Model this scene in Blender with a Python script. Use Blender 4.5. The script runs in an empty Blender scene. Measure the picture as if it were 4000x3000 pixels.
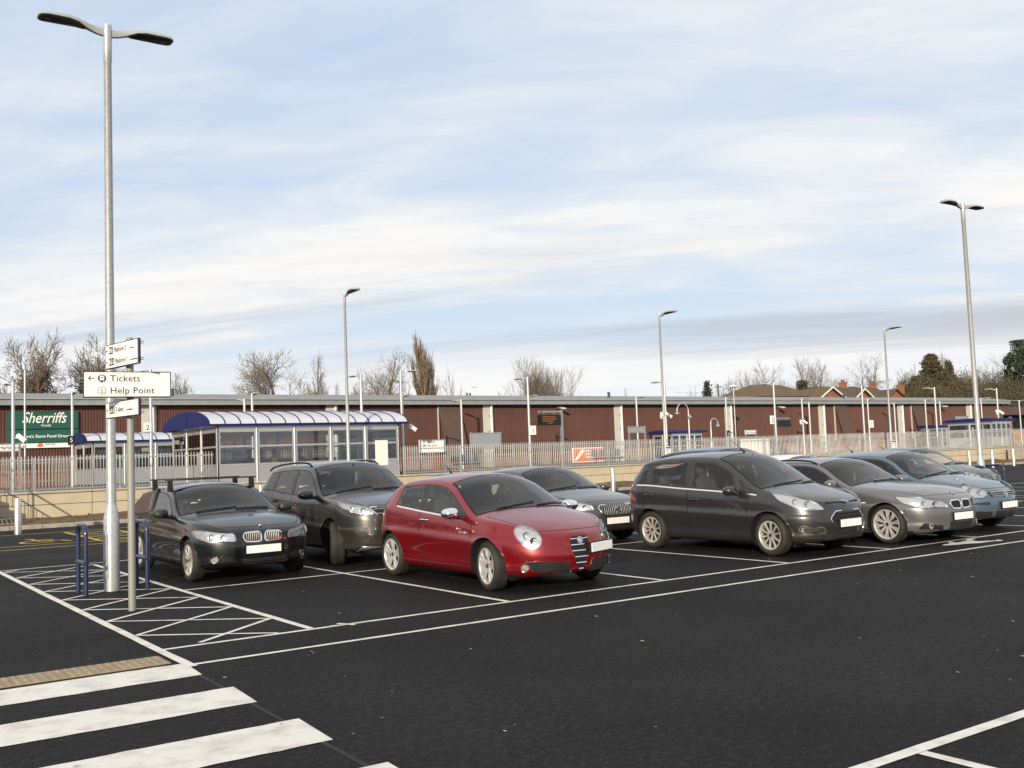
import bpy, bmesh, math, random
import numpy as np
from mathutils import Vector, Matrix
from mathutils.bvhtree import BVHTree
from mathutils.geometry import delaunay_2d_cdt

random.seed(7)
rng = np.random.default_rng(7)
PI = math.pi
R = math.radians
scene = bpy.context.scene
COL = scene.collection

# ------------------------------------------------------------------ camera
cam_d = bpy.data.cameras.new('camera')
cam = bpy.data.objects.new('camera', cam_d)
COL.objects.link(cam)
cam_d.sensor_width = 36.0
cam_d.sensor_fit = 'HORIZONTAL'
cam_d.lens = 36.0 * 3911.0 / 4000.0
cam_d.clip_start = 0.1
cam_d.clip_end = 6000
CAM = Vector((-4.10, -9.536, 1.651))
c_r = Vector((0.82124061, -0.56936086, -0.03731052))
c_u = Vector((-0.01052731, -0.08049872, 0.99669912))
c_f = Vector((0.57048492, 0.81813701, 0.07210265))
cam.matrix_world = Matrix(((c_r.x, c_u.x, -c_f.x, CAM.x), (c_r.y, c_u.y, -c_f.y, CAM.y),
                           (c_r.z, c_u.z, -c_f.z, CAM.z), (0, 0, 0, 1)))
scene.camera = cam
FPX = 3911.0
def pray(px, py):
    return c_r * ((px - 2000) / FPX) - c_u * ((py - 1500) / FPX) + c_f
def onY(px, py, Y):                     # photo pixel -> point on the vertical plane y = Y
    d = pray(px, py); return CAM + d * ((Y - CAM.y) / d.y)
def onZ(px, py, Z=0.0):                 # photo pixel -> point on the level plane z = Z
    d = pray(px, py); return CAM + d * ((Z - CAM.z) / d.z)

# ------------------------------------------------------------------ light
SUN_AZ, SUN_EL = R(48), R(14.5)
to_sun = Vector((-math.sin(SUN_AZ) * math.cos(SUN_EL), -math.cos(SUN_AZ) * math.cos(SUN_EL), math.sin(SUN_EL)))
sd = bpy.data.lights.new('sun', 'SUN')
sd.energy = 5.0
sd.angle = R(0.6)
sd.color = (1.0, 0.87, 0.68)
sun = bpy.data.objects.new('sun', sd)
COL.objects.link(sun)
sun.rotation_euler = (-to_sun).to_track_quat('-Z', 'Y').to_euler()
sun.location = to_sun * 60

world = bpy.data.worlds.new('World')
scene.world = world
world.use_nodes = True
def build_world():
    nt = world.node_tree; N = nt.nodes; L = nt.links
    N.clear()
    out = N.new('ShaderNodeOutputWorld'); bg = N.new('ShaderNodeBackground')
    L.new(bg.outputs[0], out.inputs[0])
    sky = N.new('ShaderNodeTexSky'); sky.sky_type = 'NISHITA'; sky.sun_disc = False
    sky.sun_elevation = SUN_EL; sky.sun_rotation = math.atan2(to_sun.x, to_sun.y)
    sky.air_density = 1.0; sky.dust_density = 0.6; sky.ozone_density = 1.6
    bg.inputs[1].default_value = 0.11
    def math_(op, a, b=None, c=None):
        n = N.new('ShaderNodeMath'); n.operation = op
        for i, v in enumerate((a, b, c)):
            if v is None: continue
            if isinstance(v, (int, float)): n.inputs[i].default_value = v
            else: L.new(v, n.inputs[i])
        return n.outputs[0]
    def vmath(op, a, b):
        n = N.new('ShaderNodeVectorMath'); n.operation = op
        for i, v in enumerate((a, b)):
            if isinstance(v, tuple): n.inputs[i].default_value = v
            else: L.new(v, n.inputs[i])
        return n
    def mix(fac, a, b):
        n = N.new('ShaderNodeMix'); n.data_type = 'RGBA'
        if isinstance(fac, (int, float)): n.inputs[0].default_value = fac
        else: L.new(fac, n.inputs[0])
        for i, v in ((6, a), (7, b)):
            if isinstance(v, tuple): n.inputs[i].default_value = v
            else: L.new(v, n.inputs[i])
        return n.outputs[2]
    def smooth(v, lo, hi):
        n = N.new('ShaderNodeMapRange'); n.interpolation_type = 'SMOOTHSTEP'
        L.new(v, n.inputs[0]); n.inputs[1].default_value = lo; n.inputs[2].default_value = hi
        return n.outputs[0]
    tc = N.new('ShaderNodeTexCoord')
    sep = N.new('ShaderNodeSeparateXYZ'); L.new(tc.outputs['Generated'], sep.inputs[0])
    dx, dy, dz = sep.outputs
    # cloud layer seen on a flat sheet overhead; streaks run along the wind
    den = math_('ADD', math_('MAXIMUM', dz, 0.0), 0.10)
    px = math_('DIVIDE', dx, den); py = math_('DIVIDE', dy, den)
    comb = N.new('ShaderNodeCombineXYZ'); L.new(px, comb.inputs[0]); L.new(py, comb.inputs[1])
    def layer(ang, su, sv, scale, detail, rough, off, dist=0.6):
        ca, sa = math.cos(ang), math.sin(ang)
        u = math_('MULTIPLY', math_('ADD', math_('MULTIPLY', px, ca), math_('MULTIPLY', py, sa)), su)
        v = math_('MULTIPLY', math_('SUBTRACT', math_('MULTIPLY', py, ca), math_('MULTIPLY', px, sa)), sv)
        cb = N.new('ShaderNodeCombineXYZ'); L.new(math_('ADD', u, off[0]), cb.inputs[0]); L.new(math_('ADD', v, off[1]), cb.inputs[1])
        n = N.new('ShaderNodeTexNoise'); n.inputs['Scale'].default_value = scale
        n.inputs['Detail'].default_value = detail; n.inputs['Roughness'].default_value = rough
        n.inputs['Distortion'].default_value = dist
        L.new(cb.outputs[0], n.inputs['Vector'])
        return n.outputs[0]
    A_ = CLOUD['ang']
    big = layer(A_, 0.40, 1.0, CLOUD['s1'], 4, 0.5, CLOUD['off1'], 0.3)
    fib = layer(A_ + 0.12, 0.50, 1.0, 3.0, 9, 0.62, CLOUD['off2'], 0.5)
    low = layer(A_ - 0.04, 0.16, 1.0, CLOUD['s3'], 8, 0.62, CLOUD['off3'], 0.4)
    cover = math_('ADD', math_('MULTIPLY', big, 0.72), math_('MULTIPLY', fib, 0.28))
    a = smooth(cover, CLOUD['lo'], CLOUD['hi'])
    # veil thickens towards the horizon, where one looks through more of it
    hz = math_('SUBTRACT', 1.0, smooth(dz, 0.02, 0.22))
    a = math_('MINIMUM', math_('ADD', math_('MULTIPLY', a, 0.68), math_('ADD', math_('MULTIPLY', hz, 0.40), 0.30)), 1.0)
    cloud_col = mix(smooth(cover, 0.40, 0.66), CLOUD['c1'], CLOUD['c2'])
    cloud_col = mix(math_('MULTIPLY', math_('SUBTRACT', 1.0, smooth(dz, 0.0, 0.14)), 0.6), cloud_col, (7.6, 8.1, 8.8, 1))
    # thicker grey streaks of a lower deck
    g = math_('MULTIPLY', math_('MULTIPLY', smooth(low, CLOUD['g0'], CLOUD['g1']), smooth(dz, 0.06, 0.11)), math_('SUBTRACT', 1.0, smooth(dz, 0.15, 0.24)))
    cloud_col = mix(math_('MULTIPLY', g, 0.85), cloud_col, (5.0, 5.3, 5.9, 1))
    a = math_('MAXIMUM', a, math_('MULTIPLY', g, 0.85))
    blue = N.new('ShaderNodeVectorMath'); blue.operation = 'MULTIPLY'
    L.new(sky.outputs[0], blue.inputs[0]); blue.inputs[1].default_value = (1.15, 1.1, 1.05)
    skyc = mix(0.72, blue.outputs[0], (4.7, 6.6, 9.2, 1))       # thin high haze lightens the blue
    c = mix(a, skyc, cloud_col)
    # below the horizon: dark earth, so the ground is not lit from beneath
    c = mix(smooth(dz, -0.06, -0.01), (0.5, 0.5, 0.5, 1), c)
    L.new(c, bg.inputs[0])
CLOUD = dict(ang=R(132), s1=0.55, s3=0.55, off1=(5.37, 14.15), off2=(0.4, 5.2), off3=(10.3, 5.0), lo=0.37, hi=0.58, g0=0.52, g1=0.64, c1=(7.3, 7.55, 8.0, 1), c2=(9.3, 9.05, 8.7, 1))
build_world()

vs = scene.view_settings
vs.view_transform = 'Standard'
vs.look = 'None'
vs.exposure = 0.0
vs.gamma = 1.0
vs.use_curve_mapping = False
scene.render.resolution_x = 1024
scene.render.resolution_y = 768

# ------------------------------------------------------------------ helpers
class MB:
    """collects shapes; build() links them as ONE mesh object"""
    def __init__(s): s.v = []; s.f = []; s.m = []; s.cur = 0
    def add(s, vs_, fs_):
        b = len(s.v); s.v.extend([tuple(p) for p in vs_])
        s.f.extend([tuple(i + b for i in f) for f in fs_]); s.m.extend([s.cur] * len(fs_)); return s
    def box(s, x0, x1, y0, y1, z0, z1):
        return s.add([(x0, y0, z0), (x1, y0, z0), (x1, y1, z0), (x0, y1, z0), (x0, y0, z1), (x1, y0, z1), (x1, y1, z1), (x0, y1, z1)],
                     [(0, 3, 2, 1), (4, 5, 6, 7), (0, 1, 5, 4), (1, 2, 6, 5), (2, 3, 7, 6), (3, 0, 4, 7)])
    def cbox(s, cx, cy, cz, sx, sy, sz, bev=0.0):
        if bev <= 0: return s.box(cx - sx/2, cx + sx/2, cy - sy/2, cy + sy/2, cz - sz/2, cz + sz/2)
        hx, hy, hz = sx/2, sy/2, sz/2; b = min(bev, hx*.9, hy*.9, hz*.9); pts = {}
        vs_ = []; 
        for X in (-1, 1):
            for Y in (-1, 1):
                for Z in (-1, 1):
                    for ax in range(3):
                        p = [X*hx, Y*hy, Z*hz]; 
                        for k in range(3):
                            if k != ax: p[k] -= (X, Y, Z)[k]*b
                        pts[(X, Y, Z, ax)] = len(vs_); vs_.append((cx+p[0], cy+p[1], cz+p[2]))
        fs_ = []
        for ax in range(3):
            o = [k for k in range(3) if k != ax]
            for sg in (-1, 1):
                loop = []
                for (u, w) in ((-1, -1), (1, -1), (1, 1), (-1, 1)):
                    c = [0, 0, 0]; c[ax] = sg; c[o[0]] = u; c[o[1]] = w; loop.append(pts[(*c, ax)])
                fs_.append(tuple(loop if (sg > 0) == (ax != 1) else loop[::-1]))
        for ax in range(3):
            o = [k for k in range(3) if k != ax]
            for u in (-1, 1):
                for w in (-1, 1):
                    q = []
                    for e, face in ((-1, o[0]), (1, o[0]), (1, o[1]), (-1, o[1])):
                        c = [0, 0, 0]; c[ax] = e; c[o[0]] = u; c[o[1]] = w; q.append(pts[(*c, face)])
                    fs_.append(tuple(q))
        for X in (-1, 1):
            for Y in (-1, 1):
                for Z in (-1, 1): fs_.append(tuple(pts[(X, Y, Z, a)] for a in range(3)))
        return s.add(vs_, fs_)
    def tube(s, path, r, n=8, caps=True, closed=False):
        path = [Vector(p) for p in path]; k = len(path)
        rs = [r] * k if isinstance(r, (int, float)) else list(r)
        vs_ = []; fs_ = []; prev = None
        for i, p in enumerate(path):
            if closed: t = path[(i+1) % k] - path[(i-1) % k]
            else: t = path[min(i+1, k-1)] - path[max(i-1, 0)]
            t.normalize()
            if prev is None:
                a = t.orthogonal().normalized()
                if abs(t.z) > .99: a = Vector((1, 0, 0))
            else:
                a = prev - t * prev.dot(t)
                a = a.normalized() if a.length > 1e-6 else t.orthogonal().normalized()
            prev = a; b = t.cross(a)
            for j in range(n):
                an = 2*PI*j/n; vs_.append(p + a*(math.cos(an)*rs[i]) + b*(math.sin(an)*rs[i]))
        for i in range(k if closed else k-1):
            i2 = (i+1) % k
            for j in range(n):
                j2 = (j+1) % n; fs_.append((i*n+j, i*n+j2, i2*n+j2, i2*n+j))
        if caps and not closed:
            fs_.append(tuple(range(n))[::-1]); fs_.append(tuple(range((k-1)*n, k*n)))
        return s.add(vs_, fs_)
    def lathe(s, prof, n=24, o=(0, 0, 0), axis='z', caps=True):
        vs_ = []; fs_ = []; k = len(prof)
        for (r, h) in prof:
            for j in range(n):
                a = 2*PI*j/n; c, d = r*math.cos(a), r*math.sin(a)
                p = (c, d, h) if axis == 'z' else ((c, h, d) if axis == 'y' else (h, c, d))
                vs_.append((p[0]+o[0], p[1]+o[1], p[2]+o[2]))
        for i in range(k-1):
            for j in range(n):
                j2 = (j+1) % n; fs_.append((i*n+j, i*n+j2, (i+1)*n+j2, (i+1)*n+j))
        if caps and prof[0][0] > 1e-5: fs_.append(tuple(range(n))[::-1])
        if caps and prof[-1][0] > 1e-5: fs_.append(tuple(range((k-1)*n, k*n)))
        return s.add(vs_, fs_)
    def prism(s, poly, a, b, ax='y'):
        """poly in the two other axes, extruded along ax from a to b"""
        n = len(poly)
        def P(u, v, h): return {'y': (u, h, v), 'x': (h, u, v), 'z': (u, v, h)}[ax]
        vs_ = [P(u, v, a) for u, v in poly] + [P(u, v, b) for u, v in poly]
        fs_ = [tuple(range(n)), tuple(range(n, 2*n))[::-1]] + [(i, (i+1) % n, n+(i+1) % n, n+i) for i in range(n)]
        return s.add(vs_, fs_)
    def xform(s, M):
        s.v = [tuple(M @ Vector(p)) for p in s.v]; return s
    def mesh(s, name, mat=None, smooth=None):
        me = bpy.data.meshes.new(name); me.from_pydata(s.v, [], s.f)
        mats = mat if isinstance(mat, (list, tuple)) else [mat]
        for m_ in mats:
            if m_: me.materials.append(m_)
        if len(mats) > 1: me.polygons.foreach_set('material_index', s.m)
        bm = bmesh.new(); bm.from_mesh(me); bmesh.ops.recalc_face_normals(bm, faces=bm.faces); bm.to_mesh(me); bm.free()
        if smooth is not None:
            me.polygons.foreach_set('use_smooth', [True]*len(me.polygons))
            me.set_sharp_from_angle(angle=R(smooth))
        me.update(); return me
    def build(s, name, mat=None, parent=None, smooth=None, loc=None, rz=None):
        return link(name, s.mesh(name, mat, smooth), parent, loc, rz)

def link(name, me, parent=None, loc=None, rz=None):
    o = bpy.data.objects.new(name, me); COL.objects.link(o)
    if parent: o.parent = parent
    if loc is not None: o.location = loc
    if rz is not None: o.rotation_euler = (0, 0, rz)
    return o
def tag(o, label, cat=None, group=None, kind=None):
    if label: o['label'] = label
    if cat: o['category'] = cat
    if group: o['group'] = group
    if kind: o['kind'] = kind
    return o
def thing(name, label, cat, loc=(0, 0, 0), rz=0, group=None):
    o = bpy.data.objects.new(name, None); COL.objects.link(o)
    o.empty_display_size = 0.2
    o.location = loc; o.rotation_euler = (0, 0, rz)
    return tag(o, label, cat, group)
def dup(root, loc, rz=0, label=None, group=None, skip=()):
    r = root.copy(); COL.objects.link(r); r.location = loc; r.rotation_euler = (0, 0, rz)
    if label: r['label'] = label
    if group: r['group'] = group
    for ch in list(root.children):
        if ch.name.split('.')[0] in skip: continue
        c = ch.copy(); COL.objects.link(c); c.parent = r
        for gch in list(ch.children):
            d = gch.copy(); COL.objects.link(d); d.parent = c
    return r
def struct(name, mb, mat, label=None, smooth=None):
    o = mb.build(name, mat, None, smooth); o['kind'] = 'structure'
    if label: o['label'] = label
    return o

# ------------------------------------------------------------------ materials
M = {}
def mat(name, col, rough=0.6, metal=0.0, col2=None, nscale=4.0, ndetail=4, bump=0.0, bscale=60.0, coat=0.0, spec=None, lo=0.35, hi=0.65, coords='Object', rough2=None, stretch=None, bdist=0.01):
    m = bpy.data.materials.new(name); m.use_nodes = True; M[name] = m
    nt = m.node_tree; N = nt.nodes; L = nt.links; b = N['Principled BSDF']
    b.inputs['Base Color'].default_value = (*col, 1); b.inputs['Roughness'].default_value = rough
    b.inputs['Metallic'].default_value = metal
    if coat: b.inputs['Coat Weight'].default_value = coat; b.inputs['Coat Roughness'].default_value = 0.04
    if spec is not None: b.inputs['Specular IOR Level'].default_value = spec
    tc = N.new('ShaderNodeTexCoord'); vec = tc.outputs[coords]
    if stretch:
        mp = N.new('ShaderNodeMapping'); mp.inputs['Scale'].default_value = stretch
        L.new(vec, mp.inputs[0]); vec = mp.outputs[0]
    if col2 is not None or rough2 is not None:
        n = N.new('ShaderNodeTexNoise'); n.inputs['Scale'].default_value = nscale; n.inputs['Detail'].default_value = ndetail
        n.inputs['Roughness'].default_value = 0.6
        L.new(vec, n.inputs['Vector'])
        mr = N.new('ShaderNodeMapRange'); L.new(n.outputs[0], mr.inputs[0]); mr.inputs[1].default_value = lo; mr.inputs[2].default_value = hi
        if col2 is not None:
            mx = N.new('ShaderNodeMix'); mx.data_type = 'RGBA'; L.new(mr.outputs[0], mx.inputs[0])
            mx.inputs[6].default_value = (*col, 1); mx.inputs[7].default_value = (*col2, 1)
            L.new(mx.outputs[2], b.inputs['Base Color'])
        if rough2 is not None:
            mf = N.new('ShaderNodeMapRange'); L.new(n.outputs[0], mf.inputs[0]); mf.inputs[1].default_value = lo; mf.inputs[2].default_value = hi
            mf.inputs[3].default_value = rough; mf.inputs[4].default_value = rough2
            L.new(mf.outputs[0], b.inputs['Roughness'])
    if bump:
        n2 = N.new('ShaderNodeTexNoise'); n2.inputs['Scale'].default_value = bscale; n2.inputs['Detail'].default_value = 3
        L.new(vec, n2.inputs['Vector'])
        bp = N.new('ShaderNodeBump'); bp.inputs['Strength'].default_value = bump; bp.inputs['Distance'].default_value = bdist
        L.new(n2.outputs[0], bp.inputs['Height']); L.new(bp.outputs[0], b.inputs['Normal'])
    return m
def glass(name, tint=(0.5, 0.55, 0.55), refl=1.0, rough=0.0):
    m = bpy.data.materials.new(name); m.use_nodes = True; M[name] = m
    nt = m.node_tree; N = nt.nodes; L = nt.links; N.clear()
    out = N.new('ShaderNodeOutputMaterial'); mx = N.new('ShaderNodeMixShader')
    tr = N.new('ShaderNodeBsdfTransparent'); tr.inputs[0].default_value = (*tint, 1)
    gl = N.new('ShaderNodeBsdfGlossy'); gl.inputs['Roughness'].default_value = rough; gl.inputs[0].default_value = (1, 1, 1, 1)
    fr = N.new('ShaderNodeFresnel'); fr.inputs[0].default_value = 1.5
    mu = N.new('ShaderNodeMath'); mu.operation = 'MULTIPLY'; mu.inputs[1].default_value = refl; mu.use_clamp = True
    L.new(fr.outputs[0], mu.inputs[0]); L.new(mu.outputs[0], mx.inputs[0])
    L.new(tr.outputs[0], mx.inputs[1]); L.new(gl.outputs[0], mx.inputs[2]); L.new(mx.outputs[0], out.inputs[0])
    return m
def text_mesh(s, size, depth=0.002, shear=0.0, align='LEFT', spacing=1.0, bold=0.0):
    cu = bpy.data.curves.new('lettering', 'FONT'); cu.body = s; cu.size = size; cu.extrude = depth; cu.shear = shear
    cu.align_x = align; cu.space_character = spacing; cu.offset = bold; cu.resolution_u = 3
    ob = bpy.data.objects.new('lettering', cu); COL.objects.link(ob)
    bpy.context.view_layer.update()
    me = bpy.data.meshes.new_from_object(ob.evaluated_get(bpy.context.evaluated_depsgraph_get()))
    bpy.data.objects.remove(ob); bpy.data.curves.remove(cu)
    return me
def lettering(s, size, mat_, parent, loc, sx=1.0, name='lettering', rz=0.0, **kw):
    """text standing upright, facing local -y"""
    me = text_mesh(s, size, **kw); me.materials.clear(); me.materials.append(mat_)
    me.transform(Matrix.Rotation(PI/2, 4, 'X')); me.transform(Matrix.Diagonal((sx, 1, 1, 1)))
    me.update()
    return link(name, me, parent, loc, rz)

def car_paint(name, col, metal=0.55, rough=0.36, grime=(0.065, 0.055, 0.043), gl=0.5, gtop=0.55, flake=True):
    """metallic paint with road dirt that thins out upwards (z of the car)"""
    m = mat(name, col, rough, metal, coat=1.0)
    nt = m.node_tree; N = nt.nodes; L = nt.links; b = N['Principled BSDF']
    tc = N.new('ShaderNodeTexCoord'); sp = N.new('ShaderNodeSeparateXYZ'); L.new(tc.outputs['Object'], sp.inputs[0])
    n = N.new('ShaderNodeTexNoise'); n.inputs['Scale'].default_value = 2.2; n.inputs['Detail'].default_value = 7; n.inputs['Roughness'].default_value = .65
    L.new(tc.outputs['Object'], n.inputs['Vector'])
    h = N.new('ShaderNodeMapRange'); L.new(sp.outputs[2], h.inputs[0]); h.inputs[1].default_value = 0.15; h.inputs[2].default_value = gtop
    h.inputs[3].default_value = 1.0; h.inputs[4].default_value = 0.0
    ad = N.new('ShaderNodeMath'); ad.operation = 'MULTIPLY_ADD'; L.new(n.outputs[0], ad.inputs[0]); ad.inputs[1].default_value = 1.3; ad.inputs[2].default_value = -0.65
    s2 = N.new('ShaderNodeMath'); s2.operation = 'ADD'; L.new(ad.outputs[0], s2.inputs[0]); L.new(h.outputs[0], s2.inputs[1]); s2.use_clamp = True
    s3 = N.new('ShaderNodeMath'); s3.operation = 'MULTIPLY'; L.new(s2.outputs[0], s3.inputs[0]); s3.inputs[1].default_value = gl; s3.use_clamp = True
    # thin film of dust everywhere
    s4 = N.new('ShaderNodeMath'); s4.operation = 'MAXIMUM'; L.new(s3.outputs[0], s4.inputs[0]); s4.inputs[1].default_value = 0.03
    mx = N.new('ShaderNodeMix'); mx.data_type = 'RGBA'; L.new(s4.outputs[0], mx.inputs[0])
    mx.inputs[6].default_value = (*col, 1); mx.inputs[7].default_value = (*grime, 1); L.new(mx.outputs[2], b.inputs['Base Color'])
    def inv(out, k0, k1):
        r_ = N.new('ShaderNodeMapRange'); L.new(s4.outputs[0], r_.inputs[0]); r_.inputs[3].default_value = k0; r_.inputs[4].default_value = k1
        L.new(r_.outputs[0], b.inputs[out])
    inv('Metallic', metal, 0.0); inv('Coat Weight', 0.8, 0.0); inv('Roughness', rough, 0.8)
    return m

mat('black_plastic', (0.015, 0.015, 0.016), 0.5, col2=(0.03, 0.028, 0.025), nscale=6)
mat('gap_black', (0.004, 0.004, 0.004), 0.8)
mat('rubber', (0.011, 0.0105, 0.010), 0.75, col2=(0.026, 0.022, 0.017), nscale=7, bump=0.3, bscale=90)
mat('alloy', (0.68, 0.68, 0.68), 0.33, 0.5, col2=(0.52, 0.50, 0.48), nscale=9)
mat('alloy_dirty', (0.60, 0.58, 0.54), 0.4, 0.45, col2=(0.36, 0.32, 0.27), nscale=7)
mat('wheel_dark', (0.012, 0.011, 0.01), 0.7)
mat('chrome', (0.85, 0.85, 0.86), 0.08, 1.0)
mat('lamp_bowl', (0.55, 0.555, 0.57), 0.22, 0.7)
mat('lamp_back', (0.36, 0.37, 0.39), 0.2, 0.7)
mat('lamp_dark', (0.05, 0.05, 0.055), 0.25, 0.4)
mat('amber', (0.7, 0.2, 0.02), 0.25)
mat('tail_red', (0.35, 0.008, 0.012), 0.15, coat=1.0)
mat('plate_white', (0.8, 0.8, 0.78), 0.35)
mat('plate_blue', (0.02, 0.06, 0.3), 0.4)
mat('seat_fabric', (0.03, 0.03, 0.032), 0.85)
mat('lining', (0.26, 0.255, 0.245), 0.9)
mat('grille_bar', (0.02, 0.02, 0.021), 0.3)
mat('seat_grey', (0.12, 0.12, 0.125), 0.85)
mat('trim_beige', (0.2, 0.18, 0.16), 0.8)
glass('car_glass', (0.92, 0.95, 0.94), 1.05)
glass('tinted_glass', (0.34, 0.36, 0.36), 1.1)
glass('lens', (0.96, 0.96, 0.96), 0.9)
mat('badge_blue', (0.02, 0.05, 0.2), 0.25, coat=1)
mat('badge_white', (0.75, 0.75, 0.75), 0.3)
mat('yellow_paper', (0.75, 0.6, 0.05), 0.6)
mat('green_paper', (0.35, 0.6, 0.4), 0.6)
# ------------------------------------------------------------------ ground, markings, wall, platforms
def asphalt():
    m = bpy.data.materials.new('asphalt'); m.use_nodes = True; M['asphalt'] = m
    nt = m.node_tree; N = nt.nodes; L = nt.links; b = N['Principled BSDF']
    tc = N.new('ShaderNodeTexCoord')
    def noise(s, d=4, r=.6):
        n = N.new('ShaderNodeTexNoise'); n.inputs['Scale'].default_value = s; n.inputs['Detail'].default_value = d; n.inputs['Roughness'].default_value = r
        L.new(tc.outputs['Object'], n.inputs['Vector']); return n.outputs[0]
    def rng_(v, a, b_, c, d):
        n = N.new('ShaderNodeMapRange'); L.new(v, n.inputs[0])
        for i, q in enumerate((a, b_, c, d)): n.inputs[i+1].default_value = q
        return n.outputs[0]
    big = noise(.35, 5); fine = noise(42, 4, .8); mid = noise(7, 5)
    vor = N.new('ShaderNodeTexVoronoi'); vor.inputs['Scale'].default_value = 110; L.new(tc.outputs['Object'], vor.inputs['Vector'])
    def mixc(f, a, c):
        n = N.new('ShaderNodeMix'); n.data_type = 'RGBA'; L.new(f, n.inputs[0])
        for i, q in ((6, a), (7, c)):
            if isinstance(q, tuple): n.inputs[i].default_value = (*q, 1)
            else: L.new(q, n.inputs[i])
        return n.outputs[2]
    grain2 = noise(17, 3, .75)
    c = mixc(rng_(fine, .38, .66, 0, 1), (.0022, .0021, .0021), (.024, .0232, .0230))
    c = mixc(rng_(grain2, .5, .66, 0, .9), c, (.034, .033, .0325))
    c = mixc(rng_(mid, .4, .75, 0, .35), c, (.016, .016, .017))
    c = mixc(rng_(big, .45, .75, 0, .5), c, (.014, .0138, .0138))
    # pale grit stones here and there
    v2 = N.new('ShaderNodeTexVoronoi'); v2.inputs['Scale'].default_value = 2.9; L.new(tc.outputs['Object'], v2.inputs['Vector'])
    c = mixc(rng_(v2.outputs['Distance'], .02, .034, .8, 0), c, (.33, .30, .25))
    v3 = N.new('ShaderNodeTexVoronoi'); v3.inputs['Scale'].default_value = 6.1; L.new(tc.outputs['Object'], v3.inputs['Vector'])
    c = mixc(rng_(v3.outputs['Distance'], .022, .04, .75, 0), c, (.12, .115, .10))
    # faint earthy scuffs
    n4 = noise(1.1, 6); c = mixc(rng_(n4, .66, .8, 0, .35), c, (.05, .035, .022))
    L.new(c, b.inputs['Base Color'])
    L.new(rng_(big, .3, .7, .6, .8), b.inputs['Roughness'])
    b.inputs['Specular IOR Level'].default_value = .10
    bp = N.new('ShaderNodeBump'); bp.inputs['Strength'].default_value = .8; bp.inputs['Distance'].default_value = .006
    L.new(vor.outputs['Distance'], bp.inputs['Height']); L.new(bp.outputs[0], b.inputs['Normal'])
    return m
asphalt()
def paint_mat(name, col, dirt, wear=.0):
    m = mat(name, col, .55, col2=dirt, nscale=4.5, ndetail=10, lo=.46, hi=.8, bump=.25, bscale=120, bdist=.002)
    return m
paint_mat('white_paint_line', (.72, .695, .635), (.37, .35, .30))
paint_mat('yellow_paint_line', (.62, .42, .05), (.40, .28, .06))
mat('tactile', (.32, .25, .16), .8, col2=(.25, .19, .12), nscale=9)
mat('kerb_concrete', (.36, .335, .29), .85, col2=(.27, .245, .20), nscale=6, bump=.2)
mat('soil', (.17, .105, .05), .95, col2=(.09, .055, .028), nscale=5, ndetail=8, bump=1.0, bscale=22, bdist=.05)
mat('wall_concrete', (.50, .43, .31), .85, col2=(.43, .365, .25), nscale=1.6, ndetail=8, bump=.12, bscale=40)
mat('coping', (.45, .41, .32), .85, col2=(.36, .33, .26), nscale=3)
mat('platform_top', (.10, .10, .10), .8, col2=(.14, .14, .135), nscale=5)
mat('ballast', (.16, .135, .11), .95, col2=(.09, .075, .06), nscale=30, bump=1, bscale=18, bdist=.05)
mat('galv', (.47, .48, .49), .42, .75, col2=(.36, .37, .385), nscale=14, ndetail=6)
mat('galv_fence', (.40, .41, .41), .45, .5, col2=(.31, .32, .32), nscale=3)
mat('rail_steel', (.12, .09, .07), .6, .6)
mat('earth', (.06, .065, .035), .95, col2=(.09, .075, .04), nscale=.3)

m = MB(); m.box(-900, 1600, -400, 2600, -1.0, -.06); struct('ground', m, M['earth'])
m = MB(); m.add([(-90, -60, 0), (170, -60, 0), (170, 23.9, 0), (-90, 23.9, 0), (-90, -60, -.05), (170, -60, -.05), (170, 23.9, -.05), (-90, 23.9, -.05)], [(0, 1, 2, 3), (4, 5, 6, 7), (0, 1, 5, 4), (1, 2, 6, 5), (2, 3, 7, 6), (3, 0, 4, 7)])
car_park = struct('car_park', m, M['asphalt'], 'new dark asphalt surface of the car park')

PZ = .004
def stripe(x0, y0, x1, y1, w, name='bay_line', mt='white_paint_line', z=PZ):
    a = Vector((x0, y0, 0)); b = Vector((x1, y1, 0)); t = (b-a).normalized(); s = Vector((-t.y, t.x, 0))*w/2
    n = max(1, int((b-a).length/.35)); vs_ = []; fs_ = []
    for i in range(n+1):
        p = a+(b-a)*(i/n); j = random.uniform(-.004, .004); j2 = random.uniform(-.004, .004)
        vs_ += [(*(p-s+s.normalized()*j).xy, z), (*(p+s+s.normalized()*j2).xy, z)]
    for i in range(n): fs_.append((2*i, 2*i+1, 2*i+3, 2*i+2))
    me = bpy.data.meshes.new(name); me.from_pydata(vs_, [], fs_); me.materials.append(M[mt])
    if me.polygons[0].normal.z < 0: me.flip_normals()
    return link(name, me, car_park)
LW = .068
# walkway lines along the lane, kerb-side line of the opposite bays
stripe(-1.5, 0, 75, 0, LW, 'lane_line'); stripe(-1.5, -.905, 75, -.905, LW, 'lane_line'); stripe(-3.0, -6.22, 60, -6.22, .085, 'lane_line')
for i in range(0, 24): stripe(2.4*i+.74, -6.27, 2.4*i+.74, -11.2, .08, z=PZ+.001) if i < 18 else None
# bays back to back
for i in range(0, 27):
    if i in (9,): continue
    w = .08 if i == 0 else LW
    stripe(2.4*i, .04, 2.4*i, 9.6, w, z=PZ+.002)
stripe(.05, 4.37, 21.5, 4.37, LW, 'row_line', z=PZ+.001); stripe(24.1, 4.37, 62, 4.37, LW, 'row_line', z=PZ+.001)
stripe(-1.5, 9.95, 64, 9.95, LW, 'lane_line')
stripe(-1.5, -1.0, -1.5, 12.5, .085, 'edge_line', z=PZ+.003)
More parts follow.
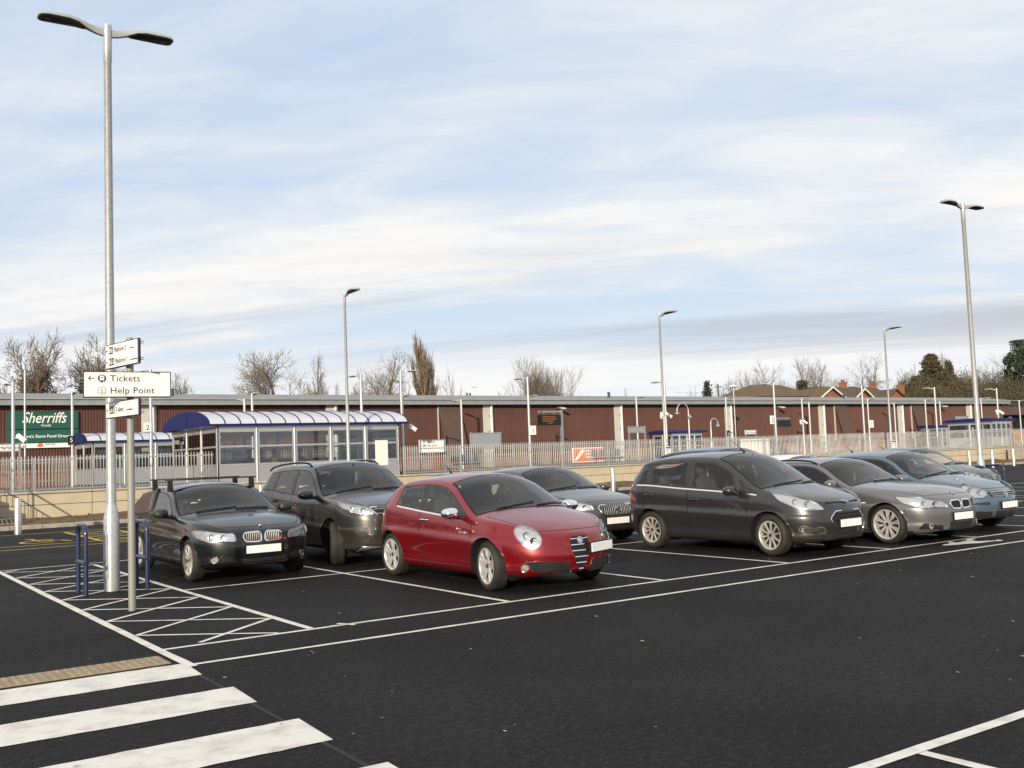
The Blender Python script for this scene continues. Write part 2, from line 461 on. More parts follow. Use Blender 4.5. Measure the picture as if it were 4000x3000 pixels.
# hatched island round the lamp column
def hatch(x0, x1, ya, yb, n0, st=1.225, w=.055):
    ks = range(0, 12)
    for k in ks:
        yl = n0+st*k
        for d in (-1, 1):
            y2 = yl+d*st
            p = [(x0, yl), (x1, y2)]
            if yl > yb+.1: continue
            if y2 > yb: t = (yb-yl)/(y2-yl); p[1] = (x0+(x1-x0)*t, yb)
            if y2 < ya: t = (ya-yl)/(y2-yl); p[1] = (x0+(x1-x0)*t, ya)
            stripe(*p[0], *p[1], w, 'hatch_line', z=PZ+.001+.001*(d > 0))
    stripe(x0+(x1-x0)*.25, ya+.06, x1, ya+.95, w, 'hatch_line', z=PZ+.0015)
hatch(-1.44, -.05, .05, 9.8, 1.02)
hatch(21.65, 23.95, .05, 9.6, 1.0)
# zebra crossing
for (y0, y1) in ((-.80, -1.38), (-2.0, -2.60), (-3.24, -3.86), (-4.48, -5.10)):
    m = MB(); n = 26; x1 = -1.52; x0 = -4.6; vs_ = []
    for i in range(n+1):
        x = x1+(x0-x1)*i/n; vs_ += [(x, y0+random.uniform(-.008, .008), PZ), (x, y1+random.uniform(-.008, .008), PZ)]
    vs_[0] = (x1+.02, y0, PZ); vs_[1] = (x1-.02, y1, PZ)
    m.add(vs_, [(2*i, 2*i+1, 2*i+3, 2*i+2) for i in range(n)]); m.build('zebra_stripe', M['white_paint_line'], car_park)
# buff blister paving at the crossing: 0.4 m slabs
tm = MB(); tm.cbox(0, 0, .010, .3985, .3985, .02, .002)
for i in range(6):
    for j in range(6):
        tm.lathe([(.022, .019), (.017, .0235), (.007, .025)], 8, o=(-.1665+.0667*i, -.1665+.0667*j, 0))
tme = tm.mesh('tactile_slab', M['tactile'], smooth=40)
for i in range(8):
    link('tactile_slab', tme, car_park, (-1.79-.4*i, -.50, -.012))
    if i > 3: pass
# yellow disabled-bay box by the kerb
for seg in (((-6, 21.25), (12, 21.0)), ((1.64, 20.8), (1.55, 15.9)), ((-4, 16.3), (9, 15.9)), ((-4, 15.2), (9, 14.8)), ((2.9, 20.9), (2.8, 15.9))):
    stripe(*seg[0], *seg[1], .09, 'yellow_line', 'yellow_paint_line')
for k in range(6): stripe(1.64, 20.4-k*.85, 2.82, 19.55-k*.85 if k < 5 else 15.95, .07, 'yellow_line', 'yellow_paint_line', PZ+.001); stripe(2.84, 20.4-k*.85, 1.62, 19.55-k*.85, .07, 'yellow_line', 'yellow_paint_line', PZ+.002)
ring = [(.40+math.cos(a)*.42, 16.9+math.sin(a)*.42) for a in np.linspace(0, 2*PI, 22)]
for a, b in zip(ring[:-1], ring[1:]): pass
m = MB(); m.add([(.40+math.cos(a)*r, 17.3+math.sin(a)*r*1.1, PZ+.003) for r in (.36, .45) for a in np.linspace(.6, 5.4, 20)], [(i, i+1, 21+i, 20+i) for i in range(19)]); m.build('wheelchair_symbol', M['yellow_paint_line'], car_park)
for seg in (((.45, 17.5), (.40, 18.35)), ((.42, 18.0), (.85, 17.95)), ((.45, 17.5), (.9, 17.45)), ((.9, 17.5), (1.05, 16.9))): stripe(*seg[0], *seg[1], .10, 'wheelchair_symbol', 'yellow_paint_line', PZ+.003)
m = MB(); m.add([(.38+math.cos(a)*.11, 18.55+math.sin(a)*.11, PZ+.003) for a in np.linspace(0, 2*PI, 14, endpoint=False)], [tuple(range(14))]); m.build('wheelchair_symbol', M['yellow_paint_line'], car_park)
# walking-figure sign painted on the walkway
fig = [(330, 1575), (352, 1562), (440, 1550), (446, 1535), (418, 1516), (432, 1508), (500, 1518), (560, 1530), (625, 1520), (690, 1503), (742, 1492), (722, 1478), (700, 1470), (790, 1468), (885, 1470), (845, 1484), (818, 1500), (930, 1510), (1060, 1502), (1195, 1498), (1225, 1485), (1290, 1488), (1320, 1496), (1290, 1504), (1190, 1507), (1040, 1525), (960, 1538), (760, 1548), (640, 1560), (520, 1570), (400, 1578)]
m = MB(); P_ = [onZ(3600+u*.2411, 1750+v*.2411, PZ+.001) for u, v in fig]; m.add(P_, [tuple(range(len(P_)))]); m.build('walkway_symbol', M['white_paint_line'], car_park)
# resurfacing seam running on from the crossing, and dead leaves blown about
mat('seam_tar', (.018, .019, .016), .85, col2=(.008, .008, .008), nscale=12)
stripe(-1.55, -.95, -1.68, -7.5, .035, 'surface_seam', 'seam_tar', .002)
mat('dead_leaf', (.33, .24, .12), .8, col2=(.42, .36, .26), nscale=2); lf = MB()
for k in range(260):
    x, y = random.uniform(-4, 22), random.uniform(-7, 12); s_ = random.uniform(.008, .024); a_ = random.uniform(0, 6.3); ca, sa = math.cos(a_)*s_, math.sin(a_)*s_; z_ = .008
    lf.add([(x-ca, y-sa, z_), (x+sa*.5, y-ca*.5, z_+s_*.2), (x+ca, y+sa, z_+s_*.15), (x-sa*.5, y+ca*.5, z_+.001)], [(0, 1, 2, 3)])
tag(lf.build('leaf_litter', M['dead_leaf']), 'tiny dry leaf scraps scattered over the asphalt', None, None, 'stuff')
# small paint blot where a setting-out mark crosses the lane line
stripe(.33, .12, .42, -.10, .05, 'paint_mark', z=PZ+.002); stripe(.20, .02, .62, -.01, .03, 'paint_mark', z=PZ+.003)

# ---- kerb of single stones
kerb = thing('kerb', 'pale concrete kerb stones along the edge of the car park', 'kerb', (0, 0, 0)); kerb['kind'] = 'structure'; del kerb['category']
km = MB(); km.cbox(0, 0, .04, .905, .15, .16, .012); kme = km.mesh('kerb_stone', M['kerb_concrete'])
for i in range(100): link('kerb_stone', kme, kerb, (-8+.915*i, 23.97, random.uniform(-.004, .004)))
# ---- bare soil verge
nx, ny = 170, 8; vs_ = []; fs_ = []
for i in range(nx+1):
    for j in range(ny+1):
        x = -14+100*i/nx; y = 24.04+3.1*j/ny; e = 0 if j == 0 else 1
        z = .07+.16*(j/ny)+e*(.05*math.sin(x*1.7+j)+.05*math.sin(x*.53+2*j)+random.uniform(-.03, .03)); vs_.append((x, y, z))
for i in range(nx):
    for j in range(ny): a = i*(ny+1)+j; fs_.append((a, a+1, a+ny+2, a+ny+1))
m = MB(); m.add(vs_, fs_); struct('soil_verge', m, M['soil'], 'brown bare soil strip between kerb and retaining wall', smooth=60)
m = MB()
for k in range(300):
    x, y = random.uniform(-2, 70), random.uniform(24.2, 26.9); s = random.uniform(.02, .06)
    m.cbox(x, y, .12+.16*(y-24)/3+random.uniform(0, .02), s*1.5, s, s*.8, s*.3)
o = m.build('soil_clods', M['soil'], None); tag(o, 'scattered clods of earth on the soil strip', None, None, 'stuff')
# ---- retaining wall of stacked concrete blocks
WY = 27.0
wall = thing('retaining_wall', 'cream concrete block retaining wall below the platform fence', 'wall', (0, WY, 0))
bm_ = {}
for row, (z0, z1) in enumerate(((-.1, .615), (.630, 1.0))):
    b = MB(); b.cbox(0, .12, (z0+z1)/2, 1.985, .24, z1-z0, .012); bm_[row] = b.mesh('concrete_block', M['wall_concrete'])
for i in range(44):
    for row in (0, 1): link('concrete_block', bm_[row], wall, (-9.3+2.0*i+(0.0 if row else .0), random.uniform(-.004, .004), 0))
b = MB(); b.box(-10.3, 78.5, .03, .25, -.1, .995); b.build('backing', M['gap_black'], wall)
cm = MB(); cm.cbox(0, .10, 1.035, 1.99, .34, .065, .01); cme = cm.mesh('coping_stone', M['coping'])
for i in range(44): link('coping_stone', cme, wall, (-9.3+2.0*i, 0, 0))
# ---- platforms and railway
m = MB(); m.box(-40, 150, 27.25, 33.6, -.05, 1.0); m.box(-40, 150, 33.3, 33.75, .96, 1.03); struct('near_platform', m, M['platform_top'])
m = MB(); m.box(-40, 150, 38.6, 45.3, -.05, 1.0); m.box(-40, 150, 38.45, 38.9, .96, 1.03); struct('far_platform', m, M['platform_top'])
m = MB(); m.box(-40, 150, 33.8, 38.4, -.05, .12); struct('track_bed', m, M['ballast'])
tr = thing('railway_track', 'pair of steel rails on ballast between the two platforms', 'railway track', (0, 36.1, .12))
for y in (-.72, .72):
    b = MB(); b.prism([(-.07, 0), (.07, 0), (.02, .03), (.02, .10), (.035, .115), (.035, .15), (-.035, .15), (-.035, .115), (-.02, .10), (-.02, .03)], -40, 150, 'x'); b.xform(Matrix.Translation((0, y, 0))); b.build('rail', M['rail_steel'], tr)
# ------------------------------------------------------------------ cars
def pch(pts):
    x = np.array([p[0] for p in pts], float); y = np.array([p[1] for p in pts], float)
    h = np.diff(x); d = np.diff(y) / h; m = np.zeros(len(x))
    for i in range(1, len(x)-1):
        if d[i-1]*d[i] > 0:
            w1, w2 = 2*h[i]+h[i-1], h[i]+2*h[i-1]; m[i] = (w1+w2)/(w1/d[i-1]+w2/d[i])
    m[0], m[-1] = d[0], d[-1]
    def f(q):
        q = np.clip(np.asarray(q, float), x[0], x[-1]); i = np.clip(np.searchsorted(x, q)-1, 0, len(h)-1)
        t = (q-x[i])/h[i]
        return (2*t**3-3*t*t+1)*y[i]+(t**3-2*t*t+t)*h[i]*m[i]+(-2*t**3+3*t*t)*y[i+1]+(t**3-t*t)*h[i]*m[i+1]
    return f
def sstep(t): t = np.clip(t, 0, 1); return t*t*(3-2*t)
def round_poly(poly, r=0.03, n=4):
    out = []; k = len(poly)
    for i in range(k):
        p0, p, p1 = (np.array(poly[(i+j) % k], float) for j in (-1, 0, 1))
        a, b = p0-p, p1-p; la, lb = np.linalg.norm(a), np.linalg.norm(b)
        if la < 1e-6 or lb < 1e-6: continue
        q = min(r, la*.45, lb*.45); A = p+a/la*q; B = p+b/lb*q
        for t in np.linspace(0, 1, n): out.append(tuple((1-t)**2*A+2*t*(1-t)*p+t*t*B))
    return out
def smooth_poly(poly, n=6):
    """closed Catmull-Rom through the points"""
    P = [np.array(p, float) for p in poly]; k = len(P); out = []
    for i in range(k):
        a, b, c, d = P[i-1], P[i], P[(i+1) % k], P[(i+2) % k]
        for t in np.arange(n)/n:
            out.append(tuple(.5*((2*b)+(c-a)*t+(2*a-5*b+4*c-d)*t*t+(3*b-a-3*c+d)*t**3)))
    return out
def inside(px, py, poly):
    px = np.asarray(px); r = np.zeros(px.shape, bool); n = len(poly)
    for i in range(n):
        x0, y0 = poly[i]; x1, y1 = poly[(i+1) % n]
        c = ((y0 > py) != (y1 > py))
        with np.errstate(divide='ignore', invalid='ignore'):
            xi = (x1-x0)*(py-y0)/((y1-y0) if y1 != y0 else 1e-12)+x0
        r ^= c & (px < xi)
    return r
def offset_poly(poly, d):
    """inwards by d"""
    P = np.array(poly, float); n = len(P)
    area = .5*np.sum(P[:, 0]*np.roll(P[:, 1], -1)-np.roll(P[:, 0], -1)*P[:, 1]); s = 1 if area > 0 else -1
    e = np.roll(P, -1, 0)-P; e /= (np.linalg.norm(e, axis=1)[:, None]+1e-9)
    nn = np.stack([-e[:, 1], e[:, 0]], 1)*s; m = nn+np.roll(nn, 1, 0); m /= (np.linalg.norm(m, axis=1)[:, None]+1e-9)
    return [tuple(q) for q in P+m*d]
def proj_frame(kind):
    if kind == 'side': return Vector((0, -1, 0)), Vector((1, 0, 0)), Vector((0, 0, 1))
    if kind == 'front': return Vector((-1, 0, 0)), Vector((0, 1, 0)), Vector((0, 0, 1))
    if kind == 'rear': return Vector((1, 0, 0)), Vector((0, 1, 0)), Vector((0, 0, 1))
    if kind == 'top': return Vector((0, 0, -1)), Vector((1, 0, 0)), Vector((0, 1, 0))
    a = R(kind); return Vector((-math.cos(a), -math.sin(a), 0)), Vector((-math.sin(a), math.cos(a), 0)), Vector((0, 0, 1))

class Car:
    def __init__(c, S):
        c.S = S; L2 = S['L']/2; c.xf, c.xr = L2, -L2
        c.zc, c.ze, c.zs, c.zb = (pch(S[k]) for k in ('zc', 'ze', 'zs', 'zb'))
        c.setF, c.setR = pch(S['nose']), pch(S['tail'])
        c.sec = pch(S.get('sec', [(0, .90), (.10, .955), (.3, .98), (.6, 1.0), (.86, .992), (1, .965)]))
        c.grid()
    def Wx(c, x):
        S = c.S; W = S['W']; ef, er = S.get('ef', .75), S.get('er', .7); pf, pr = S.get('pf', 2.7), S.get('pr', 3.2)
        x = np.asarray(x, float)
        sf = np.clip((x-(c.xf-ef))/ef, 0, .9992); sr = np.clip(((c.xr+er)-x)/er, 0, .9992)
        return W*(1-sf**pf)**(1/pf)*(1-sr**pr)**(1/pr)
    def side(c, x, z):
        S = c.S; W = c.Wx(x); zs, zb = c.zs(x), c.zb(x)
        h = np.clip((z-zb)/np.maximum(zs-zb, .05), 0, 1); y = W*c.sec(h)
        up = np.maximum(z-zs, 0)
        y = y-up*S.get('tumble', .30)*(W/S['W'])-S.get('curv', .16)*up**2*(W/S['W'])
        for xw in (S['fa'], S['ra']):
            y = y+S.get('flare', .018)*np.exp(-((x-xw)/.42)**2)*np.exp(-((z-.5)/.25)**2)*(W/S['W'])
        for (z0, wd, amp, slope) in S.get('crease', [(.66, .014, .010, .03), (.33, .02, .008, .0)]):
            zz = z0-slope*x
            y = y+amp*np.tanh((z-zz)/wd)*-1*np.exp(-((z-zz)/.18)**2)*(W/S['W'])
        return y
    def grid(c):
        S = c.S; ef, er = S.get('ef', .75), S.get('er', .7)
        th = np.linspace(0, 88.2, 26)
        xa = (c.xr+er)-er*np.sin(np.radians(th[::-1])); xm = np.arange(c.xr+er, c.xf-ef, .036)[1:-1]; xb = (c.xf-ef)+ef*np.sin(np.radians(th))
        X = np.concatenate([xa, xm, xb]); n1, n2, nb = 30, 20, 5
        rows = []
        for x in X:
            sf = np.clip((x-(c.xf-ef))/ef, 0, 1); sr = np.clip(((c.xr+er)-x)/er, 0, 1)
            rf = S.get('rnose', .07)*(1-math.sqrt(max(1-sf**4, 0)))+S.get('rtail', .05)*(1-math.sqrt(max(1-sr**4, 0)))
            zb = float(c.zb(x))+rf; ze = max(float(c.ze(x))-rf, zb+.1); zc = max(float(c.zc(x))-rf*1.0, ze+.004)
            Z = zb+.05+(ze-zb-.05)*np.linspace(0, 1, n1)
            Y = c.side(x, Z)
            y0 = float(c.side(x, zb+.05)); ye = Y[-1]
            bot = [(t*y0*.93, zb) for t in np.linspace(0, 1, nb)]
            t = np.linspace(0, 1, n2+1)[1:]; yy = ye*(1-t**1.25); pw = S.get('pw', 2.3)
            top = [(y, ze+(zc-ze)*(1-(y/max(ye, 1e-4))**pw)) for y in yy]
            P = np.array(bot+list(zip(Y, Z))+top)
            k = nb+n1-1
            for _ in range(S.get('csm', 3)):
                Q = P.copy()
                for j in range(k-3, k+4): Q[j] = .25*P[j-1]+.5*P[j]+.25*P[j+1]
                P = Q
            rows.append(P)
        A = np.array(rows); nx, ns = A.shape[:2]
        V = np.zeros((nx, ns, 3)); V[:, :, 0] = X[:, None]; V[:, :, 1] = A[:, :, 0]; V[:, :, 2] = A[:, :, 1]
        bl = sstep((V[:, :, 0]-(c.xf-S.get('nb', 1.0)))/S.get('nb', 1.0)); br = sstep(((c.xr+S.get('tb', 1.3))-V[:, :, 0])/S.get('tb', 1.3))
        V[:, :, 0] += -c.setF(V[:, :, 2])*bl+c.setR(V[:, :, 2])*br
        # wheel arches: drop what lies inside, pull the rim of the hole onto the circle
        Ra = S['Rw']+S.get('gap', .05)
        inn = np.zeros((nx, ns), bool); near = np.full((nx, ns), -1)
        for wi, xw in enumerate((S['fa'], S['ra'])):
            d = np.hypot(V[:, :, 0]-xw, V[:, :, 2]-S['Rw']); m = (d < Ra) & (V[:, :, 1] > S['W']*.5)
            inn |= m; near[m] = wi
        c.ns, c.nx = ns, nx
        full = np.concatenate([V, V[:, ns-2:0:-1] * np.array([1, -1, 1])], 1); nr = full.shape[1]
        fin = np.concatenate([inn, inn[:, ns-2:0:-1]], 1); fnear = np.concatenate([near, near[:, ns-2:0:-1]], 1)
        idx = np.arange(nx*nr).reshape(nx, nr)
        a = idx[:-1]; b = idx[1:]
        F = np.stack([a, np.roll(a, -1, 1), np.roll(b, -1, 1), b], -1).reshape(-1, 4)
        fi = fin.reshape(-1); keep = ~fi[F].all(1)
        Vf = full.reshape(-1, 3).copy(); fn = fnear.reshape(-1)
        used = np.zeros(len(Vf), bool); used[F[keep].reshape(-1)] = True
        for wi, xw in enumerate((S['fa'], S['ra'])):
            s = np.where(used & fi & (fn == wi))[0]
            dx, dz = Vf[s, 0]-xw, Vf[s, 2]-S['Rw']; d = np.hypot(dx, dz)+1e-6
            low = Vf[s, 2] < .30
            k = np.where(low & (np.abs(dx) > .02), np.sqrt(np.maximum(Ra**2-dz**2, 0))/np.maximum(np.abs(dx), .02), Ra/d)
            Vf[s, 0] = xw+dx*k; Vf[s, 2] = np.where(low, Vf[s, 2], S['Rw']+dz*Ra/d)
        c.V = Vf; c.F = F[keep]
        caps = []
        for i in (0, nx-1):
            for j in range(ns-1):
                l1, l2 = idx[i, j], idx[i, j+1]; r1, r2 = idx[i, (nr-j) % nr], idx[i, (nr-j-1) % nr]
                if len({l1, l2, r1, r2}) == 4: caps.append((l1, l2, r2, r1))
                elif len({l1, l2, r1, r2}) == 3: caps.append((l1, l2, l2, r2) if l1 == r1 else (l1, l2, r1, r1))
        c.F = np.concatenate([c.F, np.array(caps)])
        fl = []
        for f in c.F.tolist():
            g = []
            for v in f:
                if v not in g: g.append(v)
            fl.append(tuple(g))
        c.faces = fl
        c.bvh = BVHTree.FromPolygons([tuple(v) for v in Vf.tolist()], fl)
        me = bpy.data.meshes.new('t'); me.from_pydata(Vf.tolist(), [], fl); me.update()
        bm = bmesh.new(); bm.from_mesh(me); bmesh.ops.recalc_face_normals(bm, faces=bm.faces); bm.to_mesh(me); bm.free()
        nv = np.zeros(len(me.vertices)*3); me.vertex_normals.foreach_get('vector', nv); c.N = nv.reshape(-1, 3)
        fcs = np.zeros(len(me.polygons)*3); me.polygons.foreach_get('center', fcs); c.fc = fcs.reshape(-1, 3)
        fno = np.zeros(len(me.polygons)*3); me.polygons.foreach_get('normal', fno); c.fn = fno.reshape(-1, 3)
        c.faces = [tuple(p.vertices) for p in me.polygons]
        bpy.data.meshes.remove(me)
        c.alive = np.ones(len(c.faces), bool)
    def cut(c, sel, name, mat_, parent):
        """moves the selected faces of the shell into a part of their own, keeping the shell's normals"""
        sel = np.where(sel & c.alive)[0]
        if len(sel) == 0: return None
        c.alive[sel] = False
        fs = [c.faces[i] for i in sel]; ids = sorted({v for f in fs for v in f}); mp = {v: i for i, v in enumerate(ids)}
        me = bpy.data.meshes.new(name); me.from_pydata([tuple(c.V[v]) for v in ids], [], [tuple(mp[v] for v in f) for f in fs])
        me.materials.append(mat_); me.polygons.foreach_set('use_smooth', [True]*len(fs))
        me.normals_split_custom_set_from_vertices([tuple(c.N[v]) for v in ids]); me.update()
        return link(name, me, parent)
    def cast(c, kind, u, v, sgn=1):
        d, U, Vv = proj_frame(kind)
        d = d.copy(); U = U.copy()
        o = U*u+Vv*v-d*6
        if sgn < 0: o.y *= -1; d.y *= -1
        h, n, i, di = c.bvh.ray_cast(o, d)
        if h is None: return None
        if n.dot(d) > 0: n = -n
        return h, n
    def patch(c, kind, poly, off, name, mat_, parent, sgn=1, hole=None, res=.035, skirt=.0, smooth=True, lift=None):
        pts = [tuple(p) for p in poly]; n = len(pts); edges = [(i, (i+1) % n) for i in range(n)]
        hp = []
        if hole is not None:
            hp = [tuple(p) for p in hole]; edges += [(n+i, n+(i+1) % len(hp)) for i in range(len(hp))]
        allp = pts+hp
        us = [p[0] for p in pts]; vs_ = [p[1] for p in pts]
        gx, gy = np.meshgrid(np.arange(min(us)+res*.5, max(us), res), np.arange(min(vs_)+res*.5, max(vs_), res))
        gx, gy = gx.ravel(), gy.ravel()
        if len(gx):
            k = inside(gx, gy, offset_poly(pts, res*.3))
            if hp: k &= ~inside(gx, gy, offset_poly(hp, -res*.3))
            allp = allp+list(zip(gx[k].tolist(), gy[k].tolist()))
        ov, oe, of, _, _, _ = delaunay_2d_cdt([Vector(p) for p in allp], edges, [], 0, 1e-5)
        cx = np.array([[sum(ov[i][0] for i in f)/len(f), sum(ov[i][1] for i in f)/len(f)] for f in of])
        if len(cx) == 0: return None
        kp = inside(cx[:, 0], cx[:, 1], pts)
        if hp: kp &= ~inside(cx[:, 0], cx[:, 1], hp)
        P3 = []
        for p in ov:
            h = c.cast(kind, p[0], p[1], sgn)
            if h is None: P3.append(None); continue
            o_ = off if lift is None else off+lift(p[0], p[1])
            P3.append((h[0]+h[1]*o_, h[1]))
        fs = [tuple(f) for f, k in zip(of, kp) if k and all(P3[i] is not None for i in f)]
        if not fs: return None
        ids = sorted({i for f in fs for i in f}); mp = {v: i for i, v in enumerate(ids)}
        V = [P3[i][0] for i in ids]; F = [tuple(mp[i] for i in f) for f in fs]; NN = [P3[i][1] for i in ids]
        if skirt:
            cnt = {}
            for f in F:
                for i in range(len(f)):
                    e = (f[i], f[(i+1) % len(f)]); cnt[tuple(sorted(e))] = cnt.get(tuple(sorted(e)), 0)+1
            b0 = len(V); mp2 = {}
            for (i, j), q in cnt.items():
                if q != 1: continue
                for w in (i, j):
                    if w not in mp2: mp2[w] = len(V); V.append(V[w]-NN[w]*skirt)
                F.append((i, j, mp2[j], mp2[i]))
        me = bpy.data.meshes.new(name); me.from_pydata([tuple(v) for v in V], [], F); me.materials.append(mat_)
        bm = bmesh.new(); bm.from_mesh(me); bmesh.ops.recalc_face_normals(bm, faces=bm.faces)
        bm.faces.ensure_lookup_table()
        d = proj_frame(kind)[0].copy()
        if sgn < 0: d.y *= -1
        if sum(f.normal.dot(d)*f.calc_area() for f in bm.faces) > 0: bmesh.ops.reverse_faces(bm, faces=bm.faces)
        bm.to_mesh(me); bm.free()
        if smooth:
            me.polygons.foreach_set('use_smooth', [True]*len(me.polygons)); me.set_sharp_from_angle(angle=R(40))
        return link(name, me, parent)
    def ribbon(c, kind, line, width, off, mb, sgn=1, step=.03):
        pts = []
        for (a, b) in zip(line[:-1], line[1:]):
            n = max(1, int(math.hypot(b[0]-a[0], b[1]-a[1])/step))
            for i in range(n): pts.append((a[0]+(b[0]-a[0])*i/n, a[1]+(b[1]-a[1])*i/n))
        pts.append(line[-1])
        vs_ = []; ok = []
        hits = [c.cast(kind, u, v, sgn) for u, v in pts]; hits = [h for h in hits if h]
        for i, (h, n) in enumerate(hits):
            t = (hits[min(i+1, len(hits)-1)][0]-hits[max(i-1, 0)][0]).normalized(); s = n.cross(t).normalized()*width/2
            vs_ += [h+n*off-s, h+n*off+s]
        mb.add(vs_, [(2*i, 2*i+1, 2*i+3, 2*i+2) for i in range(len(hits)-1)])
        return hits
    def tubeline(c, kind, line, r, off, mb, sgn=1, step=.03, n=6):
        pts = []
        for (a, b) in zip(line[:-1], line[1:]):
            k = max(1, int(math.hypot(b[0]-a[0], b[1]-a[1])/step))
            for i in range(k): pts.append((a[0]+(b[0]-a[0])*i/k, a[1]+(b[1]-a[1])*i/k))
        pts.append(line[-1])
        hits = [c.cast(kind, u, v, sgn) for u, v in pts]
        mb.tube([h[0]+h[1]*off for h in hits if h], r, n)

def make_wheel(root, x, side, S, steer=0.0):
    """side: +1 left, -1 right"""
    Rw, tw = S['Rw'], S.get('tw', .205); rr = S.get('rim', Rw*.68)
    y = side*(S['W']-tw/2-S.get('inset', .015))
    o = MB(); h = tw/2
    o.lathe([(rr-.012, -h*.86), (rr+.01, -h*.98), (rr+.03, -h*1.02), ((rr+Rw)/2, -h*1.06), (Rw-.03, -h*.98), (Rw-.008, -h*.82), (Rw, -h*.6), (Rw, -h*.2), (Rw-.007, -h*.18), (Rw-.007, -h*.12), (Rw, -h*.1),
             (Rw, h*.1), (Rw-.007, h*.12), (Rw-.007, h*.18), (Rw, h*.2), (Rw, h*.6), (Rw-.008, h*.82), (Rw-.03, h*.98), ((rr+Rw)/2, h*1.06), (rr+.03, h*1.02), (rr+.01, h*.98), (rr-.012, h*.86)], 40, axis='y', caps=False)
    tyre = o.build('wheel', M['rubber'], root, smooth=35, loc=(x, y, Rw), rz=steer)
    q = MB(); f = side*h
    q.lathe([(rr+.006, f*.90), (rr+.004, f*.985), (rr-.012, f*.97), (rr-.022, f*.86), (rr-.03, f*.2), (rr-.035, -f*.8)], 40, axis='y', caps=False)
    q.lathe([(0, f*.78), (.03, f*.78), (.062, f*.74), (.07, f*.6), (.07, f*.2)], 16, axis='y')
    st = S.get('spokes', (10, .5))
    ns = st[0]; tw_ = st[1]; pairs = st[2] if len(st) > 2 else 0.0
    for k in range(ns):
        a0 = 2*PI*k/ns+.2
        for dl in ((-pairs, pairs) if pairs else (0,)):
            a = a0+dl; ai = a0+dl*.35
            pts = []
            for t, w, d in ((.05, .013*tw_*2, .76), (.35*rr, .0115*tw_*2, .80), (.7*rr, .0125*tw_*2, .86), (rr-.012, .019*tw_*2, .93)):
                an = ai+(a-ai)*min(1, t/rr*1.25)
                cxx, czz = math.cos(an)*t, math.sin(an)*t; px, pz = -math.sin(an)*w, math.cos(an)*w
                pts += [(cxx+px, f*(d-.16), czz+pz), (cxx+px*.7, f*d, czz+pz*.7), (cxx-px*.7, f*d, czz-pz*.7), (cxx-px, f*(d-.16), czz-pz)]
            q.add(pts, [(4*i+j, 4*i+(j+1) % 4, 4*i+4+(j+1) % 4, 4*i+4+j) for i in range(3) for j in range(4)])
    q.build('rim', M[S.get('rimmat', 'alloy')], tyre, smooth=30)
    d = MB(); d.lathe([(0, f*.25), (rr-.03, f*.25), (rr-.032, f*.2)], 32, axis='y'); d.lathe([(.0, f*.42), (rr*.62, f*.42), (rr*.62, f*.3)], 28, axis='y')
    d.build('brake_disc', M['wheel_dark'], tyre, smooth=30)
    cap = MB(); cap.lathe([(0, f*.80), (.026, f*.80), (.03, f*.78)], 14, axis='y'); cap.build('hub_cap', M['lamp_dark'], tyre, smooth=30)
    return tyre

def roundel(kind, root, h, n, size):
    """maker's badge lying on the surface at h with normal n"""
    n = n.normalized(); q = n.to_track_quat('Z', 'Y').to_matrix().to_4x4()
    up = Vector((0, 0, 1)); zx = up.cross(n).normalized(); zy = n.cross(zx)
    B = Matrix(((zx.x, zy.x, n.x, h.x), (zx.y, zy.y, n.y, h.y), (zx.z, zy.z, n.z, h.z), (0, 0, 0, 1)))
    mb = MB(); m2 = [M['chrome'], M['badge_blue'], M['badge_white'], M['tail_red'], M['gap_black']]
    def disc(r, z0, z1, sx=1.0, a0=0, a1=2*PI, nseg=28, mi=0):
        mb.cur = mi; full = abs(a1-a0-2*PI) < 1e-6
        ring = [(math.cos(a)*r*sx, math.sin(a)*r) for a in np.linspace(a0, a1, nseg, endpoint=not full)]
        if not full: ring = [(0, 0)]+ring
        mb.prism(ring, z0, z1, 'z')
    s = size/2
    if kind == 'quartered':
        disc(s, 0, .006, mi=0); disc(s*.93, 0, .0075, mi=4)
        for k in range(4): disc(s*.6, 0, .009, a0=k*PI/2, a1=(k+1)*PI/2, nseg=8, mi=1 if k % 2 else 2)
    elif kind == 'oval':
        disc(s, 0, .006, sx=2.3, mi=0); disc(s*.86, 0, .008, sx=2.4, mi=1)
    elif kind == 'cross':
        disc(s, 0, .006, mi=0); disc(s*.85, 0, .008, mi=1)
        mb.cur = 2; mb.prism([(math.cos(a)*s*.6, math.sin(a)*s*.6) for a in np.linspace(PI/2, 3*PI/2, 14)], 0, .010, 'z')
        mb.cur = 3; mb.box(-s*.5, -s*.05, -s*.09, s*.09, 0, .0115); mb.box(-s*.36, -s*.2, -s*.5, s*.5, 0, .0112)
        mb.cur = 0; mb.box(s*.15, s*.4, -s*.45, s*.45, 0, .0105)
    elif kind == 'vw':
        disc(s, 0, .006, mi=0); disc(s*.86, 0, .008, mi=4); mb.cur = 0
        for pts in ([(-.42, .78), (0, .05), (.42, .78)], [(-.8, .35), (-.38, -.72), (0, 0), (.38, -.72), (.8, .35)]):
            for (a, b) in zip(pts[:-1], pts[1:]):
                a = np.array(a)*s; b = np.array(b)*s; t = (b-a)/np.linalg.norm(b-a); w = np.array([-t[1], t[0]])*s*.09
                mb.prism([tuple(a-w), tuple(b-w), tuple(b+w), tuple(a+w)], 0, .0105, 'z')
    elif kind == 'ring':
        mb.cur = 0; mb.tube([(math.cos(a)*s*.8, math.sin(a)*s*.8, .008) for a in np.linspace(0, 2*PI, 24, endpoint=False)], s*.16, 6, closed=True)
        mb.cur = 4; mb.box(-s*.78, s*.78, -s*.2, s*.2, .002, .012)
    mb.xform(B)
    return mb.build('badge', m2, root, smooth=30)

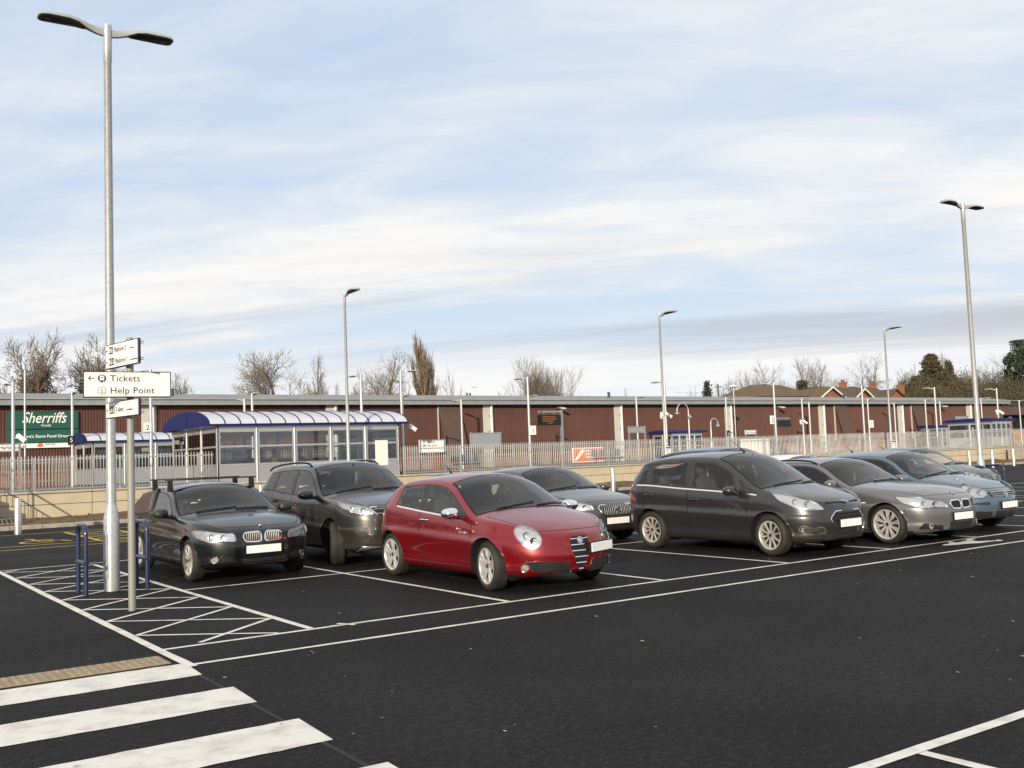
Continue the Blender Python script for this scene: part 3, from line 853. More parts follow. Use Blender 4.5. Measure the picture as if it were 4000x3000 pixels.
def seat(root, x, y, z0, mt, h=.62):
    m = MB(); m.cbox(x, y, z0+.10, .50, .48, .16, .05)
    b = MB(); b.cbox(0, 0, h*.5, .13, .46, h, .05); b.xform(Matrix.Translation((x-.24, y, z0+.12)) @ Matrix.Rotation(R(-14), 4, 'Y')); m.v2 = b
    m.add(b.v, b.f)
    b = MB(); b.cbox(0, 0, 0, .10, .26, .18, .04); b.xform(Matrix.Translation((x-.24-.20, y, z0+.12+h+.12)) @ Matrix.Rotation(R(-10), 4, 'Y')); m.add(b.v, b.f)
    b = MB(); b.box(-.012, .012, -.07, .07, -.12, .02); b.xform(Matrix.Translation((x-.24-.18, y, z0+.12+h+.04))); m.add(b.v, b.f)
    return m.build('seat', mt, root, smooth=50)

def build_car(name, label, S, paint, loc, rz, group='cars parked in the marked bays', extra=None, detail=2):
    root = thing(name, label, 'car', loc, rz, group)
    c = Car(S); W = S['W']; fc = c.fc; fn = c.fn
    trim = M['black_plastic']; gl = M[S.get('glass', 'car_glass')]
    # --- openings
    xw0, xw1 = S['cowl'], S['wtop']
    ye = lambda x: float(c.side(x, float(c.ze(x))))
    bw = S.get('wbow', .10)
    xs = np.linspace(xw1+.03, xw0-.02, 14)
    right = [(x+.0, ye(x)-.035) for x in xs]
    yb = right[-1][1]
    arc = [(xw0-.02+bw*(1-(y/yb)**2), y) for y in np.linspace(yb, -yb, 15)[1:-1]]
    yt = right[0][1]
    arct = [(xw1+.03+.05*(1-(y/yt)**2), y) for y in np.linspace(-yt, yt, 11)[1:-1]]
    wpoly = round_poly(right+arc+[(x, -y) for x, y in right[::-1]]+arct, .02, 3)
    wins = []
    zA = lambda x: float(c.ze(x))-.05-(float(c.zs(x))+.03)
    xA = max([x for x in np.arange(S['wtop']-.3, S['cowl']+.3, .01) if zA(x) > S.get('amin', .05)])
    for (x0b, x0t, x1b, x1t, gm) in S['windows']:
        if x1b is None: x1b = x1t = xA
        B_ = [(x, float(c.zs(x))+.03) for x in np.linspace(x0b, x1b, 14)]
        T_ = [(x, float(c.ze(x))-.05) for x in np.linspace(x1t, x0t, 16)]
        wins.append((round_poly(B_+T_, .035, 4), gm))
    rz0, rz1, ry = S['rearwin']
    rwin = round_poly([(-ry, rz0), (ry, rz0), (ry*.86, rz1), (-ry*.86, rz1)], .06)
    # --- split the shell
    top_in = inside(fc[:, 0], fc[:, 1], offset_poly(wpoly, .03)) & (fn[:, 2] > .2) & (fc[:, 2] > .8)
    c.alive[top_in] = False
    for poly, gm in wins:
        c.alive[inside(fc[:, 0], fc[:, 2], offset_poly(poly, .025)) & (np.abs(fn[:, 1]) > .35)] = False
    c.alive[inside(fc[:, 1], fc[:, 2], offset_poly(rwin, .03)) & (fc[:, 0] < -.8) & (fn[:, 0] < -.2)] = False
    c.cut((fc[:, 2] < np.array(c.zb(fc[:, 0]))+.03) & (np.abs(fc[:, 1]) < W*.9) & (fn[:, 2] < -.5), 'underside', M['gap_black'], root)
    doors = []
    for (xd0, xd1, zlo) in S['doors']:
        poly = [(xd0, zlo), (xd1, zlo), (xd1, 1.9), (xd0, 1.9)]
        for sg in (-1, 1):
            sel = inside(fc[:, 0], fc[:, 2], poly) & (np.sign(fc[:, 1]) == sg) & (np.abs(fn[:, 1]) > .3) & (fc[:, 2] < np.array(c.ze(fc[:, 0]))-.03)
            d = c.cut(sel, 'door', paint, root); doors.append((d, xd0, xd1, zlo, sg))
            zt = lambda x: float(c.zs(x))+.02
            za = S['Rw']+S.get('gap', .05)+.01
            def arch(x, z):
                for xw in (S['fa'], S['ra']):
                    if math.hypot(x-xw, z-S['Rw']) < S['Rw']+S.get('gap', .05)+.012: return True
                return False
            for ln in ([(xd0, zt(xd0)), (xd0, zlo+.05), (xd0+.06, zlo)], [(xd0+.06, zlo), (xd1-.04, zlo)], [(xd1-.04, zlo), (xd1, zlo+.08), (xd1+S.get('dlean', .02), zt(xd1))]):
                fine = []
                for a, b in zip(ln[:-1], ln[1:]):
                    for t in np.linspace(0, 1, 14): fine.append((a[0]+(b[0]-a[0])*t, a[1]+(b[1]-a[1])*t))
                fine = [p for p in fine if not arch(*p)]
                if len(fine) > 2 and d is not None:
                    gp = MB(); c.ribbon('side', fine, .011, .0014, gp, sg, .05); gp.build('panel_gap', M['gap_black'], d)
    zbm0 = S.get('bumper_z', .62)
    bx = S['bonnet']       # (x rear, x front, inset)
    inset = bx[2]
    byr = np.array([ye(x)-inset for x in np.linspace(bx[0], bx[1], 10)])
    bxs = np.linspace(bx[0], bx[1], 10)
    bpoly = list(zip(bxs, byr))+[(bx[1]+.10*(1-(y/byr[-1])**2), y) for y in np.linspace(byr[-1], -byr[-1], 11)[1:-1]]+list(zip(bxs[::-1], -byr[::-1]))
    c.cut(inside(fc[:, 0], fc[:, 1], bpoly) & (fn[:, 2] > .25) & (fc[:, 2] > .5) & (fc[:, 0] > .3), 'bonnet', paint, root)
    for ln in (bpoly[:-8], bpoly[-10:]):
        gp = MB(); c.ribbon('top', ln, .010, .0014, gp, 1, .05); gp.build('panel_gap', M['gap_black'], root)
    for sg in (-1, 1):       # joint between bumper and wing
        xj = S['fa']+S['Rw']*.98+.03; gp = MB(); c.ribbon('side', [(xj, zbm0-.0), (xj+.02, S['Rw']+.12)], .009, .0014, gp, sg, .04); gp.build('panel_gap', M['gap_black'], root)
    zbm = S.get('bumper_z', .62)
    c.cut((fc[:, 0] > S['fa']+S['Rw']*.98) & (fc[:, 2] < zbm), 'front_bumper', paint, root)
    # trim lining inside the cabin
    ls = np.where(c.alive & (fc[:, 2] > np.where(fc[:, 0] < S['ra']+.2, .55, np.array(c.zs(fc[:, 0]))-.05)) & (fc[:, 0] < S['cowl']+.02) & (fn[:, 2] > -.5))[0]
    c.cut(np.ones(len(fc), bool), 'body', paint, root)
    fs = [c.faces[i] for i in ls]; ids = sorted({v for f in fs for v in f}); mp = {v: i for i, v in enumerate(ids)}
    me = bpy.data.meshes.new('cabin_lining'); me.from_pydata([tuple(c.V[v]-c.N[v]*.02) for v in ids], [], [tuple(mp[v] for v in f) for f in fs]); me.materials.append(M['lining']); me.polygons.foreach_set('use_smooth', [True]*len(fs)); link('cabin_lining', me, root)
    # --- glass with its black surround
    c.patch('top', wpoly, .003, 'windscreen_seal', M['gap_black'], root, hole=offset_poly(wpoly, .03), res=.06)
    c.patch('top', offset_poly(wpoly, .026), .0035, 'windscreen', gl, root, res=.06)
    for poly, gm in wins:
        for sg in (-1, 1):
            c.patch('side', poly, .003, 'window_frame', trim, root, sg, hole=offset_poly(poly, .028), res=.06)
            c.patch('side', offset_poly(poly, .024), .0035, 'side_window', M[gm], root, sg, res=.06)
    for (p0_, p1_) in zip(S['windows'][:-1], S['windows'][1:]):      # black pillar covers between the side windows
        if p1_[2] is None or p0_[0]-p1_[2] > .25 or p0_[0] < p1_[2]: continue
        pl = [(p1_[2]-.03, float(c.zs(p1_[2]))+.03), (p0_[0]+.03, float(c.zs(p0_[0]))+.03), (p0_[1]+.03, float(c.ze(p0_[1]))-.05), (p1_[3]-.03, float(c.ze(p1_[3]))-.05)]
        for sg in (-1, 1): c.patch('side', pl, .0024, 'pillar_cover', trim, root, sg, res=.05)
    c.patch('rear', rwin, .003, 'window_frame', trim, root, hole=offset_poly(rwin, .035), res=.08)
    c.patch('rear', offset_poly(rwin, .03), .0035, 'rear_window', gl, root, res=.08)
    if S.get('belt_chrome'):
        for sg in (-1, 1):
            mb = MB()
            x0, x1 = S['belt_chrome']
            c.ribbon('side', [(x, float(c.zs(x))+.018) for x in np.linspace(x0, x1, 30)], .022, .006, mb, sg, .05)
            mb.build('window_trim', M['chrome'], root)
    # --- wheels, wheel housings
    for xw in (S['fa'], S['ra']):
        for sg in (-1, 1):
            Ra = S['Rw']+S.get('gap', .05); m = MB(); n = 20
            angs = np.linspace(R(-28), R(208), n); ys = (sg*(W*.975), sg*(W-.38)); vs_ = []
            pts = [(xw+math.cos(a)*(Ra+.004), S['Rw']+math.sin(a)*(Ra+.004)) for a in angs]
            for y in ys: vs_ += [(p[0], y, p[1]) for p in pts]
            yl = [float(c.side(p[0], p[1])) for p in pts]
            vs_[:n] = [(p[0], sg*(q-.004), p[1]) for p, q in zip(pts, yl)]
            m.add(vs_, [(i, i+1, n+i+1, n+i) for i in range(n-1)]); m.add([(p[0], ys[1], p[1]) for p in pts], [tuple(range(n))])
            m.build('wheel_housing', M['gap_black'], root, smooth=40)
            if S.get('arch_trim'):
                m = MB(); m.tube([(xw+math.cos(a)*(Ra+.012), sg*(float(c.side(xw+math.cos(a)*Ra, S['Rw']+math.sin(a)*Ra))+.004), S['Rw']+math.sin(a)*(Ra+.012)) for a in np.linspace(R(-14), R(194), 26)], .022, 6)
                m.build('arch_trim', trim, root, smooth=50)
            make_wheel(root, xw, sg, S, S.get('steer', 0.0) if xw == S['fa'] else 0.0)
    # --- inside
    zf = .28
    m = MB(); m.box(S['ra']+.2, S['cowl']+.1, -W*.86, W*.86, zf-.04, zf); m.box(S['cowl']-.15, S['cowl']+.12, -W*.84, W*.84, zf, float(c.zs(S['cowl']))-.06)
    m.box(S['ra']-.35, S['ra']+.25, -W*.8, W*.8, zf, .62); m.build('cabin_floor', M['gap_black'], root)
    dz = float(c.zc(S['cowl']))-.075
    m = MB(); m.prism([(S['cowl']-.52, dz-.28), (S['cowl']-.50, dz-.02), (S['cowl']-.35, dz+.01), (S['cowl']-.02, dz), (S['cowl']-.02, dz-.3)], -W*.84, W*.84, 'y'); m.build('dashboard', M['seat_fabric'], root, smooth=40)
    sm = M[S.get('seats', 'seat_fabric')]; sx = S.get('seatx', S['cowl']-1.15)
    hh = S['H']-1.45
    for y in (-.37, .37): seat(root, sx, y, zf+.12+hh*.6, sm, .60)
    for y in (-.40, .40): seat(root, sx-.82, y, zf+.12+hh*.6, sm, .40)
    m = MB(); cx, cz, tl = S['cowl']-.60, dz+.02, R(62)
    ring = [(cx+math.sin(a)*.185*math.cos(tl)*-1, -.37+math.cos(a)*.185, cz+math.sin(a)*.185*math.sin(tl)) for a in np.linspace(0, 2*PI, 24, endpoint=False)]
    m.tube(ring, .016, 6, closed=True); m.tube([ring[0], (cx+.01, -.37, cz), ring[12]], .02, 6); m.build('steering_wheel', M['gap_black'], root, smooth=50)
    mx_, mz_ = S['wtop']+.12, float(c.zc(S['wtop']))-.12
    m = MB(); m.cbox(mx_, 0, mz_, .04, .23, .07, .02); m.tube([(mx_+.02, 0, mz_+.02), (mx_+.08, 0, mz_+.08)], .012, 6); m.build('rear_view_mirror', M['gap_black'], root, smooth=50)
    # --- mirrors, handles, wipers
    mxp = S.get('mirror_x', S['cowl']-.30); mzp = float(c.zs(mxp))+S.get('mirror_dz', .085)
    for sg in (-1, 1):
        y0 = float(c.side(mxp, mzp-.03)); ms = S.get('mirror_s', (.10, .115, .072))
        prof = []
        m = MB(); nu, nv = 18, 10
        vs_ = []; fs_ = []
        for i in range(nv+1):
            ph = -PI/2+PI*i/nv
            for j in range(nu):
                a = 2*PI*j/nu; cu = lambda t, e: math.copysign(abs(t)**e, t)
                X = cu(math.cos(ph), .8)*cu(math.cos(a), .8)*ms[0]; Y = cu(math.cos(ph), .8)*cu(math.sin(a), .8)*ms[1]; Z = cu(math.sin(ph), .8)*ms[2]
                if X < -.03: X = -.03+(X+.03)*.15
                X -= abs(Y)*.0; vs_.append((mxp+X*(1-.0*Y), sg*(y0+.055+ms[1]+Y)-0, mzp+Z*(1-.25*(Y/ms[1])*.5)))
        for i in range(nv):
            for j in range(nu): fs_.append((i*nu+j, i*nu+(j+1) % nu, (i+1)*nu+(j+1) % nu, (i+1)*nu+j))
        m.add(vs_, fs_); mo = m.build('wing_mirror', M[S['mirror_mat']] if S.get('mirror_mat') else paint, root, smooth=60)
        m = MB(); m.tube([(mxp+.02, sg*(y0-.02), mzp-.05), (mxp+.01, sg*(y0+.05), mzp-.055), (mxp, sg*(y0+.12), mzp-.04)], (.035, .028, .03), 8); m.build('mirror_arm', trim, mo, smooth=50)
    for (d, xd0, xd1, zlo, sg) in doors:
        if d is None: continue
        hx = xd0+S.get('handle_dx', .14); hz = float(c.zs(hx))+S.get('handle_dz', -.10)
        h = c.cast('side', hx, hz, sg)
        if h:
            m = MB(); p, n = h; e = Vector((1, 0, 0))
            a = p-e*.10+n*.004; b = p+e*.10+n*.004
            m.tube([a, p-e*.085+n*.028, p+n*.034, p+e*.085+n*.028, b], (.010, .013, .014, .013, .010), 8)
            m.build('handle', M[S['handle_mat']] if S.get('handle_mat') else paint, d, smooth=50)
            m = MB(); c.ribbon('side', [(hx-.07, hz), (hx+.07, hz)], .045, .001, m, sg, .05); m.build('handle_recess', M['gap_black'], d)
    for (p0, p1) in S.get('wipers', [((-.62, .02), (.05, .10)), ((.02, .02), (.62, .08))]):
        m = MB(); xb_ = lambda y: xw0-.02+bw*(1-(y/yb)**2)
        line = [(xb_(p0[0]+(p1[0]-p0[0])*t)-p0[1]-(p1[1]-p0[1])*t+.0, p0[0]+(p1[0]-p0[0])*t) for t in np.linspace(0, 1, 8)]
        c.tubeline('top', line, .007, .014, m, 1, .1); m.build('wiper', M['gap_black'], root, smooth=50)
    if S.get('aerial'):
        ax, al = S['aerial']; az = float(c.zc(ax))
        m = MB(); m.tube([(ax, 0, az-.005), (ax-.02, 0, az+.03), (ax-.06, 0, az+.06), (ax-al, 0, az+al*.75)], (.02, .014, .006, .003), 6); m.build('aerial', M['gap_black'], root, smooth=50)
    # --- front: lamps, grilles, plate, badge
    for D in S.get('parts', []):
        kind, poly, mt, nm = D['proj'], D['poly'], M[D['mat']], D['name']
        dz_ = D.get('dz', 0.0); poly = [(u, v+dz_) for u, v in poly]
        poly = smooth_poly(poly, 5) if D.get('sm') else round_poly(poly, D.get('r', .012), 3)
        for sg in ((-1, 1) if D.get('mirror', True) else (1,)):
            o = c.patch(kind, poly, D.get('off', .004)+.004, nm, mt, root, sg, res=D.get('res', .022), skirt=D.get('skirt', .012))
            if o is None: continue
            if D.get('border'):
                bmat, bwid = D['border']
                c.patch(kind, offset_poly(poly, -bwid), D.get('off', .004)+.004+.004, 'surround', M[bmat], o, sg, hole=offset_poly(poly, bwid*.2), res=.05, skirt=.016)
            for (u, v, rad, dm) in D.get('bowls', []):
                v += dz_
                h = c.cast(kind, u, v, sg)
                if not h: continue
                n = h[1]; m = MB()
                m.lathe([(rad*1.12, .004), (rad*1.12, .016), (rad, .017), (rad*.8, .008), (rad*.35, .006), (0, .012)], 18)
                q = Vector((1, 0, 0)).lerp(n, .6).normalized().to_track_quat('Z', 'Y').to_matrix().to_4x4()
                m.xform(Matrix.Translation(h[0]) @ q); m.build('lamp', M[dm], o, smooth=40)
            if D.get('amber'):
                c.patch(kind, round_poly([(u, v+dz_) for u, v in D['amber']], .01, 3), .007, 'indicator', M['amber'], o, sg, skirt=.006)
            if D.get('lens'):
                c.patch(kind, offset_poly(poly, -.002), D.get('off', .004)+.004+.020, 'lens', M['lens'], o, sg, res=.03, skirt=.02)
            if D.get('bars'):
                n_, bm_, th = D['bars']; us = [p[0] for p in poly]; vv = [p[1] for p in poly]
                m = MB()
                for k in range(n_):
                    if D.get('vbars'):
                        u = min(us)+(max(us)-min(us))*(k+.5)/n_; col = [(u, v) for v in np.linspace(min(vv), max(vv), 24)]
                    else:
                        v = min(vv)+(max(vv)-min(vv))*(k+.5)/n_; col = [(u, v) for u in np.linspace(min(us), max(us), 30)]
                    ins = inside(np.array([p[0] for p in col]), np.array([p[1] for p in col]), poly); col = [p for p, i in zip(col, ins) if i]
                    if len(col) > 1: c.tubeline(kind, [col[0], col[-1]], th, D.get('off', .004)+.004+th*.6, m, sg, .05, 5)
                if m.v: m.build('bar', M[bm_], o, smooth=50)
    if S.get('badge'):
        kd, u, v, sz = S['badge']
        h = c.cast('front', u, v) 
        if S.get('badge_top'): h = c.cast('top', *S['badge_top'])
        if h: roundel(kd, root, h[0]+h[1]*S.get('badge_off', .004), h[1], sz)
    if S.get('plate'):
        u, v = S['plate']; h = c.cast('front', u, v); h2 = c.cast('front', u+.2, v); h3 = c.cast('front', u-.2, v)
        if h and h2 and h3:
            t = (h2[0]-h3[0]).normalized(); n = t.cross(Vector((0, 0, 1))).normalized()
            if n.x < 0: n = -n
            B = Matrix(((t.x, 0, n.x, h[0].x), (t.y, 0, n.y, h[0].y), (t.z, 1, n.z, h[0].z), (0, 0, 0, 1)))
            back = MB(); back.cbox(0, 0, .012, .545, .135, .03, .006); back.xform(B); back.build('plate_holder', M['gap_black'], root)
            m = MB(); m.cbox(0, 0, .029, .52, .111, .012, .003); m.xform(B); m.build('number_plate', M['plate_white'], root)
    # tail lamps wrap round the rear corner
    if S.get('tail_lamp'):
        for sg in (-1, 1):
            c.patch('side', round_poly(S['tail_lamp'], .02), .005, 'tail_light', M['tail_red'], root, sg, skirt=.01, res=.05)
            mir = S.get('tail_lamp_rear')
            if mir: c.patch('rear', round_poly(mir, .02), .005, 'tail_light', M['tail_red'], root, sg, skirt=.01, res=.05)
    if S.get('side_line'):
        for sg in (-1, 1):
            m = MB(); c.ribbon('side', S['side_line'], .012, .0015, m, sg, .05); m.build('body_crease', M['gap_black'], root)
    if extra: extra(root, c)
    return root, c
# ------------------------------------------------------------------ the car models
def dg(phi, pts):
    a = R(phi); return [(-p[0]*math.sin(a)+p[1]*math.cos(a), p[2]) for p in pts]
def egg(phi, c, a, b, tilt, n=16, pinch=0.0):
    u0, v0 = dg(phi, [c])[0]; t = R(tilt); out = []
    for k in range(n):
        q = 2*PI*k/n; x = math.cos(q)*a; y = math.sin(q)*b*(1-pinch*math.cos(q))
        out.append((u0+x*math.cos(t)-y*math.sin(t), v0+x*math.sin(t)+y*math.cos(t)))
    return out
def dgp(phi, c, du=0.0, dv=0.0):
    u, v = dg(phi, [c])[0]; return (u+du, v+dv)

HATCH3 = dict(   # small red three-door
    L=4.06, W=.86, H=1.446, fa=1.20, ra=-1.31, Rw=.305, tw=.205, rim=.222, pf=2.35, ef=.95, er=.8, pr=2.6, tumble=.34, flare=.03,
    zc=[(-2.03, 1.25), (-1.6, 1.35), (-1.0, 1.425), (-.4, 1.446), (.0, 1.432), (.25, 1.385), (.6, 1.21), (.93, 1.025), (1.0, .99), (1.10, .965), (1.4, .905), (1.7, .84), (1.9, .775), (2.03, .715)],
    ze=[(-2.03, 1.16), (-1.6, 1.25), (-1.0, 1.335), (-.4, 1.36), (-.05, 1.335), (.2, 1.26), (.55, 1.07), (.80, .94), (.92, .895), (1.1, .875), (1.4, .845), (1.7, .79), (1.9, .72), (2.03, .655)],
    zs=[(-2.03, 1.02), (-1.5, 1.01), (-.9, .965), (-.3, .915), (.4, .87), (.9, .845), (1.4, .78), (1.75, .70), (2.03, .56)],
    zb=[(-2.03, .30), (-1.7, .20), (-1, .17), (1, .17), (1.6, .17), (2.03, .19)],
    nose=[(.1, .10), (.18, .05), (.30, .01), (.42, 0), (.55, .02), (.66, .04), (.78, .10), (1, .24)],
    tail=[(.1, .06), (.3, 0), (.7, 0), (.95, .06), (1.2, .30), (1.45, .60)],
    rnose=.06, cowl=.93, wtop=.06, wbow=.12, windows=[(-.36, -.40, None, None, 'car_glass'), (-1.16, -1.06, -.47, -.50, 'car_glass')],
    rearwin=(0.96, 1.31, .64), doors=[(-.46, .86, .28)], bonnet=(1.06, 1.78, .10), bumper_z=.58,
    mirror_x=.58, mirror_mat='chrome', mirror_s=(.115, .115, .075), handle_mat='chrome', handle_dx=.14, handle_dz=-.085, aerial=(-.95, .20), steer=R(-9),
    rimmat='alloy', spokes=(5, .95, .20), belt_chrome=(-1.12, .62),
    badge=('cross', 0, .60, .085), badge_off=.016, plate=(.36, .50),
    wipers=[((-.5, .03), (.12, .12)), ((.1, .03), (.66, .13))],
    parts=[
        dict(proj='front', poly=[(-.125, .655), (.125, .655), (.155, .54), (.10, .38), (.03, .225), (-.03, .225), (-.10, .38), (-.155, .54)], mat='gap_black', name='grille', mirror=False, off=.003, r=.03, border=('paint', .025), bars=(6, 'chrome', .008)),
        dict(proj='front', poly=[(.13, .215), (.19, .355), (.55, .375), (.66, .36), (.60, .285), (.48, .235)], mat='gap_black', name='air_intake', off=.003, r=.02, border=('chrome', .006), bars=(6, 'black_plastic', .006)),
        dict(proj=28, poly=egg(28, (1.80, .615, .665), .165, .098, 33, pinch=.15), mat='lamp_bowl', name='headlight', off=.005, res=.03, skirt=.01, border=('lamp_back', .014), lens=True,
             bowls=[(*dgp(28, (1.80, .615, .665), .02, .015), .046, 'lamp_back'), (*dgp(28, (1.80, .615, .665), -.062, -.05), .042, 'lamp_dark')],
             amber=[dgp(28, (1.80, .615, .665), .06, .065), dgp(28, (1.80, .615, .665), .125, .095), dgp(28, (1.80, .615, .665), .12, .05), dgp(28, (1.80, .615, .665), .08, .03)]),
        dict(proj=20, poly=egg(20, (1.9, .70, .30), .045, .042, 0), mat='lamp_bowl', name='fog_light', off=.006, res=.02, border=('paint', .012), lens=True),
        dict(proj='side', poly=[(.93, .71), (.97, .71), (.97, .735), (.93, .735)], mat='amber', name='indicator', off=.004),
    ])
COMPACT = dict(  # black hatch with long bonnet
    L=4.32, W=.882, H=1.42, fa=1.40, ra=-1.29, Rw=.312, tw=.205, rim=.222, pf=2.7, ef=.8, tumble=.32,
    zc=[(-2.16, 1.26), (-1.6, 1.36), (-1.0, 1.41), (-.5, 1.42), (-.05, 1.40), (.18, 1.355), (.5, 1.19), (.80, 1.02), (.90, .985), (1.0, .965), (1.4, .93), (1.8, .89), (2.05, .825), (2.16, .775)],
    ze=[(-2.16, 1.18), (-1.6, 1.28), (-1.0, 1.33), (-.5, 1.34), (-.1, 1.315), (.15, 1.24), (.45, 1.07), (.70, .95), (.85, .90), (1.0, .89), (1.4, .875), (1.8, .835), (2.05, .77), (2.16, .725)],
    zs=[(-2.16, .98), (-1.5, .97), (-.8, .94), (.2, .90), (.8, .87), (1.4, .81), (1.8, .74), (2.16, .62)],
    zb=[(-2.16, .32), (-1.8, .22), (-1, .18), (1, .18), (1.7, .18), (2.16, .22)],
    nose=[(.1, .12), (.2, .05), (.32, .01), (.45, 0), (.60, .008), (.72, .03), (.85, .12), (1, .3)],
    tail=[(.1, .06), (.3, 0), (.75, 0), (1.0, .08), (1.2, .28), (1.45, .58)],
    cowl=.80, wtop=-.02, wbow=.11, windows=[(-.48, -.52, None, None, 'car_glass'), (-1.42, -1.30, -.58, -.60, 'tinted_glass')],
    rearwin=(0.98, 1.31, .64), doors=[(-.53, .75, .28), (-1.36, -.55, .28)], bonnet=(.92, 1.93, .07), bumper_z=.60,
    mirror_x=.50, mirror_mat='black_plastic', rimmat='alloy_dirty', spokes=(5, 1.1, .24), handle_dz=-.10,
    badge=('quartered', 0, .69, .082), badge_top=(2.03, 0), plate=(0, .455), wipers=[((-.55, .02), (.08, .08)), ((.05, .02), (.62, .07))],
    parts=[
        dict(proj='front', poly=[(.03, .55), (.035, .635), (.06, .665), (.26, .655), (.285, .62), (.255, .545), (.08, .535)], mat='gap_black', name='grille', dz=.03, off=.006, r=.02, border=('chrome', .014), bars=(9, 'grille_bar', .006), vbars=True),
        dict(proj=20, poly=dg(20, [(2.0, .33, .545), (2.0, .37, .655), (1.72, .74, .71), (1.52, .83, .715), (1.60, .80, .61), (1.86, .66, .535)]), mat='lamp_bowl', name='headlight', dz=.035, off=.005, res=.03, lens=True, r=.03, border=('lamp_dark', .008),
             bowls=[(*dg(20, [(1.9, .50, .60)])[0], .042, 'lamp_back'), (*dg(20, [(1.8, .63, .615)])[0], .045, 'lamp_back')]),
        dict(proj='front', poly=[(-.42, .235), (-.36, .33), (.36, .33), (.42, .235), (.34, .215), (-.34, .215)], mat='gap_black', name='air_intake', mirror=False, off=.003, bars=(4, 'black_plastic', .006)),
        dict(proj='front', poly=[(.42, .30), (.47, .365), (.74, .375), (.72, .30), (.56, .275)], mat='gap_black', name='air_intake', off=.003),
        dict(proj=15, poly=egg(15, (2.0, .655, .335), .048, .042, 0), mat='lamp_bowl', name='fog_light', off=.008, res=.02, lens=True),
    ])
SUV = dict(      # grey sport utility
    L=4.53, W=.92, H=1.70, fa=1.34, ra=-1.35, Rw=.352, tw=.235, rim=.235, gap=.065, pf=2.6, ef=.8, tumble=.30, flare=.03, arch_trim=False,
    zc=[(-2.26, 1.52), (-1.7, 1.62), (-1.1, 1.67), (-.4, 1.69), (.1, 1.67), (.32, 1.61), (.65, 1.43), (.98, 1.21), (1.06, 1.17), (1.2, 1.14), (1.6, 1.08), (2.0, 1.02), (2.26, .95)],
    ze=[(-2.26, 1.44), (-1.7, 1.54), (-1.1, 1.59), (-.4, 1.61), (.05, 1.585), (.3, 1.50), (.6, 1.29), (.88, 1.11), (1.0, 1.075), (1.2, 1.06), (1.6, 1.02), (2.0, .96), (2.26, .89)],
    zs=[(-2.26, 1.18), (-1.5, 1.16), (-.8, 1.11), (.2, 1.06), (.9, 1.03), (1.5, .96), (2.0, .86), (2.26, .76)],
    zb=[(-2.26, .36), (-1.9, .26), (-1, .24), (1, .24), (1.8, .24), (2.26, .27)],
    nose=[(.1, .14), (.25, .06), (.4, .01), (.55, 0), (.75, .01), (.9, .03), (1.05, .12), (1.2, .3)],
    tail=[(.1, .06), (.3, 0), (.9, 0), (1.15, .06), (1.4, .30), (1.7, .55)],
    cowl=.96, wtop=.16, wbow=.12, windows=[(-.24, -.28, None, None, 'car_glass'), (-1.12, -1.10, -.34, -.36, 'tinted_glass'), (-1.72, -1.52, -1.20, -1.16, 'tinted_glass')],
    rearwin=(1.16, 1.55, .64), doors=[(-.30, .90, .36), (-1.2, -.32, .36)], bonnet=(1.08, 2.0, .08), bumper_z=.72,
    mirror_x=.66, mirror_dz=.10, mirror_s=(.11, .125, .085), rimmat='alloy_dirty', spokes=(5, 1.2, .2), steer=R(-24), handle_dz=-.12,
    badge=('oval', 0, .88, .08), badge_off=.02, plate=(0, .52),
    parts=[
        dict(proj='front', poly=[(-.50, .80), (-.58, .88), (.58, .88), (.50, .80), (.36, .645), (-.36, .645)], mat='gap_black', name='grille', dz=.04, mirror=False, off=.006, r=.03, border=('chrome', .012), bars=(4, 'lamp_back', .012)),
        dict(proj=22, poly=dg(22, [(2.1, .50, .79), (2.0, .58, .91), (1.75, .83, 1.0), (1.55, .89, 1.005), (1.66, .86, .90), (1.95, .72, .80)]), mat='lamp_bowl', name='headlight', dz=.03, off=.006, res=.03, lens=True, r=.03, border=('lamp_dark', .008),
             bowls=[(*dg(22, [(1.98, .64, .85)])[0], .05, 'lamp_back'), (*dg(22, [(1.85, .75, .88)])[0], .05, 'lamp_back')]),
        dict(proj='front', poly=[(.50, .52), (.58, .62), (.74, .63), (.80, .55), (.74, .47), (.58, .45)], mat='black_plastic', name='fog_light_housing', off=.005, r=.02, bowls=[(.60, .55, .045, 'lamp_bowl')]),
        dict(proj='front', poly=[(-.45, .33), (-.40, .46), (.40, .46), (.45, .33)], mat='gap_black', name='air_intake', mirror=False, off=.004, bars=(4, 'black_plastic', .006)),
        dict(proj='front', poly=[(-.72, .24), (-.70, .33), (.70, .33), (.72, .24)], mat='lamp_back', name='skid_plate', mirror=False, off=.006),
    ])
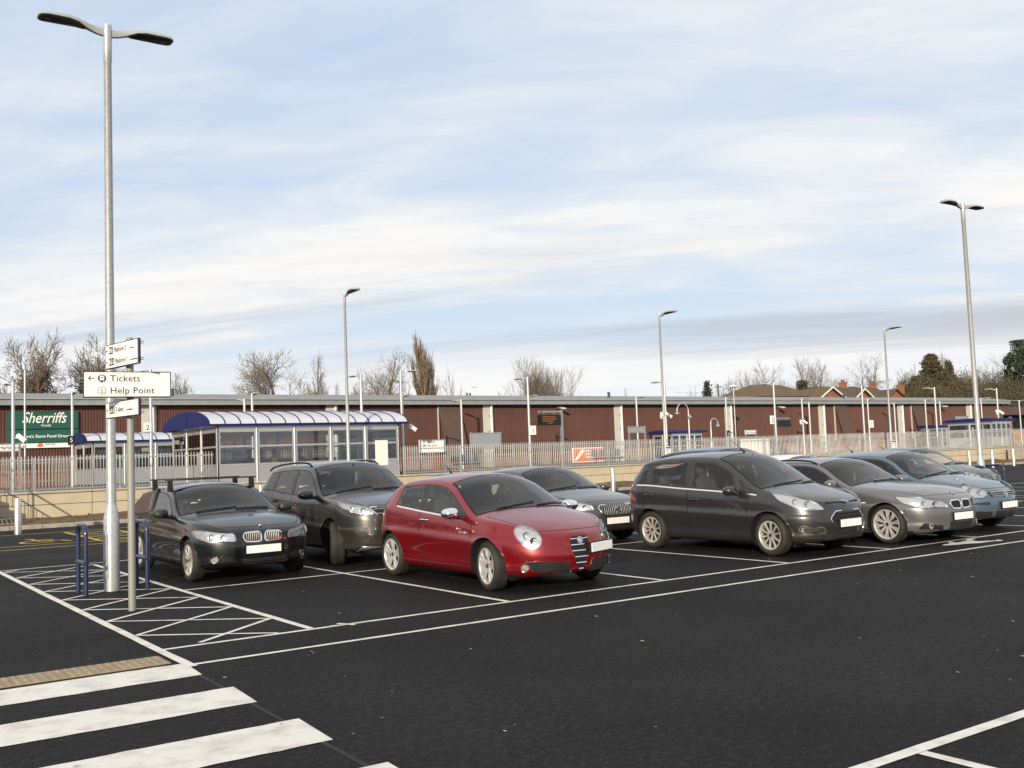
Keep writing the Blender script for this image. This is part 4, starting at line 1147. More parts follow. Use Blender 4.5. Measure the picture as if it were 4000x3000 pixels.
HATCH5 = dict(   # grey-beige hatch with wide slatted grille
    L=4.37, W=.885, H=1.44, fa=1.38, ra=-1.27, Rw=.315, tw=.205, rim=.225, pf=2.5, ef=.85, tumble=.34,
    zc=[(-2.18, 1.22), (-1.7, 1.33), (-1.0, 1.42), (-.4, 1.44), (.0, 1.425), (.25, 1.37), (.6, 1.20), (.92, 1.03), (1.02, .99), (1.15, .97), (1.5, .91), (1.85, .86), (2.08, .805), (2.18, .76)],
    ze=[(-2.18, 1.14), (-1.7, 1.24), (-1.0, 1.33), (-.4, 1.355), (-.05, 1.33), (.2, 1.25), (.55, 1.06), (.8, .95), (.95, .905), (1.15, .885), (1.5, .845), (1.85, .80), (2.08, .75), (2.18, .71)],
    zs=[(-2.18, 1.0), (-1.4, .985), (-.8, .95), (.2, .90), (.9, .87), (1.4, .81), (1.8, .74), (2.18, .62)],
    zb=[(-2.18, .32), (-1.8, .22), (-1, .18), (1, .18), (1.7, .18), (2.18, .22)],
    nose=[(.1, .12), (.2, .05), (.32, .01), (.45, 0), (.58, .008), (.7, .03), (.82, .09), (1, .3)],
    tail=[(.1, .06), (.3, 0), (.75, 0), (1.0, .08), (1.2, .30), (1.45, .62)],
    cowl=.92, wtop=.06, wbow=.12, windows=[(-.40, -.44, None, None, 'car_glass'), (-1.3, -1.18, -.5, -.52, 'car_glass')],
    rearwin=(0.98, 1.31, .64), doors=[(-.46, .85, .28), (-1.3, -.48, .28)], bonnet=(1.05, 1.92, .07), bumper_z=.60,
    mirror_x=.62, rimmat='alloy', spokes=(5, 1.0, .2), badge=('ring', 0, .615, .13), badge_off=.014, plate=(-.02, .42),
    parts=[
        dict(proj='front', poly=[(-.40, .62), (-.36, .655), (.36, .655), (.40, .62), (.33, .505), (.27, .485), (-.27, .485), (-.33, .505)], mat='gap_black', name='grille', dz=.045, mirror=False, off=.006, r=.02, border=('chrome', .010), bars=(19, 'lamp_back', .006), vbars=True),
        dict(proj='front', poly=[(-.33, .49), (-.30, .49), (.33, .65), (.30, .65)], mat='chrome', name='diagonal_bar', dz=.045, mirror=False, off=.014, skirt=.006, r=.004),
        dict(proj=22, poly=dg(22, [(2.03, .46, .585), (2.0, .50, .67), (1.78, .74, .755), (1.55, .84, .79), (1.62, .82, .70), (1.9, .70, .59)]), mat='lamp_bowl', name='headlight', dz=.04, off=.005, res=.03, lens=True, r=.03, border=('lamp_dark', .008),
             bowls=[(*dg(22, [(1.96, .60, .645)])[0], .036, 'lamp_dark'), (*dg(22, [(1.84, .70, .68)])[0], .036, 'lamp_dark')]),
        dict(proj='front', poly=[(-.62, .24), (-.55, .345), (.55, .345), (.62, .24), (.5, .215), (-.5, .215)], mat='gap_black', name='air_intake', mirror=False, off=.003, bars=(5, 'black_plastic', .006)),
    ])
MPV = dict(      # grey high-roofed hatch
    L=4.08, W=.876, H=1.60, fa=1.22, ra=-1.27, Rw=.312, tw=.20, rim=.215, gap=.055, pf=2.5, ef=.85, tumble=.26, curv=.12,
    zc=[(-2.04, 1.48), (-1.6, 1.545), (-1.0, 1.59), (-.4, 1.60), (.05, 1.585), (.3, 1.53), (.7, 1.32), (1.06, 1.11), (1.14, 1.075), (1.25, 1.045), (1.5, 1.0), (1.75, .945), (1.95, .88), (2.04, .83)],
    ze=[(-2.04, 1.40), (-1.6, 1.465), (-1.0, 1.505), (-.4, 1.52), (.0, 1.50), (.25, 1.43), (.6, 1.24), (.92, 1.04), (1.08, .985), (1.25, .955), (1.5, .925), (1.75, .87), (1.95, .81), (2.04, .77)],
    zs=[(-2.04, 1.06), (-1.4, 1.05), (-.6, 1.0), (.3, .95), (1.0, .90), (1.4, .84), (1.75, .76), (2.04, .64)],
    zb=[(-2.04, .34), (-1.7, .22), (-1, .18), (1, .18), (1.6, .18), (2.04, .22)],
    nose=[(.1, .12), (.2, .05), (.32, .01), (.45, 0), (.6, .01), (.72, .03), (.85, .10), (1, .3)],
    tail=[(.1, .06), (.3, 0), (.85, 0), (1.1, .05), (1.35, .22), (1.6, .42)],
    cowl=1.08, wtop=.10, wbow=.13, windows=[(-.34, -.36, .62, .50, 'car_glass'), (-1.30, -1.26, -.46, -.46, 'car_glass'), (-1.62, -1.52, -1.36, -1.33, 'car_glass'), (.70, .60, None, None, 'car_glass')], amin=.03,
    rearwin=(1.08, 1.47, .64), doors=[(-.40, .80, .28), (-1.42, -.42, .28)], bonnet=(1.16, 1.86, .09), bumper_z=.60, belt_chrome=(-1.60, 1.0),
    mirror_x=.60, mirror_dz=.06, mirror_s=(.11, .12, .075), rimmat='alloy_dirty', spokes=(10, .62), aerial=(.12, .28), handle_dz=-.14,
    badge=('oval', 0, .785, .07), badge_off=.012, plate=(.0, .475), steer=R(-4), side_line=[(x, .83+.018*x*-1) for x in np.linspace(-1.45, .7, 12)],
    wipers=[((-.55, .02), (.2, .10)), ((.1, .02), (.66, .10))], tail_lamp=[(-1.98, .80), (-2.2, .80), (-2.2, 1.14), (-1.83, 1.08), (-1.86, .95)], tail_lamp_rear=[(.56, .80), (.86, .80), (.84, 1.12), (.62, 1.10)],
    parts=[
        dict(proj='front', poly=[(-.40, .52), (-.29, .625), (.29, .625), (.40, .52), (.30, .395), (-.30, .395)], mat='gap_black', name='grille', dz=.03, mirror=False, off=.006, r=.03, border=('chrome', .010), bars=(5, 'black_plastic', .008)),
        dict(proj='front', poly=[(-.42, .712), (-.40, .735), (.40, .735), (.42, .712)], mat='gap_black', name='air_slot', dz=.055, mirror=False, off=.004),
        dict(proj=28, poly=dg(28, [(1.86, .44, .64), (1.80, .52, .735), (1.50, .78, .895), (1.30, .84, .925), (1.38, .82, .79), (1.70, .73, .645)]), mat='lamp_bowl', name='headlight', dz=.05, off=.006, res=.03, lens=True, r=.03, border=('lamp_back', .006),
             bowls=[(*dg(28, [(1.76, .64, .72)])[0], .05, 'lamp_back'), (*dg(28, [(1.62, .74, .76)])[0], .045, 'lamp_back')]),
        dict(proj=20, poly=dg(20, [(1.9, .46, .35), (1.9, .50, .43), (1.72, .76, .46), (1.70, .77, .40), (1.78, .72, .34)]), mat='black_plastic', name='fog_light_housing', off=.004, r=.02, border=('lamp_back', .007), bowls=[(*dg(20, [(1.76, .74, .40)])[0], .032, 'lamp_bowl')]),
        dict(proj='front', poly=[(-.52, .24), (-.48, .315), (.48, .315), (.52, .24)], mat='gap_black', name='air_intake', mirror=False, off=.003, bars=(4, 'black_plastic', .006)),
    ])
ESTATE = dict(   # grey estate with roof rails
    L=4.52, W=.905, H=1.43, fa=1.46, ra=-1.30, Rw=.318, tw=.225, rim=.240, gap=.04, pf=2.7, ef=.85, tumble=.33, flare=.025,
    zc=[(-2.26, 1.31), (-1.7, 1.37), (-1.0, 1.41), (-.5, 1.42), (-.05, 1.40), (.2, 1.35), (.5, 1.19), (.80, 1.02), (.90, .985), (1.05, .97), (1.5, .93), (1.9, .89), (2.15, .825), (2.26, .77)],
    ze=[(-2.26, 1.24), (-1.7, 1.30), (-1.0, 1.335), (-.5, 1.345), (-.1, 1.32), (.15, 1.24), (.45, 1.07), (.7, .95), (.85, .90), (1.05, .885), (1.5, .865), (1.9, .825), (2.15, .76), (2.26, .715)],
    zs=[(-2.26, .95), (-1.5, .95), (-.8, .93), (.2, .90), (.8, .87), (1.4, .81), (1.9, .73), (2.26, .61)],
    zb=[(-2.26, .32), (-1.9, .22), (-1, .18), (1, .18), (1.8, .16), (2.26, .19)],
    nose=[(.1, .10), (.18, .05), (.3, .01), (.42, 0), (.56, .008), (.68, .03), (.82, .11), (1, .3)],
    tail=[(.1, .06), (.3, 0), (.75, 0), (1.0, .08), (1.2, .26), (1.45, .48)],
    cowl=.80, wtop=0.0, wbow=.11, windows=[(-.46, -.50, None, None, 'car_glass'), (-1.30, -1.26, -.56, -.58, 'car_glass'), (-1.9, -1.72, -1.38, -1.34, 'tinted_glass')],
    rearwin=(0.96, 1.31, .64), doors=[(-.51, .76, .28), (-1.34, -.53, .28)], bonnet=(.92, 2.0, .07), bumper_z=.58,
    mirror_x=.50, rimmat='alloy', spokes=(10, .55, .10), badge=('quartered', 0, .66, .075), badge_top=(2.10, 0), plate=(.0, .43),
    wipers=[((-.3, .02), (.3, .06)), ((.2, .02), (.6, .06))],
    parts=[
        dict(proj='front', poly=[(.025, .53), (.03, .615), (.06, .64), (.25, .63), (.27, .59), (.23, .525), (.06, .515)], mat='gap_black', name='grille', dz=.04, off=.006, r=.025, border=('chrome', .016)),
        dict(proj=22, poly=dg(22, [(2.12, .33, .535), (2.1, .35, .63), (1.84, .70, .705), (1.55, .84, .73), (1.66, .82, .62), (1.95, .70, .535)]), mat='lamp_bowl', name='headlight', dz=.04, off=.005, res=.03, lens=True, r=.03, border=('lamp_dark', .007),
             bowls=[(*dg(22, [(2.0, .50, .595)])[0], .042, 'lamp_dark'), (*dg(22, [(1.9, .64, .61)])[0], .044, 'lamp_back')]),
        dict(proj='front', poly=[(-.34, .21), (-.30, .35), (.30, .35), (.34, .21)], mat='gap_black', name='air_intake', mirror=False, off=.003, bars=(5, 'black_plastic', .006)),
        dict(proj='front', poly=[(.42, .22), (.46, .30), (.72, .345), (.76, .25)], mat='gap_black', name='air_intake', off=.003, bowls=[(.64, .295, .035, 'lamp_bowl')]),
        dict(proj='side', poly=[(1.02, .655), (1.10, .655), (1.10, .672), (1.02, .672)], mat='plate_white', name='indicator', off=.004),
    ])
FAMILY = dict(   # blue family hatch
    L=4.20, W=.88, H=1.485, fa=1.31, ra=-1.27, Rw=.312, tw=.20, rim=.215, pf=2.4, ef=.85, tumble=.31,
    zc=[(-2.10, 1.34), (-1.6, 1.42), (-1.0, 1.47), (-.4, 1.485), (.0, 1.47), (.28, 1.41), (.62, 1.23), (.95, 1.05), (1.04, 1.01), (1.15, .99), (1.5, .93), (1.8, .885), (2.0, .815), (2.10, .76)],
    ze=[(-2.10, 1.26), (-1.6, 1.335), (-1.0, 1.385), (-.4, 1.40), (0, 1.375), (.25, 1.295), (.55, 1.10), (.82, .96), (.98, .915), (1.15, .90), (1.5, .86), (1.8, .825), (2.0, .755), (2.10, .71)],
    zs=[(-2.10, .98), (-1.4, .97), (-.8, .945), (.2, .905), (.9, .87), (1.4, .81), (1.8, .73), (2.10, .60)],
    zb=[(-2.10, .34), (-1.7, .22), (-1, .18), (1, .18), (1.65, .18), (2.10, .22)],
    nose=[(.1, .12), (.2, .05), (.32, .01), (.42, 0), (.54, .006), (.66, .03), (.8, .11), (1, .3)],
    tail=[(.1, .06), (.3, 0), (.8, 0), (1.05, .06), (1.25, .25), (1.5, .52)],
    cowl=.94, wtop=.08, wbow=.12, windows=[(-.38, -.42, None, None, 'car_glass'), (-1.32, -1.22, -.48, -.50, 'car_glass')],
    rearwin=(0.98, 1.35, .64), doors=[(-.44, .86, .28), (-1.36, -.46, .28)], bonnet=(1.06, 1.86, .08), bumper_z=.58, aerial=(-1.1, .17),
    mirror_x=.62, rimmat='alloy_dirty', spokes=(9, .7), badge=('vw', 0, .655, .125), badge_off=.016, plate=(.06, .46), seats='seat_grey',
    parts=[
        dict(proj='front', poly=[(-.42, .645), (.42, .645), (.37, .555), (-.37, .555)], mat='gap_black', name='grille', dz=.055, mirror=False, off=.005, r=.02, bars=(3, 'lamp_back', .010)),
        dict(proj=22, poly=egg(22, (1.86, .60, .66), .20, .112, 16, pinch=-.2), mat='lamp_bowl', name='headlight', dz=.05, off=.005, res=.03, lens=True, border=('lamp_dark', .007),
             bowls=[(*dgp(22, (1.86, .60, .66), .06, .02), .06, 'lamp_back'), (*dgp(22, (1.86, .60, .66), -.07, -.02), .052, 'lamp_back')]),
        dict(proj='front', poly=[(-.32, .235), (-.30, .365), (.30, .365), (.32, .235)], mat='gap_black', name='air_intake', mirror=False, off=.003, bars=(5, 'black_plastic', .006)),
        dict(proj='front', poly=[(.38, .24), (.38, .36), (.62, .37), (.70, .33), (.66, .25)], mat='gap_black', name='air_intake', off=.003, bars=(5, 'black_plastic', .006)),
        dict(proj=20, poly=dg(20, [(2.0, .42, .475), (2.0, .42, .525), (1.7, .80, .535), (1.68, .80, .485)]), mat='black_plastic', name='bumper_strip', off=.012, r=.012, skirt=.014),
    ])
car_paint('red_paint', (0.20, 0.002, 0.007), 0.42, 0.26, gl=.08, gtop=.3)
car_paint('black_paint', (0.005, 0.008, 0.0095), 0.25, 0.28, gl=.12, gtop=.5)
car_paint('gunmetal_paint', (0.050, 0.047, 0.045), 0.6, 0.30, gl=.3, gtop=.6)
car_paint('taupe_paint', (0.080, 0.078, 0.078), 0.6, 0.30, gl=.3, gtop=.5)
car_paint('graphite_paint', (0.042, 0.041, 0.0425), 0.6, 0.30, gl=.22, gtop=.45)
car_paint('steel_paint', (0.165, 0.163, 0.168), 0.6, 0.30, gl=.35, gtop=.5)
car_paint('blue_paint', (0.100, 0.152, 0.196), 0.55, 0.36, gl=.3, gtop=.45)
car_paint('navy_paint', (0.010, 0.018, 0.06), 0.4, 0.32, gl=.3, gtop=.45)
car_paint('white_paint', (0.72, 0.73, 0.74), 0.0, 0.4, gl=.2, gtop=.4)
car_paint('slate_paint', (0.018, 0.028, 0.042), 0.5, 0.36, gl=.3, gtop=.45)

def roof_rails(c, root, x0, x1, inset=.04, h=.045, mt='gap_black'):
    for sg in (-1, 1):
        m = MB(); xs = np.linspace(x0, x1, 16); pts = []
        for i, x in enumerate(xs):
            z = float(c.ze(x)); y = float(c.side(x, z))-inset
            k = math.sin(PI*i/15)**.25 if 0 < i < 15 else 0
            pts.append((x, sg*y, z+.015+h*k))
        m.tube(pts, .016, 8); m.build('roof_rail', M[mt], root, smooth=50)
def x_compact(root, c):
    # aero roof bars on clamp feet
    for x in (-.12, -.95):
        z = float(c.zc(x)); y = float(c.side(x, float(c.ze(x))))-.02
        m = MB(); m.cbox(x, 0, z+.070, .06, 2*y+.16, .024, .010); bar = m.build('roof_bar', M['black_plastic'], root, smooth=50)
        for sg in (-1, 1):
            m = MB(); m.prism([(x-.05, float(c.ze(x))-.03), (x-.03, z+.062), (x+.03, z+.062), (x+.07, float(c.ze(x))-.03)], sg*(y-.035), sg*(y+.03), 'y'); m.build('clamp_foot', M['gap_black'], bar)
    # loose dark sheet hung over the rear quarter window on the driver's side
    h = [(-1.62, 1.26), (-.62, 1.33), (-.56, 1.02), (-.80, .95), (-1.30, .93), (-1.85, .92)]
    o = c.patch('side', round_poly(h, .05), .02, 'window_cover', M['cover_cloth'], root, -1, res=.05, skirt=.015, lift=lambda u, v: .018*math.sin(u*9+v*5))
def x_suv(root, c): roof_rails(c, root, -1.75, .05, .05, .055)
def x_estate(root, c):
    roof_rails(c, root, -2.0, .0, .03, .03)
    mx_, mz_ = c.S['wtop']+.25, float(c.zc(c.S['wtop']))-.20     # paper tree on the mirror
    m = MB(); m.prism([(-.035, -.10), (-.012, -.10), (-.012, -.13), (.012, -.13), (.012, -.10), (.035, -.10), (.022, -.06), (.03, -.055), (.015, -.02), (.02, -.018), (0, .03), (-.02, -.018), (-.015, -.02), (-.03, -.055), (-.022, -.06)], mx_-.002, mx_+.002, 'x')
    m.xform(Matrix.Translation((0, 0, mz_-.06)) @ Matrix.Scale(1.3, 4, Vector((0, 0, 1)))); m.build('air_freshener', M['yellow_paper'], root)
def x_suv_all(root, c):
    x_suv(root, c)
    mx_, mz_ = c.S['wtop']+.30, float(c.zc(c.S['wtop']))-.26
    m = MB(); m.cbox(mx_, 0, mz_, .01, .045, .16, .004); m.build('air_freshener', M['badge_white'], root)
mat('cover_cloth', (0.055, 0.03, 0.028), 0.7, col2=(0.08, 0.045, 0.04), nscale=8)

FWD = -PI/2      # bonnet towards the driving lane (-y)
def parked(name, label, S, paint, x, y, dr=0.0, extra=None, sc=1.0):
    S = dict(S); S['parts'] = [dict(p) for p in S['parts']]
    for p in S['parts']:
        if p.get('border') and p['border'][0] == 'paint': p['border'] = (paint, p['border'][1])
    root, c = build_car(name, label, S, M[paint], (x, y, 0), FWD+R(dr), extra=extra)
    root.scale = (sc, sc, sc)
    return root
CARS = dict(
    red=('hatchback_car', 'red three door hatchback with chrome mirrors and a shield shaped grille', HATCH3, 'red_paint', 3.60, 2.20, 0, None),
    black=('hatchback_car', 'black hatchback with roof bars and a cloth over its rear side window', COMPACT, 'black_paint', 1.26, 6.78, 0, x_compact),
    suv=('sport_utility_car', 'dark grey sport utility car with roof rails, behind the red hatchback', SUV, 'gunmetal_paint', 3.68, 6.95, 0, x_suv_all),
    volvo=('hatchback_car', 'grey hatchback with slatted grille and diagonal chrome bar, behind and right of the red hatchback', HATCH5, 'taupe_paint', 7.95, 6.7, 0, None),
    mpv=('people_carrier', 'tall dark grey people carrier with hexagonal grille and ten spoke wheels', MPV, 'graphite_paint', 8.58, 2.10, 3, None),
    estate=('estate_car', 'silver grey estate car with roof rails and yellow air freshener', ESTATE, 'steel_paint', 11.15, 2.0, 0, x_estate),
    blue=('hatchback_car', 'light blue hatchback with large oval headlamps, next to the silver estate car', FAMILY, 'blue_paint', 13.5, 2.4, 0, None),
    navy=('people_carrier', 'navy blue car with only its roof showing over the tall people carrier', SUV, 'navy_paint', 13.5, 6.9, 0, None),
    white=('hatchback_car', 'white car of which only the roof shows beyond the grey people carrier', HATCH5, 'white_paint', 16.0, 6.9, 0, None),
    slate=('hatchback_car', 'dark slate blue hatchback parked behind the blue hatchback by the lamp column', FAMILY, 'slate_paint', 20.7, 6.7, 0, None),
)
# ------------------------------------------------------------------ street furniture, fence, shelters, warehouse
mat('galv_lamp', (.54, .55, .55), .34, .5, col2=(.41, .42, .425), nscale=20, ndetail=7)
mat('lamp_grey', (.36, .37, .37), .45, .2)
mat('lamp_under', (.030, .022, .018), .6)
mat('led', (.09, .09, .085), .4)
mat('sign_white', (.80, .78, .72), .4)
mat('sign_plum', (.035, .015, .04), .45)
mat('post_tan', (.25, .245, .22), .55, .1)
mat('hoop_blue', (.010, .018, .065), .35, coat=.4)
mat('navy_roof', (.008, .012, .09), .55, spec=.25)
mat('roof_translucent', (.80, .81, .84), .3, col2=(.72, .73, .77), nscale=1.2)
def translucent(name, col, k):
    m = bpy.data.materials[name]; nt = m.node_tree; N = nt.nodes; L = nt.links; b = N['Principled BSDF']; out = N['Material Output']
    t = N.new('ShaderNodeBsdfTranslucent'); t.inputs[0].default_value = (*col, 1); mx = N.new('ShaderNodeMixShader'); mx.inputs[0].default_value = k
    L.new(b.outputs[0], mx.inputs[1]); L.new(t.outputs[0], mx.inputs[2]); L.new(mx.outputs[0], out.inputs[0])
translucent('roof_translucent', (.85, .88, .94), .4)
mat('alu', (.56, .56, .55), .35, .7)
mat('panel_grey', (.27, .275, .29), .5)
mat('yellow_rail', (.62, .38, .02), .45)
mat('bollard_steel', (.62, .62, .60), .35, .85, col2=(.5, .5, .48), nscale=10)
mat('yellow_band', (.75, .42, .04), .5)
glass('shelter_glass', (.88, .90, .90), 1.2)
mat('screen_black', (.008, .008, .009), .3)
mat('cctv_white', (.70, .69, .66), .4)
mat('banner_white', (.74, .72, .69), .6)
mat('banner_orange', (.62, .14, .03), .6)
mat('banner_grey', (.30, .30, .31), .6)
mat('bench_steel', (.12, .14, .16), .5, .4)
mat('bin_black', (.02, .02, .02), .5)
def led_mat():
    m = bpy.data.materials.new('led_text'); m.use_nodes = True; M['led_text'] = m
    b = m.node_tree.nodes['Principled BSDF']; b.inputs['Base Color'].default_value = (.1, .03, .01, 1)
    b.inputs['Emission Color'].default_value = (1, .32, .06, 1); b.inputs['Emission Strength'].default_value = .35
led_mat()

def lum_head(length=1.0, w=.34, t=.09):
    """flat street lantern growing out of the column along +x"""
    m = MB(); vs_ = []; fs_ = []; prof = [(0, .035, -.02, .11), (.12, .035, .0, .10), (.26, .05, .05, .075), (.40, .11, .095, .06), (.55, .155, .105, .06), (.85, .165, .10, .055), (.96, .14, .095, .05), (1.0, .09, .09, .035)]
    for (s, hw, z, th) in prof:
        x = s*length; hw *= w/.34; vs_ += [(x, -hw, z), (x, -hw*.75, z+th), (x, hw*.75, z+th), (x, hw, z), (x, hw*.86, z-.012), (x, -hw*.86, z-.012)]
    n = 6
    for i in range(len(prof)-1):
        for j in range(n): fs_.append((i*n+j, i*n+(j+1) % n, (i+1)*n+(j+1) % n, (i+1)*n+j))
    fs_ += [tuple(range(6)), tuple(range(7*6, 8*6))]
    m.add(vs_, fs_); return m
HEAD = lum_head().mesh('lantern', M['lamp_grey'], smooth=40)
ub = MB(); ub.add([(.30, -.05, .045), (.42, -.105, .078), (.9, -.14, .082), (.97, -.11, .078), (.97, .11, .078), (.9, .14, .082), (.42, .105, .078), (.30, .05, .045)], [tuple(range(8))])
UND = ub.mesh('lantern_underside', M['lamp_under'])
lb = MB()
for k in range(3): lb.box(.62+.1*k, .69+.1*k, -.07, .07, .068, .074)
LEDS = lb.mesh('led_panel', M['led'])
def column(name, label, loc, h, r0, r1, heads, group=None, base=None, sc=1.0, cat='street lamp'):
    o = thing(name, label, cat, loc, 0, group)
    m = MB()
    if base: hb, rb = base; m.lathe([(rb, -.02), (rb, hb), (r0*1.25, hb+.10), (r0*1.02, hb+.16), (r0, hb+.18), (r1, h-.55), (r1*1.12, h-.54), (r1*1.12, h)], 20)
    else: m.lathe([(r0, -.02), (r1, h)], 12)
    m.build('column', M['galv_lamp'], o, smooth=35)
    if base and base[1] > .08:
        d = MB(); d.cbox(0, -base[1]-.001, .48, .085, .02, .62, .006); d.build('access_door', M['galv_lamp'], o, rz=R(-60))
    for az in heads:
        hh = link('lantern', HEAD, o, (math.cos(az)*r1*.8, math.sin(az)*r1*.8, h-.16*sc), az); hh.scale = (sc, sc, sc)
        link('lantern_underside', UND, hh, (0, 0, -.006))
        link('led_panel', LEDS, hh, (0, 0, 0))
    return o
# tall double lamps in the car park
column('street_lamp', 'tall galvanised double headed lamp column behind the Tickets sign', (-.70, 5.23, 0), 8.08, .066, .054, (PI, 0), 'car park lamp columns', (1.02, .104), .88)
column('street_lamp', 'tall galvanised double headed lamp column behind the light blue hatchback', (21.6, 5.47, 0), 8.1, .066, .054, (PI, 0), 'car park lamp columns', (1.02, .104), .88)
for (px, lab) in ((1334, 'in front of the large waiting shelter'), (2567, 'behind the tall grey people carrier'), (3448, 'behind the silver estate car')):
    p = onY(px, {1334: 1139, 2567: 1222, 3448: 1281}[px], 25.6)
    column('street_lamp', 'tall single headed galvanised lamp column '+lab, (p.x+.12, 25.6, .1), p.z-.1, .072, .045, (R(-90),), 'single lamp columns on the verge', (1.0, .11), 1.1)
# slim platform lamps: one row on each platform
NEAR_L = ['beside the station name sign', 'just behind the Tickets board', 'behind the middle of the large shelter', 'carrying the white number 1 sign by the gantry screen', 'carrying a pair of cameras behind the people carrier', 'beside the unlit black screen', 'behind the silver estate car', 'behind the roof of the light blue hatchback', 'rising above the glazed end shelter']
FAR_L = ['at the gable of the second shelter', 'over the left half of the large shelter roof', 'at the right end of the large shelter', 'hidden behind the number 1 lamp', 'behind the small blank poster frame', 'beside the small black square sign', 'with cameras right of the unlit screen', 'carrying the far number 1 sign', 'left of the smaller far shelter', 'between the far shelters and the double lamp']
BACK_L = ['above the large shelter roof', 'beside the leaning panel left of the poster frame', 'between the unlit screen and a pilaster', 'left of the far pilaster with the red mark', 'beyond the furthest blue roofed shelter']
near_top = [(47, 1491), (584, 1441), (1406, 1461), (2058, 1472), (2592, 1487), (3019, 1495), (3364, 1505), (3648, 1512), (3891, 1516)]
for i, (px, py) in enumerate(near_top):
    p = onY(px, py, 28.0)
    column('platform_lamp', 'slim near platform lamp '+NEAR_L[i], (p.x+.03, 28.0, 1.0), p.z-1.0, .065, .055, (R(95),), 'lamps along the near platform', None, .8)
for i, (px, py) in enumerate(((279, 1533), (982, 1537), (1568, 1545), (2062, 1545), (2483, 1550), (2833, 1552), (3130, 1556), (3387, 1558), (3612, 1560), (3830, 1554))):
    p = onY(px, py, 40.0)
    column('platform_lamp', 'slim far platform lamp '+FAR_L[i], (p.x+.03, 40.0, 1.0), p.z-1.0, .07, .06, (R(-88),), 'lamps along the far platform', None, .8)
for i, (px, py) in enumerate(((952, 1558), (1799, 1560), (3158, 1571), (3491, 1573), (3669, 1567))):
    p = onY(px, py, 43.3)
    column('platform_lamp', 'slim lamp by the warehouse wall '+BACK_L[i], (p.x+.03, 43.3, 1.0), p.z-1.0, .075, .065, (R(95),), 'lamps by the warehouse wall', None, .8)
p = onY(1564, 1447, 29.5); column('platform_lamp', 'taller slim lamp beside the right end of the large waiting shelter', (p.x, 29.5, 1.0), p.z-1.0, .06, .05, (R(-20),), None, None, .7)
p = onY(91, 1446, 30); column('platform_lamp', 'thin pale pole without a lantern arm beside the station name sign', (p.x+.05, 30, 1.0), p.z-1.0, .04, .035, (), None, None)
p = onY(3979, 1563, 40); column('platform_lamp', 'slim far lamp with two opposed heads beyond the glazed shelter', (p.x+.05, 40, 1.0), p.z-1.0, .07, .06, (R(-20), R(160)), None, None, .62)
# thin pole with disc lantern
p = onY(2862, 1508, 40.6); o = thing('platform_lamp', 'thin pole with a round disc lantern beside a white pilaster', 'street lamp', (p.x+.06, 40.6, 1.0))
m = MB(); m.lathe([(.05, 0), (.035, p.z-1.1)], 10); m.build('column', M['galv_lamp'], o, smooth=40)
m = MB(); m.lathe([(.05, p.z-1.12), (.32, p.z-1.05), (.30, p.z-.98), (.10, p.z-.90), (0, p.z-.88)], 18); m.build('lantern', M['cctv_white'], o, smooth=40)
# swan-neck heritage lamps
def swan(px, py, Y, rad, side, both, lab):
    p = onY(px, py, Y); h = p.z-1.0
    o = thing('swan_neck_lamp', lab, 'street lamp', (p.x, Y, 1.0))
    m = MB(); m.lathe([(.085, 0), (.085, h*.42), (.06, h*.45), (.04, h*.5), (.035, h-(0 if both else rad))], 12)
    pts = [(side*rad*(1-math.cos(a))*1.0, 0, h-rad*(0 if both else 1)-(rad*.25 if both else 0)+math.sin(a)*rad*.95) for a in np.linspace(0, PI, 14)]
    m.tube(pts, .03, 8); m.build('column', M['galv_lamp'], o, smooth=50)
    ends = [pts[-1]]+([(0, -.09, h-.75*rad)] if both else [])
    for e in ends:
        k = MB(); k.lathe([(.03, .0), (.04, -.03), (.10, -.12), (.125, -.17), (.08, -.21), (0, -.225)], 14, o=e); k.build('lantern', M['galv'], o, smooth=40)
    return o
swan(2688, 1597, 29.6, .42, -1, True, 'swan neck lamp with two white bell lanterns behind the fence')
swan(2775, 1634, 29.8, .28, 1, False, 'single white bell lantern on a hooked swan neck column')

# ---- fingerpost at the crossing
pz = onZ(517, 2385); fp = thing('sign_post', 'tan round signpost carrying white direction signs for tickets, platforms and toilets', 'signpost', (pz.x, pz.y, 0))
ZPOST = onY(500, 1318, pz.y).z
m = MB(); m.lathe([(.043, -.02), (.043, ZPOST-.02), (.038, ZPOST-.005), (0, ZPOST)], 18); m.build('post', M['post_tan'], fp, smooth=40)
def sign_panel(parent, w, h, name='sign_board', t=.035, frame=.012):
    m = MB(); m.cbox(0, 0, 0, w, t, h, .004); b = m.build(name, M['sign_plum'], parent)
    f = MB(); f.cbox(0, -t/2-.0015, 0, w-2*frame, .004, h-2*frame, .001); f.build('sign_face', M['sign_white'], b)
    return b
def arrow(parent, x, z, s, y=-.022):
    m = MB(); t = s*.07
    m.prism([(x, z-t), (x+s, z-t), (x+s, z+t), (x, z+t)], y-.003, y, 'y')
    for sg in (-1, 1):
        a = (x-s*.03, z); b = (x+s*.38, z+sg*s*.42); d = Vector((b[0]-a[0], b[1]-a[1])).normalized(); n = Vector((-d.y, d.x))*t
        m.prism([(a[0]-n.x, a[1]-n.y), (b[0]-n.x, b[1]-n.y), (b[0]+n.x, b[1]+n.y), (a[0]+n.x, a[1]+n.y)], y-.0035, y-.0003, 'y')
    return m.build('arrow', M['sign_plum'], parent)
